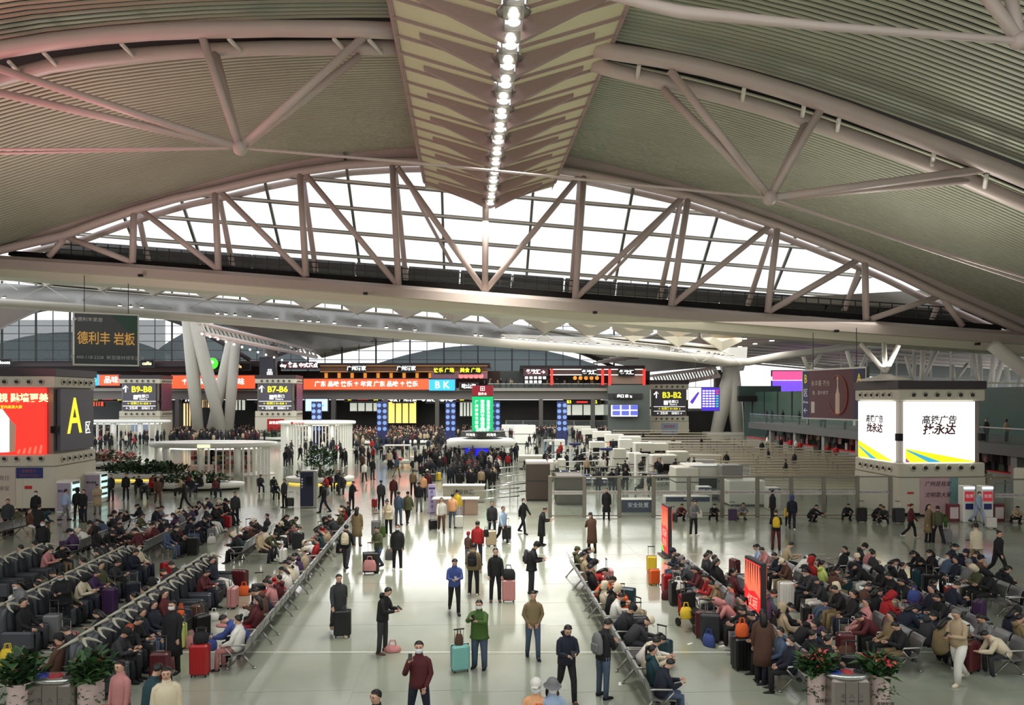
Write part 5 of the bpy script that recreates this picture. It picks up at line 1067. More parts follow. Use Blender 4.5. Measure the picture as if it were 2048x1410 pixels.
bpp = MB().rbox((0, .085, .15), (.2, .06, .18), b=.02).mesh('pocket', wm); bps = MB()
for s in (-.09, .09): bps.tube([(s, -.06, .4), (s, -.13, .36), (s, -.15, .25), (s, -.1, .1), (s, -.06, .04)], .016, 5)
bps = bps.mesh('strap', blackp)
def backpack(o, pose, color, label):
    J = PM[pose]['J']; r = thing('backpack', o.location+Matrix.Rotation(o.rotation_euler.z, 3, 'Z')@((J['waist']+J['chest'])/2*o.scale[0]+Vector((0, .2, -.2))), label, 'backpack', (radians(0), 0, o.rotation_euler.z))
    recolor(put('pack', bpb, r), cloth(color)); recolor(put('pocket', bpp, r), cloth(color)); put('strap', bps, r); return r
def bag(loc, color, label, w=.4, d=.22, h=.32, rz=0, handles=True, name='travel_bag', cat='bag', group=None):
    r = thing(name, loc, label, cat, rz, group); m = cloth(color) if color in CL else mat('bag '+color, (200, 200, 200), .5, noise=.1)
    MB().tube([(0, 0, 0), (0, 0, .03), (0, 0, h*.55), (0, 0, h*.9), (0, 0, h)], [(w*.46, d*.46), (w*.5, d*.5), (w*.5, d*.46), (w*.4, d*.25), (w*.3, d*.08)], 10, up=(1, 0, 0)).build('bag_body', m, r, True)
    if handles:
        for s in (-d*.12, d*.12): MB().tube([(-w*.2, s, h*.92), (-w*.14, s, h+.12), (w*.14, s, h+.12), (w*.2, s, h*.92)], .012, 5).build('handle', m, r)
    return r
# ------------------------------------------------------------- airport-style benches
seatm = mat('perforated steel seat', (150, 150, 150), .28, .7, noise=.15, nscale=3)
def seat_shell():
    b = MB(); pr = [(-.0, .46), (-.16, .43), (-.36, .44), (-.46, .425)]
    b.add([(x, y, z) for y, z in pr for x in (-.26, .26)]+[(x, y, z-.025) for y, z in pr for x in (-.26, .26)], [(2*i, 2*i+1, 2*i+3, 2*i+2) for i in range(3)]+[(8+2*i, 10+2*i, 11+2*i, 9+2*i) for i in range(3)]+[(0, 2, 10, 8), (2, 4, 12, 10), (4, 6, 14, 12), (1, 9, 11, 3), (3, 11, 13, 5), (5, 13, 15, 7), (6, 7, 15, 14), (0, 8, 9, 1)])
    return b.mesh('seat', seatm)
def back_shell():
    b = MB(); pr = [(.02, .48), (.05, .62), (.1, .78), (.15, .87), (.19, .875)]
    b.add([(x, y, z) for y, z in pr for x in (-.26, .26)]+[(x, y+.025, z) for y, z in pr for x in (-.26, .26)], [(2*i, 2*i+2, 2*i+3, 2*i+1) for i in range(4)]+[(10+2*i, 11+2*i, 13+2*i, 12+2*i) for i in range(4)]+[(2*i, 10+2*i, 12+2*i, 2*i+2) for i in range(4)]+[(2*i+1, 2*i+3, 13+2*i, 11+2*i) for i in range(4)]+[(8, 18, 19, 9), (0, 1, 11, 10)])
    return b.mesh('backrest', seatm)
seat_me, back_me = seat_shell(), back_shell()
arm_me = MB().tube([(0, .1, .66), (0, -.02, .67), (0, -.36, .66), (0, -.4, .6), (0, -.2, .4)], .02, 6).mesh('armrest', alu, True)
leg_me = MB().tube([(0, -.1, .36), (0, -.16, .28), (0, -.42, .03)], [.03, .028, .022], 6).tube([(0, -.1, .36), (0, .02, .24), (0, .2, .03)], [.03, .028, .022], 6).rbox((0, -.43, .02), (.07, .07, .04)).rbox((0, .21, .02), (.07, .07, .04)).mesh('leg_frame', alu, True)
def seen(x, y, z=.9, m=30):
    px = CX+x/y*F; py = HY+(H-z)/y*F; return -m < px < 2048+m and py < 1410+m+40
def bench(loc, rz, n, label, group, double=False):
    """seats look along local -Y, row runs along local X"""
    r = thing('bench', loc, label, 'bench', rz, group); L = n*.6
    MB().box(-L/2, L/2, -.13, -.05, .33, .39).build('beam', steeld, r)
    sides = ((0, 0), (pi, .46)) if double else ((0, 0),)
    for a, oy in sides:
        for k in range(n):
            x = -L/2+.3+k*.6
            for me in (seat_me, back_me): put(me.name.split('.')[0], me, r, (x, oy, 0), a)
        for k in range(n+1):
            if k in (0, n) or k % 2 == 0: put('armrest', arm_me, r, (-L/2+k*.6, oy, 0), a)
    for x in (-L/2+.3, L/2-.3):
        put('leg_frame', leg_me, r, (x, 0, 0))
        if double: put('leg_frame', leg_me, r, (x, .46, 0), pi)
    return r
PAL_T = ['black']*17+['charcoal']*6+['navy']*6+['maroon']*2+['brown']*3+['grey']*2+['beige']*2+['cream', 'white', 'white', 'olive', 'khaki', 'pink', 'red', 'teal', 'denim', 'purple', 'black', 'black']
PAL_B = ['black']*7+['charcoal']*3+['navy']*3+['denim']*3+['grey', 'khaki', 'white']
rnd = random.Random(11)
def attrs(): return rnd.choice(PAL_T), rnd.choice(PAL_B)
WHO = {}
def row(x_of, ya, yb, face, rowname, unit=4, double=True, fill=.85, fixed=None, sit=None, bags=.35, benches=True, off=0.0):
    """a bench row along the hall: x_of(Y) gives X; face = -1 looks left, +1 looks right"""
    fixed = fixed or {}; Y = ya; u = 0; L = unit*.6+.12
    n_un = int((yb-ya)/L)
    for u in range(n_un):
        yc = ya+L*(u+.5); x = x_of(yc)
        if not seen(x-(0 if abs(x) < 3 else x/abs(x)*1.2), yc, .8, 20): continue
        rz = atan2(1, (x_of(yc+1)-x_of(yc-1))/2)   # along the row
        rr = rz if face < 0 else rz+pi; fa = -1 if face < 0 else 1
        # local -Y must look along face*X: row direction rz about +Y
        ang = rz-pi if face < 0 else rz
        bench(Vector((x, yc, 0)), ang, unit, 'steel %sbench of %s, %s from the near end' % ('back-to-back ' if double else '', rowname, ordi(u)), 'steel benches')
        for sd2 in ((0, 1) if double else (0,)):
            fsgn = fa if sd2 == 0 else -fa
            for k in range(unit):
                y = yc-L/2+.36+k*.6
                key = (u*unit+k, sd2)
                if not seen(x_of(y), y, 1.0, 6): continue
                if key in fixed and fixed[key] is None: continue
                if key not in fixed and rnd.random() > fill: continue
                t, b_ = attrs(); pose = rnd.choice(['sit', 'sitphone', 'sitphone', 'sitlean', 'slump', 'sitphone']); kw = {}
                if key in fixed: t, b_, pose, kw = fixed[key]
                side = 'right-facing' if fsgn > 0 else 'left-facing'
                xx = x_of(y)+fsgn*.2-(0 if sd2 == 0 else fa*.46); rot = 90*fsgn+rnd.uniform(-9, 9)
                st = kw.pop('st', rnd.choice(['short', 'short', 'short', 'long', 'tail']))
                kw.setdefault('jk', rnd.choice(['jacket', 'hoodie', 'puffer'])); kw.setdefault('mask', rnd.random() < .25); kw.setdefault('s', rnd.uniform(.93, 1.04)); lb2 = kw.pop('lab', '')
                hh = kw.pop('hat', rnd.choice([None]*7+['cap', 'hood', 'beanie'])); 
                person((xx, y, 0), pose, rot, t, b_, '%s-clad person, %s, %s, %s seat from near end' % (t, side, rowname, ordi(u*unit+k)), st=st, hat=hh, hatc=kw.pop('hatc', rnd.choice([t, 'black', 'cream'])), group='people seated on '+rowname, shoes=rnd.choice(['black', 'white', 'black', 'grey']), **kw)
                if rnd.random() < bags:
                    lx = xx+fsgn*rnd.uniform(.72, .95); ly = y+rnd.uniform(-.2, .2)
                    if rnd.random() < .62: c_ = rnd.choice(['black', 'black', 'charcoal', 'navy', 'grey', 'white', 'maroon', 'red', 'pink', 'beige', 'purple', 'teal']); suitcase((lx, ly, 0), c_, rnd.uniform(0, 180), '%s suitcase by %s seat, %s side, %s' % (c_, ordi(u*unit+k), side, rowname), rnd.choice([(.42, .26, .6), (.38, .24, .52), (.46, .28, .68)]), rnd.random() < .6, 'suitcases among the seats')
                    else: c_ = rnd.choice(['black', 'navy', 'red', 'white', 'orange', 'blue', 'grey', 'maroon', 'yellow', 'cream']); bag((lx, ly, 0), c_, '%s bag by %s seat, %s side, %s' % (c_, ordi(u*unit+k), side, rowname), rz=rnd.uniform(0, 3), group='bags among the seats')
AISL, AISR = 'left aisle bench', 'right aisle bench'
row(lambda y: -6.30-.083*(y-17), 17.6, 38.6, -1, AISL, 4, False, .82, {(0, 0): ('white', 'pink', 'sit', dict(jk='puffer', hat=None, st='bun')), (1, 0): ('blue', 'black', 'sitlean', dict(hat=None)), (3, 0): ('maroon', 'red', 'sit', dict(st='long', hat=None)), (5, 0): ('navy', 'black', 'sitlean', dict(hat=None)), (6, 0): ('pink', 'denim', 'sitphone', dict(st='long', hat=None)), (7, 0): ('maroon', 'black', 'sit', {}), (8, 0): ('red', 'black', 'sitlean', dict(hat=None)), (9, 0): ('white', 'denim', 'sitphone', dict(st='long', hat=None)), (10, 0): ('cream', 'black', 'sitphone', dict(st='long', hat=None)), (13, 0): ('beige', 'black', 'sit', {})}, bags=.3)
row(lambda y: 2.84-.055*(y-15), 14.9, 28.6, 1, AISR, 4, False, .95, {(0, 0): ('navy', 'denim', 'sitphone', dict(hat=None, st='short')), (1, 0): ('teal', 'black', 'sit', dict(hat=None)), (2, 0): ('cream', 'black', 'sitphone', dict(hat=None, jk='hoodie', st='short')), (3, 0): ('white', 'pink', 'sitlean', dict(hat=None)), (10, 0): ('cream', 'beige', 'sit', dict(jk='puffer', hat='hood', hatc='cream')), (12, 0): ('orange', 'denim', 'sitlean', {})}, bags=.3)
R1, R2, R3, R4 = 'second right row', 'third right row', 'fourth right row', 'outermost right row'
row(lambda y: 6.32-.037*(y-17), 16.2, 28.6, -1, R1, 4, True, .8, {(0, 0): ('navy', 'black', 'sit', dict(hat=None)), (12, 0): ('charcoal', 'denim', 'sitlean', dict(hat=None)), (11, 0): ('maroon', 'grey', 'sitphone', dict(st='long', hat=None)), (9, 0): ('red', 'white', 'sitphone', dict(st='long', hat=None)), (8, 0): ('khaki', 'black', 'sitphone', {}), (10, 1): ('maroon', 'black', 'sit', {}), (7, 1): ('khaki', 'black', 'sit', dict(jk='puffer'))}, bags=.45)
row(lambda y: 9.47-.028*(y-17.8), 17.4, 29, -1, R2, 4, True, .74, {(2, 0): ('maroon', 'black', 'sitlean', {}), (3, 0): ('pink', 'pink', 'sit', dict(st='long', hat=None)), (15, 0): ('pale blue', 'black', 'sitphone', {}), (14, 0): ('pink', 'black', 'sitphone', {}), (10, 1): ('lime', 'black', 'sit', dict(hat=None))}, bags=.45)
row(lambda y: 11.75, 17.2, 27.6, -1, R3, 4, True, .72, {(2, 0): ('white', 'black', 'sitlean', {}), (6, 0): ('purple', 'black', 'sitphone', dict(hat=None)), (1, 0): ('grey', 'black', 'sitphone', dict(st='long', hat=None))}, bags=.45)
row(lambda y: 14.85, 19.4, 27.4, -1, R4, 4, True, .72, {}, bags=.45)
row(lambda y: -15.0-.1*(y-34), 29.4, 40, -1, 'steel row before the near booth', 4, True, .7, {}, bags=.3)
row(lambda y: -10.75-.07*(y-32), 29.2, 36.2, -1, 'short left steel row', 4, True, .75, {}, bags=.5)
row(lambda y: -17.7-.11*(y-34), 29.6, 38, -1, 'steel row facing the vending machines', 4, True, .62, {}, bags=.3)
row(lambda y: -23.2, 33.5, 37, -1, 'steel row under the left kiosk', 4, True, .6, {}, bags=.3)

# ------------------------------------------------------------- padded massage chairs with pale crescent headrests
shm = mat('charcoal chair shell', (66, 68, 74), .4, noise=.1); crm = mat('pale crescent trim', (164, 162, 146), .35); pdm = mat('dark padding', (34, 36, 42), .7, noise=.2)
c_sh = MB().tube([(0, .34, .1), (0, .36, .5), (0, .38, .85), (0, .34, 1.08), (0, .26, 1.16)], [(.33, .1), (.34, .12), (.32, .12), (.26, .1), (.12, .05)], 10, up=(1, 0, 0)).mesh('shell', shm, True)
c_cu = MB().rbox((0, -.1, .38), (.46, .62, .16), b=.04).tube([(0, .16, .42), (0, .22, .7), (0, .24, 1.0), (0, .2, 1.12)], [(.22, .08), (.23, .1), (.2, .09), (.1, .05)], 10, up=(1, 0, 0)).mesh('cushion', pdm, True)
c_ar = MB().rbox((0, -.06, .36), (.12, .84, .46), b=.05).mesh('armrest', shm); c_cr = MB().tube([(-.24, .06, 1.06), (-.2, .18, 1.13), (-.1, .29, 1.19), (0, .34, 1.2), (.1, .29, 1.19), (.2, .18, 1.13), (.24, .06, 1.06)], [.012, .028, .04, .055, .04, .028, .012], 8).mesh('headrest_trim', crm, True)
c_fr = MB().rbox((0, -.38, .2), (.46, .16, .36), b=.05).mesh('leg_rest', pdm); c_b = MB().rbox((0, 0, .07), (.6, .7, .14), b=.03).mesh('base', blackp)
def chairs(x_of, ya, yb, nm, fill):
    y = ya; k = 0
    while y < yb:
        if not seen(x_of(y)+.3, y, 1.0, 20): y += .74; k += 1; continue
        for fs in (-1, 1):
            x = x_of(y)+fs*.42; r = thing('massage_chair', (x, y, 0), 'charcoal padded chair facing %s in %s, %s from the near end' % ('right' if fs > 0 else 'left', nm, ordi(k)), 'massage chair', radians(90*fs), 'padded chairs with pale headrest trim')
            put('shell', c_sh, r, scale=(.88, 1, 1)); put('cushion', c_cu, r, scale=(.9, 1, 1)); put('headrest_trim', c_cr, r, scale=(.95, 1, 1)); put('leg_rest', c_fr, r); put('base', c_b, r)
            for s in (-.27, .27): put('armrest', c_ar, r, (s, 0, 0))
            if rnd.random() < fill:
                t, b_ = attrs(); person((x+fs*.06, y, .02), rnd.choice(['slump', 'sit', 'sitphone', 'sitphone']), 90*fs+rnd.uniform(-6, 6), t, b_, 'person in %s, %s-facing chair, %s, %s from near end' % (t, 'right' if fs > 0 else 'left', nm, ordi(k)), group='people in the padded chairs', st=rnd.choice(['short', 'short', 'long', 'tail']), jk=rnd.choice(['jacket', 'hoodie', 'puffer']), mask=rnd.random() < .3, hat=rnd.choice([None]*6+['cap', 'hood']), s=rnd.uniform(.94, 1.03))
                if rnd.random() < .5:
                    c_ = rnd.choice(['black', 'charcoal', 'navy', 'maroon', 'grey', 'pink', 'red', 'orange', 'white']); (suitcase((x+fs*1.0, y+.1, 0), c_, rnd.uniform(0, 180), '%s suitcase before %s-facing %s chair, %s' % (c_, 'right' if fs > 0 else 'left', ordi(k), nm), group='suitcases among the seats') if rnd.random() < .6 else bag((x+fs*.95, y+.1, 0), c_, '%s bag before %s-facing %s chair, %s' % (c_, 'right' if fs > 0 else 'left', ordi(k), nm), group='bags among the seats'))
        y += .74; k += 1
chairs(lambda y: -9.45-.09*(y-16.5), 16.4, 26, 'inner padded row', .66)
chairs(lambda y: -13.0-.1*(y-19.5), 19.2, 26.6, 'middle padded row', .66)
chairs(lambda y: -16.9, 23.4, 27.4, 'outer padded row', .6)

# ------------------------------------------------------------- standing people, by what the photograph shows
def standing():
    L = []
    def a(*q, **k): o = P_(*q, **k); L.append(o); return o
    o = a(765, 1306, 'phone', 75, 'black', 'charcoal', 'person in a black hooded jacket typing on a phone beside a pink plastic bag', jk='hoodie', shoes='brown'); phone(o, 'phone', 'person beside the pink plastic bag')
    bag(gr(785, 1303), 'pink', 'crumpled pale pink plastic bag on the floor', .45, .3, .16, name='plastic_bag')
    o = a(838, 1462, 'call', 4, 'maroon', 'navy', 'person in a dark maroon sweater and white mask on the phone, in front', mask=True, s=1.03); phone(o, 'call', 'person in the dark maroon sweater')
    o = a(959, 1336, 'photo', -14, 'green', 'denim', 'person in a green jacket and mask taking a picture beside a teal suitcase', jk='puffer', mask=True, st='tail', wide=True, s=.96); phone(o, 'photo', 'person in the green jacket')
    suitcase(gr(920, 1342), 'mint', 20, 'teal hard suitcase with a pale strap beside the green jacket', (.42, .3, .58))
    bag(gr(920, 1342)+Vector((-.02, -.02, .63)), 'brown', 'small patterned brown bag on top of the teal suitcase', .2, .14, .26)
    a(1066, 1316, 'pocket', 4, 'khaki', 'denim', 'person in a grey olive jacket walking with hands in pockets', shoes='navy')
    o = a(1133, 1402, 'walkphone', 14, 'navy', 'black', 'person in a navy hoodie with pale print and black track trousers looking at a phone', jk='hoodie', shoes='brown'); phone(o, 'walkphone', 'person in the navy hoodie')
    o = a(1206, 1395, 'phone', 128, 'black', 'denim', 'person in black with a grey backpack at the near right aisle bench end'); backpack(o, 'phone', 'grey', 'grey backpack worn at the near end of the right aisle bench')
    o = a(909, 1226, 'walkphone', 8, 'blue', 'black', 'person in a blue zip jacket looking down at a phone', jk='jacket'); phone(o, 'walkphone', 'person in the blue zip jacket')
    o = a(947, 1190, 'stand', 170, 'khaki', 'black', 'person seen from behind with pale hood and black backpack', jk='hoodie', shoes='white'); backpack(o, 'stand', 'black', 'black backpack on the person with a pale hood')
    a(991, 1203, 'stand', 6, 'black', 'black', 'person all in black resting a hand on a pink suitcase', shoes='brown'); suitcase(gr(1017, 1203), 'pink', 4, 'pale pink ribbed suitcase with a dark middle strap beside the person in black', (.42, .28, .66), False); bag(gr(1017, 1203)+Vector((0, 0, .72)), 'black', 'slouched black bag on top of the pink suitcase', .46, .3, .32)
    o = a(1063, 1186, 'phone', 82, 'black', 'charcoal', 'person in black with beanie and dark backpack facing right', hat='beanie', jk='puffer'); backpack(o, 'phone', 'charcoal', 'charcoal backpack on the person with the beanie')
    a(955, 1130, 'stand', 172, 'red', 'navy', 'person in a bright red jacket seen from behind', st='short', shoes='grey'); a(936, 1128, 'stand', 150, 'brown', 'grey', 'child with a red hat and brown jacket beside the red jacket', hat='beanie', hatc='red', s=.72); bag(gr(966, 1110)+Vector((.12, 0, .75)), 'black', 'black shoulder bag hanging at the red jacket', .26, .12, .3, name='shoulder_bag')
    a(795, 1139, 'stand', 0, 'black', 'black', 'person in a black top and white mask carrying a grey tote', mask=True, jk='puffer', shoes='white'); bag(gr(779, 1136)+Vector((0, 0, .3)), 'grey', 'flat grey tote hanging beside the person with the black top', .34, .12, .42, name='tote_bag')
    a(757, 1140, 'walkphone', -30, 'olive', 'denim', 'person in an olive jacket pushing stacked luggage'); suitcase(gr(742, 1146), 'black', 10, 'large black soft suitcase pushed by the olive jacket', (.6, .34, .72)); bag(gr(742, 1147)+Vector((0, -.26, .16)), 'pink', 'pale pink printed bag strapped to the black suitcase', .5, .14, .4)
    o = a(692, 1138, 'walk', 178, 'black', 'charcoal', 'person in black carrying a cream backpack along the left aisle bench'); backpack(o, 'walk', 'cream', 'cream backpack worn beside the left aisle bench')
    bag(gr(680, 1108)+Vector((0, 0, .05)), 'black', 'black bag held low by the person with the cream backpack', .35, .2, .4)
    a(714, 1092, 'stand', 176, 'khaki', 'grey', 'long-haired person in a khaki coat seen from behind', st='long', jk='coat')
    a(703, 1020, 'phone', 60, 'black', 'black', 'person in black at the far end of the left aisle bench', jk='hoodie'); a(700, 1168, 'stand', 0, 'black', 'black', 'small child in black left of the walkway', s=.01) if 0 else None
    a(677, 1270, 'walk', 24, 'charcoal', 'charcoal', 'person in a dark open coat standing behind a black suitcase', jk='coat', shoes='beige'); suitcase(gr(685, 1273), 'black', 8, 'large black soft suitcase held by the person in the dark open coat', (.46, .3, .68))
    o = a(648, 1026, 'stride', -78, 'black', 'navy', 'person with a grey backpack striding left past the navy kiosk'); backpack(o, 'stride', 'grey', 'grey backpack on the person striding past the navy kiosk')
    a(762, 1019, 'stand', 176, 'charcoal', 'black', 'person in a dark grey jacket beside a small red suitcase'); suitcase(gr(749, 1016), 'red', 80, 'small red suitcase with a coat on its handle', (.38, .24, .5))
    a(787, 1008, 'stand', 20, 'maroon', 'charcoal', 'person in a maroon jacket on the walkway', st='bun'); a(777, 1070, 'phone', -20, 'cream', 'black', 'person in a puffy cream coat holding a camera', jk='puffer', st='bun', shoes='white'); suitcase(gr(752, 1072), 'grey', 5, 'tall grey suitcase beside the puffy cream coat', (.42, .26, .66)); bag(gr(766, 1074), 'green', 'bright green bag at the feet of the cream coat', .26, .2, .5)
    a(797, 1050, 'stand', 170, 'denim', 'denim', 'person in a denim jacket seen from behind'); o = a(815, 1048, 'walk', 168, 'olive', 'black', 'person in a dark olive coat in the walkway group', jk='puffer'); a(838, 1024, 'stand', 178, 'black', 'grey', 'person in a black jacket and grey trousers seen from behind', jk='hoodie')
    a(846, 1002, 'stand', 178, 'peach', 'black', 'person in a long peach down coat', jk='coat', st='tail'); a(826, 990, 'stand', 170, 'khaki', 'black', 'person in a khaki coat beside the peach down coat', st='long')
    a(883, 1064, 'walk', 6, 'white', 'brown', 'person in a white coat pulling a small black suitcase', st='long'); suitcase(gr(866, 1060), 'black', 24, 'small rounded black suitcase behind the white coat', (.4, .26, .46), True)
    a(905, 1056, 'stand', 172, 'peach', 'denim', 'person in a pinkish jacket at the wooden counter'); o = a(914, 1045, 'stand', 160, 'yellow', 'pale blue', 'person with a yellow top at the wooden counter', st='bun'); suitcase(gr(918, 1056), 'white', 3, 'white suitcase behind the yellow top', (.42, .26, .58))
    a(984, 1076, 'stand', 10, 'charcoal', 'navy', 'person in a charcoal jacket behind the pale blue sweater'); a(1005, 1088, 'walk', 38, 'pale blue', 'black', 'person in a pale blue sweater stepping right between suitcases', shoes='white'); suitcase(gr(982, 1092), 'beige', 6, 'beige suitcase with a dark strap left of the pale blue sweater', (.46, .28, .64)); suitcase(gr(1013, 1080), 'black', 10, 'black suitcase right of the pale blue sweater', (.4, .26, .58))
    a(1046, 1067, 'stride', 50, 'black', 'black', 'person in black striding in front of the brown cabinet', mask=True); o = a(1083, 1091, 'phone', 84, 'black', 'black', 'person in a black knee coat looking at a phone before the fence', jk='coat', hair='brown')
    a(1184, 1106, 'phone', -160, 'brown', 'black', 'person in a brown coat at the far end of the right aisle bench', st='tail', jk='coat'); a(1213, 1040, 'stand', 0, 'black', 'black', 'person in a long black coat standing against the fence', jk='coat', lo=False)
    a(1387, 1071, 'phone', 20, 'grey', 'black', 'person in a grey and white jacket holding a white bag', st='bun', shoes='white'); bag(gr(1392, 1064)+Vector((.1, -.25, .75)), 'white', 'white bag held in front of the grey jacket', .3, .16, .34)
    o = a(1552, 1100, 'phone', 165, 'black', 'maroon', 'person in black with a yellow backpack behind the right rows'); backpack(o, 'phone', 'yellow', 'yellow backpack worn behind the right rows')
    a(1545, 1045, 'stand', 90, 'black', 'black', 'person in black leaning at the fence beside a dark crate', jk='puffer', lo=False); a(1584, 1058, 'walk', -20, 'navy', 'navy', 'person in navy with a bright blue hood walking with a child', hat='hood', hatc='blue', shoes='white'); a(1576, 1056, 'walk', -20, 'yellow', 'black', 'child in a yellow vest walking beside the blue hood', s=.72)
    a(1821, 1076, 'walk', 70, 'maroon', 'black', 'person in a maroon jacket stepping towards the khaki coat', shoes='white', s=.95); a(1857, 1084, 'stand', 30, 'khaki', 'black', 'person in a long khaki coat before the right kiosk', jk='coat', st='long'); a(1876, 1087, 'walk', 170, 'olive', 'black', 'person in dark olive with a green bag before the right kiosk'); bag(gr(1890, 1082)+Vector((0, 0, .65)), 'green', 'bright green bag held beside the dark olive jacket', .34, .2, .42); suitcase(gr(1893, 1087), 'grey', 0, 'grey suitcase under the bright green bag', (.4, .26, .55))
    a(1953, 1135, 'walk', 178, 'cream', 'beige', 'person in a cream fleece pulling a suitcase away at the right', jk='puffer'); a(1996, 1154, 'walk', 20, 'black', 'black', 'person in a black jacket striding at the right edge', st='bun'); suitcase(gr(1940, 1130), 'charcoal', 10, 'dark suitcase beside the cream fleece', (.4, .26, .56))
    bag(gr(1953, 1100)+Vector((.1, .25, .9)), 'charcoal', 'dark crossbody bag on the cream fleece', .3, .1, .2)
    o = a(1918, 1366, 'walkphone', -66, 'beige', 'white', 'person in a beige jacket and white trousers walking left at the lower right', shoes='cream', wide=True, hair='grey', s=1.02); phone(o, 'walkphone', 'person in the beige jacket and white trousers')
    a(1526, 1366, 'stand', 172, 'brown', 'black', 'person in a long brown quilted coat seen from behind', jk='coat', st='long', s=.98)
    a(1957, 1048, 'walk', 20, 'pale blue', 'pale blue', 'person in a pale blue uniform beside the two ticket machines', mask=True, lo=False)
    # lower edge
    a(757, 1580, 'walk', -40, 'navy', 'navy', 'person with a white collar and navy suit at the bottom edge'); o = a(1072, 1560, 'stand', -10, 'peach', 'grey', 'person in a peach top with a white cap and mask at the bottom edge', hat='cap', hatc='white', mask=True, st='tail'); bag(Vector(o.location)+Vector((.04, -.3, .85)), 'orange', 'bright orange pack worn in front of the peach top', .34, .16, .44, name='chest_pack', cat='backpack')
    a(1104, 1560, 'stand', 14, 'pale blue', 'khaki', 'person in a grey bucket hat and brown scarf at the bottom edge', hat='bucket', hatc='grey', mask=True, st='long')
    o = a(242, 1502, 'stand', -20, 'pink', 'black', 'person in a pink and white jacket carrying a red bag at the lower left', st='short', s=.98, shoes='white'); bag(Vector(o.location)+Vector((-.25, -.1, .4)), 'red', 'red shopping bag carried by the pink jacket', .36, .18, .36)
    a(300, 1520, 'phone', 150, 'teal', 'black', 'person in a dark teal sweater seen from behind at the lower left'); a(333, 1525, 'stand', 20, 'cream', 'maroon', 'person in a cream jacket at the lower left beside the dark teal sweater', st='long', jk='puffer')
    a(346, 1345, 'stand', -10, 'black', 'black', 'person in a long black coat and mask standing among the left seats', mask=True, jk='coat'); a(255, 1352, 'sitphone', 40, 'black', 'black', 'ginger-haired person in black crouched over a phone', hair='ginger', st='long'); a(126, 1262, 'phone', 10, 'black', 'black', 'person in a dark puffy jacket standing left of the middle padded row', jk='puffer', mask=True)
    a(45, 1285, 'phone', -30, 'grey', 'navy', 'long-haired person in grey standing at the left edge', st='long', mask=True); a(86, 1128, 'stand', 20, 'black', 'black', 'person in black with a mask beside the left-hand padded row', mask=True); a(78, 1085, 'stand', 160, 'black', 'black', 'broad person in black under the left kiosk', jk='puffer'); a(72, 1048, 'stand', 10, 'black', 'charcoal', 'person with a white mask against the cream kiosk wall', mask=True, lo=False); a(16, 1070, 'stand', 20, 'charcoal', 'black', 'person in a charcoal coat at the left edge under the red advert', jk='puffer', lo=False)
    a(130, 1042, 'walk', 150, 'pale blue', 'grey', 'person in a pale blue jacket before the vending machines'); a(155, 1040, 'stand', 10, 'black', 'black', 'person in black pair before the vending machines, red scarf', hat='hood', hatc='black'); a(168, 1044, 'stand', -20, 'black', 'navy', 'person in black pair before the vending machines, bare head'); a(195, 1028, 'phone', 20, 'beige', 'grey', 'person in a beige coat beside the tall vending machine', jk='coat')
    a(222, 1002, 'stand', 0, 'black', 'black', 'person in black standing by the greenery, left of another'); a(252, 1000, 'stand', 10, 'black', 'black', 'slim person in black standing by the greenery'); a(369, 1018, 'stride', -70, 'black', 'black', 'person in black striding left before the seat planter'); a(316, 1010, 'walk', 30, 'brown', 'brown', 'person in a long brown coat before the seat planter', jk='coat'); a(569, 1015, 'stand', -30, 'charcoal', 'black', 'person in a dark jacket with a black case left of the navy kiosk', jk='puffer'); suitcase(gr(581, 1014), 'black', 10, 'black case left of the navy kiosk', (.4, .26, .5))
    a(470, 1050, 'stand', 40, 'charcoal', 'navy', 'person in charcoal standing over the red suitcase'); suitcase(gr(452, 1056), 'red', 0, 'bright red suitcase among the left steel rows', (.5, .3, .56), False)
    return L
standing()
# by the fence
for i, (px, py, pose, rot, t, b_, lab) in enumerate(((1358, 1040, 'squat', 10, 'maroon', 'black', 'squatting person in maroon against the fence'), (1425, 1040, 'squat', 0, 'black', 'black', 'squatting person in black with a mask against the fence'), (1480, 1038, 'squat', 10, 'grey', 'beige', 'person in grey sitting low beside the purple luggage'), (1619, 1043, 'squat', 40, 'black', 'black', 'squatting person in black right of the blue hood'), (1690, 1040, 'squat', 0, 'black', 'black', 'squatting person left of the big black cases'), (1748, 1042, 'squat', 30, 'black', 'black', 'squatting person in a black vest between black cases'), (1768, 1046, 'squat', -30, 'charcoal', 'charcoal', 'person crouched low right of the black vest'), (2028, 1046, 'squat', -10, 'beige', 'black', 'squatting person right of the ticket machines'), (1300, 985, 'sit', 0, 'black', 'black', 'seated guard in black behind the fence'))):
    P_(px, py, pose, rot, t, b_, lab, mask=i == 1, lo=False)
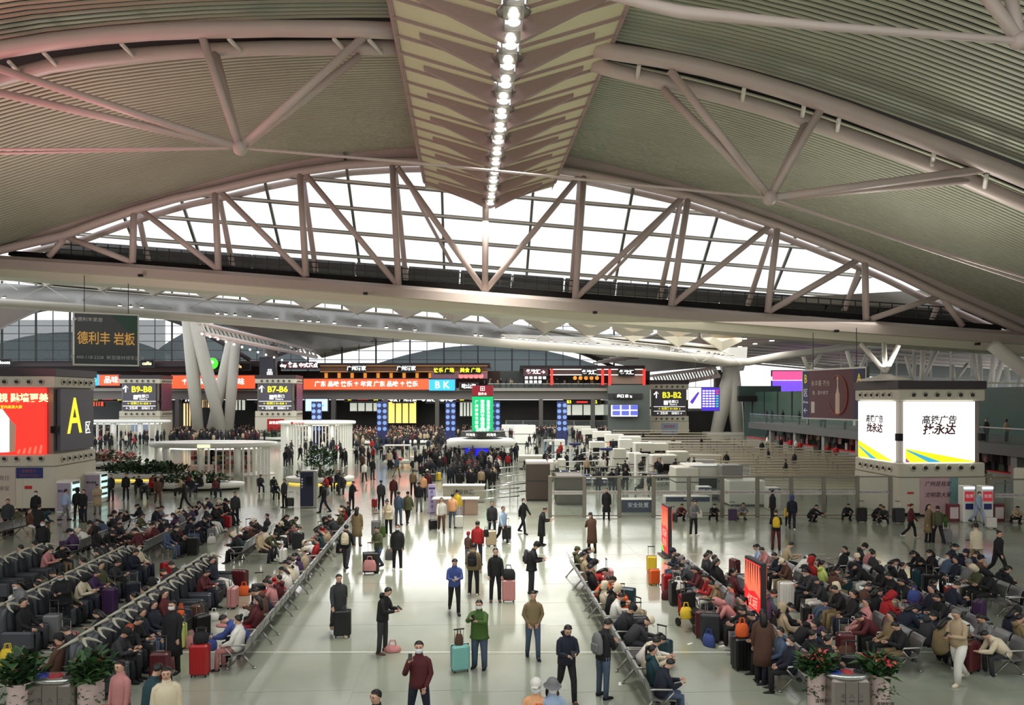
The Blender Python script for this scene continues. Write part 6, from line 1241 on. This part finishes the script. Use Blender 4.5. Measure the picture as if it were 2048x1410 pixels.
for px, py, c_, sz, lab in ((1723, 1044, 'black', (.5, .3, .7), 'big black case left of the black vest'), (1797, 1046, 'black', (.55, .32, .72), 'big black case against the right kiosk'), (1465, 1042, 'purple', (.42, .3, .6), 'purple suitcase with white print against the partition'), (1346, 1044, 'charcoal', (.4, .26, .4), 'dark case beside the maroon squatting person'), (1982, 1057, 'white', (.46, .3, .5), 'white box-like case before the ticket machines'), (1303, 1145, 'yellow', (.36, .26, .56), 'yellow suitcase at the far end of the second right row'), (1308, 1170, 'orange', (.36, .26, .5), 'orange brown case under a white bag in the second right row'), (1334, 1186, 'red', (.32, .26, .58), 'narrow bright red case in the second right row'), (1355, 1210, 'black', (.5, .34, .72), 'tall black case with a printed tote in the second right row'), (1420, 1283, 'charcoal', (.5, .34, .7), 'metallic charcoal case right of the pushchair'), (1573, 1216, 'white', (.46, .32, .76), 'large off-white suitcase between the second and third right rows'), (1484, 1338, 'black', (.46, .34, .72), 'black case under an orange bag at the near end of the second right row'), (400, 1352, 'red', (.42, .28, .7), 'tall deep red suitcase at the near end of the left aisle bench'), (358, 1298, 'lime', (.34, .26, .62), 'lime suitcase beside the black coat'), (585, 1086, 'pink', (.44, .3, .62), 'pale pink suitcase in the left steel rows'), (393, 1255, 'brown', (.3, .26, .6), 'brown case behind the right-hand padded row'), (105, 1285, 'grey', (.4, .3, .7), 'silver grey suitcase near the left padded rows'), (220, 1228, 'purple', (.4, .28, .72), 'violet grey suitcase between the padded rows'), (480, 1178, 'maroon', (.5, .32, .6), 'maroon case right of the right-hand padded row'), (1276, 1290, 'charcoal', (.46, .34, .7), 'dark camouflage-like case beside the right aisle bench'), (1242, 1228, 'orange', (.4, .28, .5), 'orange red case beside the right aisle bench'), (1690, 1320, 'maroon', (.4, .28, .62), 'maroon case left of the third right row'), (1828, 1255, 'purple', (.44, .3, .7), 'mauve suitcase between the right rows')):
    suitcase(gr(px, py), c_, rnd.uniform(-12, 12), lab, sz, rnd.random() < .5 or c_ == 'charcoal')
for px, py, c_, w_, h_, z, lab in ((1325, 1330, 'charcoal', .5, .34, .0, 'big black holdall beside the near end of the right aisle bench'), (1484, 1338, 'orange', .34, .32, .78, 'orange red drawstring bag on the black case'), (1372, 1262, 'yellow', .34, .32, .35, 'yellow bag hung on the pushchair'), (1357, 1212, 'white', .34, .3, .5, 'printed white tote on the black case'), (1622, 1306, 'pink', .3, .4, .45, 'pink rucksack right of the second right row'), (1690, 1325, 'brown', .5, .42, 0, 'striped brown tartan bag at the near end of the third right row'), (1828, 1256, 'blue', .36, .3, .76, 'bright blue bag on the mauve suitcase'), (1715, 1170, 'yellow', .3, .34, .35, 'yellow gift bag in the third right row'), (1680, 1240, 'red', .28, .3, .3, 'red gift bag in the third right row'), (402, 1350, 'black', .36, .26, .76, 'black cap-shaped bag on the tall red suitcase'), (420, 1300, 'blue', .36, .3, .0, 'royal blue bag at the near end of the left aisle bench'), (428, 1240, 'white', .3, .22, 0, 'knotted white plastic bag on the floor left'), (362, 1280, 'orange', .2, .2, .66, 'orange bag on the lime suitcase'), (140, 1330, 'white', .5, .4, .0, 'large white sack near the left bin'), (60, 1240, 'orange', .3, .4, .3, 'orange bag near the left edge'), (15, 1330, 'yellow', .4, .4, .0, 'yellow printed bag at the left edge'), (35, 1275, 'blue', .4, .34, .2, 'blue bag at the left edge'), (330, 1150, 'orange', .3, .3, 0, 'orange bag in the middle of the left rows'), (450, 1378 - 90, 'pink', .5, .1, .45, 'pink seat cover on the near end of the left aisle bench')):
    bag(gr(px, py)+Vector((0, 0, z)), c_, lab, w_, .22, h_, rnd.uniform(-.3, .3))
# pushchair beside the second right row
r = thing('pushchair', gr(1388, 1258), 'folded black pushchair beside the second right row', 'pushchair', .4)
for x in (-.25, .25):
    MB().tube([(x, -.4, .12), (x, .1, .55), (x, .45, 1.0)], .015, 6).build('frame', blackp, r); MB().tube([(x, .4, .12), (x, 0, .5), (x, -.3, .6)], .015, 6).build('frame', blackp, r)
    for y in (-.4, .4): MB().lathe([(.05, -.02), (.12, -.018), (.12, .018), (.05, .02)], 14).build('wheel', blackp, r, loc=(x, y, .12), rz=(0, pi/2, 0))
MB().rbox((0, 0, .5), (.46, .5, .08), .0, .02).rbox((0, .25, .72), (.46, .08, .5), .0, .02).build('seat', cloth('black'), r); MB().tube([(-.25, .45, 1.0), (0, .47, 1.02), (.25, .45, 1.0)], .02, 6).build('push_bar', blackp, r)

# ------------------------------------------------------------- crowds farther back
STUFF = []
def crowd(n, quad, poses, where, rots=(0, 360), pal=PAL_T, case=.0, mind=.0, stuff=False):
    """n people scattered in a picture quad projected to the floor"""
    pts = []
    while len(pts) < n:
        s, t = rnd.random(), rnd.random(); (ax, ay), (bx, by), (cx_, cy2), (dx, dy_) = quad
        px = (ax+(bx-ax)*s)*(1-t)+(dx+(cx_-dx)*s)*t; py = (ay+(by-ay)*s)*(1-t)+(dy_+(cy2-dy_)*s)*t; p = gr(px, py)
        if all((p-q[0]).length > mind for q in pts): pts.append((p, px))
        elif rnd.random() < .02: mind *= .8
    pts.sort(key=lambda q: q[1])
    for i, (p, px) in enumerate(pts):
        if stuff: STUFF.append((p, rnd.choice(poses), radians(rnd.uniform(*rots)), rnd.choice(pal))); continue
        t = rnd.choice(pal); b_ = rnd.choice(PAL_B); pose = rnd.choice(poses); nm = '%s-clad person %s, %s from the left' % (t, where, ordi(i))
        o = person(p, pose, rnd.uniform(*rots), t, b_, nm, hat=rnd.choice([None]*6+['cap', 'hood']), hatc=rnd.choice([t, 'white', 'black']), hair=rnd.choice(['black', 'black', 'black', 'brown']), s=rnd.uniform(.92, 1.05), group='people '+where, lo=True)
        if rnd.random() < case: c_ = rnd.choice(['black', 'grey', 'white', 'red', 'navy', 'pink', 'yellow', 'charcoal']); suitcase(p+Vector((rnd.choice([-.5, .5]), -.1, 0)), c_, rnd.uniform(0, 90), '%s suitcase with the %s person %s' % (c_, ordi(i), where), group='suitcases farther back')
WALK = ['stand', 'walk', 'stride', 'phone', 'stand']
crowd(16, ((700, 968), (860, 968), (850, 915), (700, 915)), WALK, 'on the open floor beyond the navy kiosk', case=.25, mind=1.6)
crowd(34, ((565, 935), (760, 935), (760, 900), (565, 905)), WALK, 'between the two oval booths', stuff=True, case=.3, mind=1.2)
crowd(16, ((840, 1000), (880, 990), (880, 900), (840, 905)), WALK, 'in the queue left of the stone desk', (150, 210), case=.3, mind=.9)
crowd(34, ((900, 992), (985, 992), (1000, 940), (890, 940)), ['stand', 'phone', 'stand', 'walk'], 'packed behind the stone desk', (130, 230), stuff=True, mind=.55)
crowd(60, ((885, 950), (1040, 945), (1030, 900), (900, 900)), ['stand', 'phone', 'stand'], 'in front of the round desk', (120, 240), stuff=True, mind=.6)
crowd(44, ((1060, 965), (1200, 960), (1260, 890), (1040, 890)), ['stand', 'phone', 'walk', 'sitlean'], 'at the security scanners', stuff=True, mind=.7)
crowd(14, ((1200, 985), (1440, 985), (1330, 930), (1190, 930)), ['stand', 'walk', 'stand'], 'among the scanners behind the fence', pal=['black', 'black', 'navy', 'charcoal'], mind=1.2)
crowd(10, ((1010, 900), (1180, 905), (1160, 880), (1010, 880)), ['stand', 'walk'], 'at the far security desks', stuff=True, mind=1.2)
crowd(20, ((255, 1000), (560, 1000), (560, 975), (260, 975)), ['sit', 'sitlean', 'sitphone', 'sit'], 'seated round the seat planter', (-60, 60), stuff=True, mind=.65)
crowd(26, ((1200, 1000), (1480, 1000), (1380, 940), (1180, 925)), ['stand', 'walk', 'sit', 'phone'], 'staffing the belts', pal=['black', 'black', 'navy', 'charcoal', 'white'], stuff=True, mind=1.0)
crowd(22, ((860, 960), (900, 940), (900, 880), (840, 890)), WALK, 'left of the round desk', stuff=True, mind=.8)
crowd(8, ((620, 990), (690, 990), (690, 972), (620, 972)), ['sit', 'sitphone'], 'seated round the festive tree', (-60, 60), stuff=True, mind=.7)
crowd(12, ((190, 905), (300, 905), (300, 885), (190, 890)), WALK, 'before the leftmost oval booth', stuff=True, mind=1.4)
crowd(9, ((1250, 905), (1700, 990), (1560, 905), (1280, 880)), ['stand', 'walk'], 'in the queue rail field', pal=['black', 'navy', 'olive', 'charcoal'], mind=4)
crowd(8, ((1530, 897), (1700, 930), (1700, 925), (1520, 892)), ['stand', 'walk'], 'at the shops under the right balcony', stuff=True, pal=['red', 'pink', 'black', 'white'], mind=1.5)
# everybody past the three hundred largest goes into one object
b = MB(); sc_ = [cloth(c_) for c_ in ('black', 'charcoal', 'navy', 'maroon', 'beige', 'white', 'red', 'teal')]+[skin, hairm('black')]; src = {}
for p, pose, rz, t in STUFF:
    if pose not in src:
        J = joints(pose); q = []
        for part, mi in ((jacket_mb(J, pose), 0), (trouser_mb(J, pose), 1), (hair_mb(J, 'short'), 9), (MB().ball(J['head'], (.078, .088, .105), 7), 8)): q.append((part, mi))
        src[pose] = q
    M = Matrix.Rotation(rz, 3, 'Z'); ti = {'black': 0, 'charcoal': 1, 'navy': 2, 'maroon': 3, 'beige': 4, 'white': 5, 'red': 6, 'teal': 7, 'cream': 5, 'khaki': 4, 'brown': 3, 'pink': 6, 'denim': 2}.get(t, rnd.choice([0, 1]))
    for part, mi in src[pose]: b.add([M@Vector(v)+p for v in part.v], part.f, ti if mi == 0 else rnd.choice([0, 0, 1, 2]) if mi == 1 else mi)
b.build('crowd', sc_, None, True, label='mixed crowd around the desks, booths and planters farther back', cat='crowd', kind='stuff')
# the dense far crowd nobody could count
b = MB(); cm_ = [cloth(c_) for c_ in ('black', 'charcoal', 'navy', 'maroon', 'beige')]+[skin, hairm('black')]
def tiny(b, p, a, mi):
    b.tube([p+Vector((0, 0, .02)), p+Vector((0, 0, .8))], [(.13, .1), (.15, .11)], 5, rnd.choice([0, 1, 2])); b.tube([p+Vector((0, 0, .75)), p+Vector((0, 0, 1.2)), p+Vector((0, 0, 1.45))], [(.19, .13), (.22, .14), (.12, .09)], 6, mi)
    b.ball(p+Vector((0, 0, 1.6)), (.09, .1, .12), 5, 5 if rnd.random() < .4 else 6)
for (x0, x1, ya, yb, n) in ((600, 905, 884, 868, 520), (340, 520, 888, 868, 170), (640, 900, 900, 886, 110), (500, 600, 884, 868, 40), (1040, 1215, 874, 866, 120), (905, 1010, 884, 868, 60), (180, 340, 882, 868, 70), (1000, 1160, 882, 874, 40), (200, 760, 893, 884, 60)):
    for _ in range(n): tiny(b, gr(rnd.uniform(x0, x1), rnd.uniform(yb, ya)), 0, rnd.choice([0, 0, 0, 1, 1, 2, 3, 4]))
b.build('crowd', cm_, None, True, label='dense distant crowd before the far gates', cat='crowd', kind='stuff')
b = MB()
for _ in range(46): p = at(rnd.uniform(960, 1215), 780, 131); p.z = 8.1; tiny(b, p, 0, rnd.choice([0, 1, 4]))
for _ in range(30): p = U(rnd.uniform(38.6, 41), rnd.uniform(50, 99), 3.2); tiny(b, p, 0, rnd.choice([0, 1, 4]))
b.build('crowd', cm_, None, True, label='scattered people on the balcony floors', cat='crowd', kind='stuff')
# ------------------------------------------------------------- light totems, bins, vending machines, cart
def totem(x, y, label, rz):
    r = thing('light_totem', (x, y, 0), label, 'advert totem', rz, 'red light totems'); MB().rbox((0, 0, 1.05), (.16, 1.06, 2.1), b=.01).build('case', steeld, r)
    for s in (-1, 1):
        MB().box(s*.082-.004, s*.082+.004, -.5, .5, .18, 2.02).build('red_face', emi('totem red', (246, 30, 34), 1.7), r)
        MB().poly([(s*.09, .5, .18), (s*.09, .5, .5), (s*.09, .1, .18)], (s*.004, 0, 0)).build('green_corner', emi('totem green', (40, 220, 60), 1.4), r)
        MB().poly([(s*.09, .5, 2.0), (s*.09, .5, 1.35), (s*.09, .2, 1.2), (s*.09, -.15, 1.28), (s*.09, -.5, 1.15), (s*.09, -.5, 2.0)], (s*.003, 0, 0)).build('peach_glow', emi('totem peach', (240, 110, 80), 1.0), r)
        for k in range(7): MB().poly([(s*.095, .45-k*.15, 2.0), (s*.095, .4-k*.15, 1.55-.1*(k % 3)), (s*.095, .36-k*.15, 2.0)], (s*.003, 0, 0)).build('dark_flame', mat('dark flame print', (90, 30, 30), .5, emit=.6), r)
        text('红运', (s*.1, .0, .95), .34, emi('coral letter', (255, 150, 130), 1.3), r, rz=s*pi/2, shear=.2); text('当头', (s*.1, .0, .55), .34, emi('coral letter', (255, 150, 130), 1.3), r, rz=s*pi/2, shear=.2)
    MB().rbox((0, 0, .02), (.5, 1.1, .04)).build('foot', steeld, r); return r
totem(6.34, 30.75, 'tall red light totem at the far end of the second right row, farther one', .05); totem(6.62, 20.4, 'tall red light totem among the right seats, nearer one', .1)
icon = mat('bin icon', (110, 104, 104), .5)
def bins(px0, px1, ytop, label):
    Y = F*(H-1.0)/(ytop-HY); x0 = (px0-CX)/F*Y; x1 = (px1-CX)/F*Y; w = x1-x0; r = thing('recycling_bin', ((x0+x1)/2, Y, 0), label, 'bin', 0, 'three-hole steel bins')
    MB().rbox((0, 0, .47), (w, .42, .94), b=.05).build('body', mat('bin steel', (150, 140, 134), .3, .6, noise=.1), r)
    MB().lathe([(.52, .94), (.56, .96), (.56, 1.0), (.52, 1.02)], 32, (0, 0, 0), sx=w, sy=.44).build('lid', chrome, r, True)
    for k, m in enumerate((mat('blue rim', (30, 60, 150), .4), mat('red rim', (160, 30, 44), .4), mat('black rim', (34, 38, 40), .4))):
        MB().lathe([(.15, 1.02), (.145, 1.035), (.11, 1.03), (.1, 1.021)], 20, sx=w*1.0, sy=.9).build('hole_rim', m, r, loc=((k-1)*w*.31, 0, 0)); text('♲△○'[k], ((k-1)*w*.22, -.215, .62), .11, icon, r); text('可回收', ((k-1)*w*.22, -.215, .52), .04, icon, r)
    for k in range(1, 3): MB().box(-w/2+w*k/3-.004, -w/2+w*k/3+.004, -.215, -.205, .05, .9).build('door_seam', steeld, r)
    return r
bins(66, 158, 1354, 'steel three-hole recycling bin between planters at the lower left'); bins(1656, 1733, 1346, 'steel three-hole recycling bin between planters at the lower right')
potm = mat('pale pink planter', (226, 200, 198), .4, noise=.08, nscale=2)
for i, (px, ytop, rr, lab) in enumerate(((42, 1362, .24, 'tall pink cylinder planter left of the left bin'), (182, 1358, .24, 'tall pink cylinder planter right of the left bin'), (1636, 1340, .2, 'tall pink cylinder planter with poinsettia left of the right bin'), (1757, 1346, .2, 'tall pink cylinder planter with poinsettia right of the right bin'))):
    p = gr(px, ytop, .95); r = thing('cylinder_planter', (p.x, p.y, 0), lab, 'planter', group='pink cylinder planters'); MB().lathe([(rr*.92, 0), (rr, .02), (rr, .92), (rr*1.04, .95), (rr*.9, .95), (rr*.88, .85)], 20).build('pot', potm, r, True)
    leafy(r, 0, 0, .92, rr*1.4, rr*1.4, .55 if i < 2 else .36, 300, (leafA, leafB), .3); leafy(r, 0, -.05, .45, rr*1.5, rr*1.2, .5, 110, (leafA, leafB), .12)
    if i > 1: leafy(r, 0, 0, 1.1, rr*1.4, rr*1.3, .22, 60, (leafR, leafP), .17); text('吉祥如意'[0:4], (rr*.2, -rr*1.02, .4), .09, dk, r)
    else: leafy(r, 0, 0, 1.2, rr*1.2, rr*1.2, .3, 14, (leafR,), .16)
# vending machines at the left kiosk
for i, (x0, x1, yt, yb) in enumerate(((112, 142, 962, 1026), (166, 200, 946, 1006))):
    Y = 9750/(yb-HY); a, b_ = at(x0, yb, Y), at(x1, yt, Y); w_, h_ = b_.x-a.x, b_.z; r = thing('vending_machine', (a.x, Y, 0), ('shorter', 'taller')[i]+' lilac-fronted vending machine with a lit glass side beside the left kiosk', 'vending machine', 0, 'vending machines')
    MB().rbox((w_/2, .45, h_/2), (w_, .9, h_), b=.02).build('cabinet', slatw, r); MB().box(.04, w_-.04, -.015, 0, .1, h_-.12).build('front_poster', mat('lilac poster', (170, 158, 178), .5, noise=.2, nscale=3), r); MB().box(w_, w_+.02, .06, .84, .3, h_-.1).build('lit_side', emi('cool showcase', (200, 240, 232), 1.0), r)
    for k in range(4): MB().box(w_+.02, w_+.03, .1, .8, .45+k*.38, .6+k*.38).build('goods_row', random.choice(hang), r)
    text('潮玩盲盒', (w_/2, -.03, h_*.68), .16, dk, r)
# ticket machines right of the right kiosk
for i, x0 in enumerate((1927, 1964)):
    a = gr(x0, 1045); r = thing('ticket_machine', a, ('left', 'right')[i]+' white ticket machine with red and blue face and glowing top', 'ticket machine', 0, 'ticket machines'); MB().rbox((.3, .25, .95), (.6, .5, 1.9), b=.03).build('cabinet', slatw, r)
    MB().box(.06, .54, -.02, 0, 1.1, 1.62).build('red_screen', mat('dull red screen', (186, 50, 60), .4, emit=.4), r); MB().box(.1, .5, -.02, 0, .68, .98).build('blue_plate', bl, r); MB().box(.02, .58, -.02, .1, 1.74, 1.86).build('glow_bar', emi('ice white', (190, 215, 255), 2.2), r)
    text('取票', (.3, -.03, 1.36), .2, whp, r)
for i, px in enumerate((1905, 1995)): r = thing('ad_stand', gr(px, 1042), 'small red-framed notice stand %s of the ticket machines' % ('left', 'right')[i], 'stand'); MB().rbox((0, 0, .45), (.6, .3, .9), b=.02).build('box', mat('maroon stand', (110, 40, 50), .5), r); MB().box(-.22, .22, -.17, -.15, .15, .75).build('notice', mat('pale notice', (206, 190, 190), .6), r)
# open white electric cart on the concourse
r = thing('electric_cart', gr(803, 934), 'open white electric cart with red seats crossing the concourse', 'cart', radians(6))
MB().rbox((-.1, 0, .5), (3.0, 1.3, .3), 0, .08).rbox((1.15, 0, .72), (.8, 1.25, .5), 0, .12).build('chassis', slatw, r)
for x in (-1.1, -.2): MB().rbox((x, 0, .75), (.5, 1.1, .25), 0, .05).rbox((x-.25, 0, 1.05), (.12, 1.1, .5), 0, .04).build('seat', mat('red seat', (196, 60, 60), .5), r)
for x, y in ((-1.4, -.6), (-1.4, .6), (.75, -.6), (.75, .6)): MB().tube([(x, y, .6), (x, y, 2.0)], .025, 6).build('roof_post', chrome, r)
MB().rbox((-.35, 0, 2.03), (2.5, 1.4, .08), 0, .03).build('roof', slatw, r)
for x in (-1.0, 1.1):
    for y in (-.6, .6): MB().lathe([(.1, -.09), (.3, -.09), (.32, 0), (.3, .09), (.1, .09)], 16).build('wheel', blackp, r, loc=(x, y, .32), rz=(pi/2, 0, 0))
MB().tube([(.55, 0, .95), (.4, 0, 1.25)], .03, 6).lathe([(.16, 0), (.19, .02), (.16, .04)], 14, (.4, 0, 1.25)).build('steering_wheel', blackp, r)
# black and white crate near the fence, paper scraps on the floor
for i, (px, py) in enumerate(((1313, 1270), (1380, 1288), (1240, 1368))): MB().rbox((0, 0, .006), (.2, .07, .006)).build('paper_scrap', slatw, None, loc=gr(px, py), rz=i*.7, label='small white paper scrap on the floor, %s right of the aisle bench' % ordi(i), cat='litter')
# ------------------------------------------------------------- lettering becomes plain mesh parts
bpy.context.view_layer.update(); dg = bpy.context.evaluated_depsgraph_get()
for o in [o for o in bpy.data.objects if o.type == 'FONT']:
    me = bpy.data.meshes.new_from_object(o.evaluated_get(dg)); nm = o.name.split('.')[0]
    n = bpy.data.objects.new(nm, me); COL.objects.link(n); n.parent = o.parent; n.matrix_basis = o.matrix_basis.copy()
    for k_ in ('label', 'category'):
        if k_ in o: n[k_] = o[k_]
    bpy.data.objects.remove(o)
d_ = {k: v for k, v in LAB.items() if len(v) > 1}
print('OBJS', len(bpy.data.objects), 'PEOPLE', NP[0], 'DUPLABELS', len(d_), list(d_.items())[:6])
print('LONG', [k for k in LAB if len(k.split()) > 16 or len(k.split()) < 4])
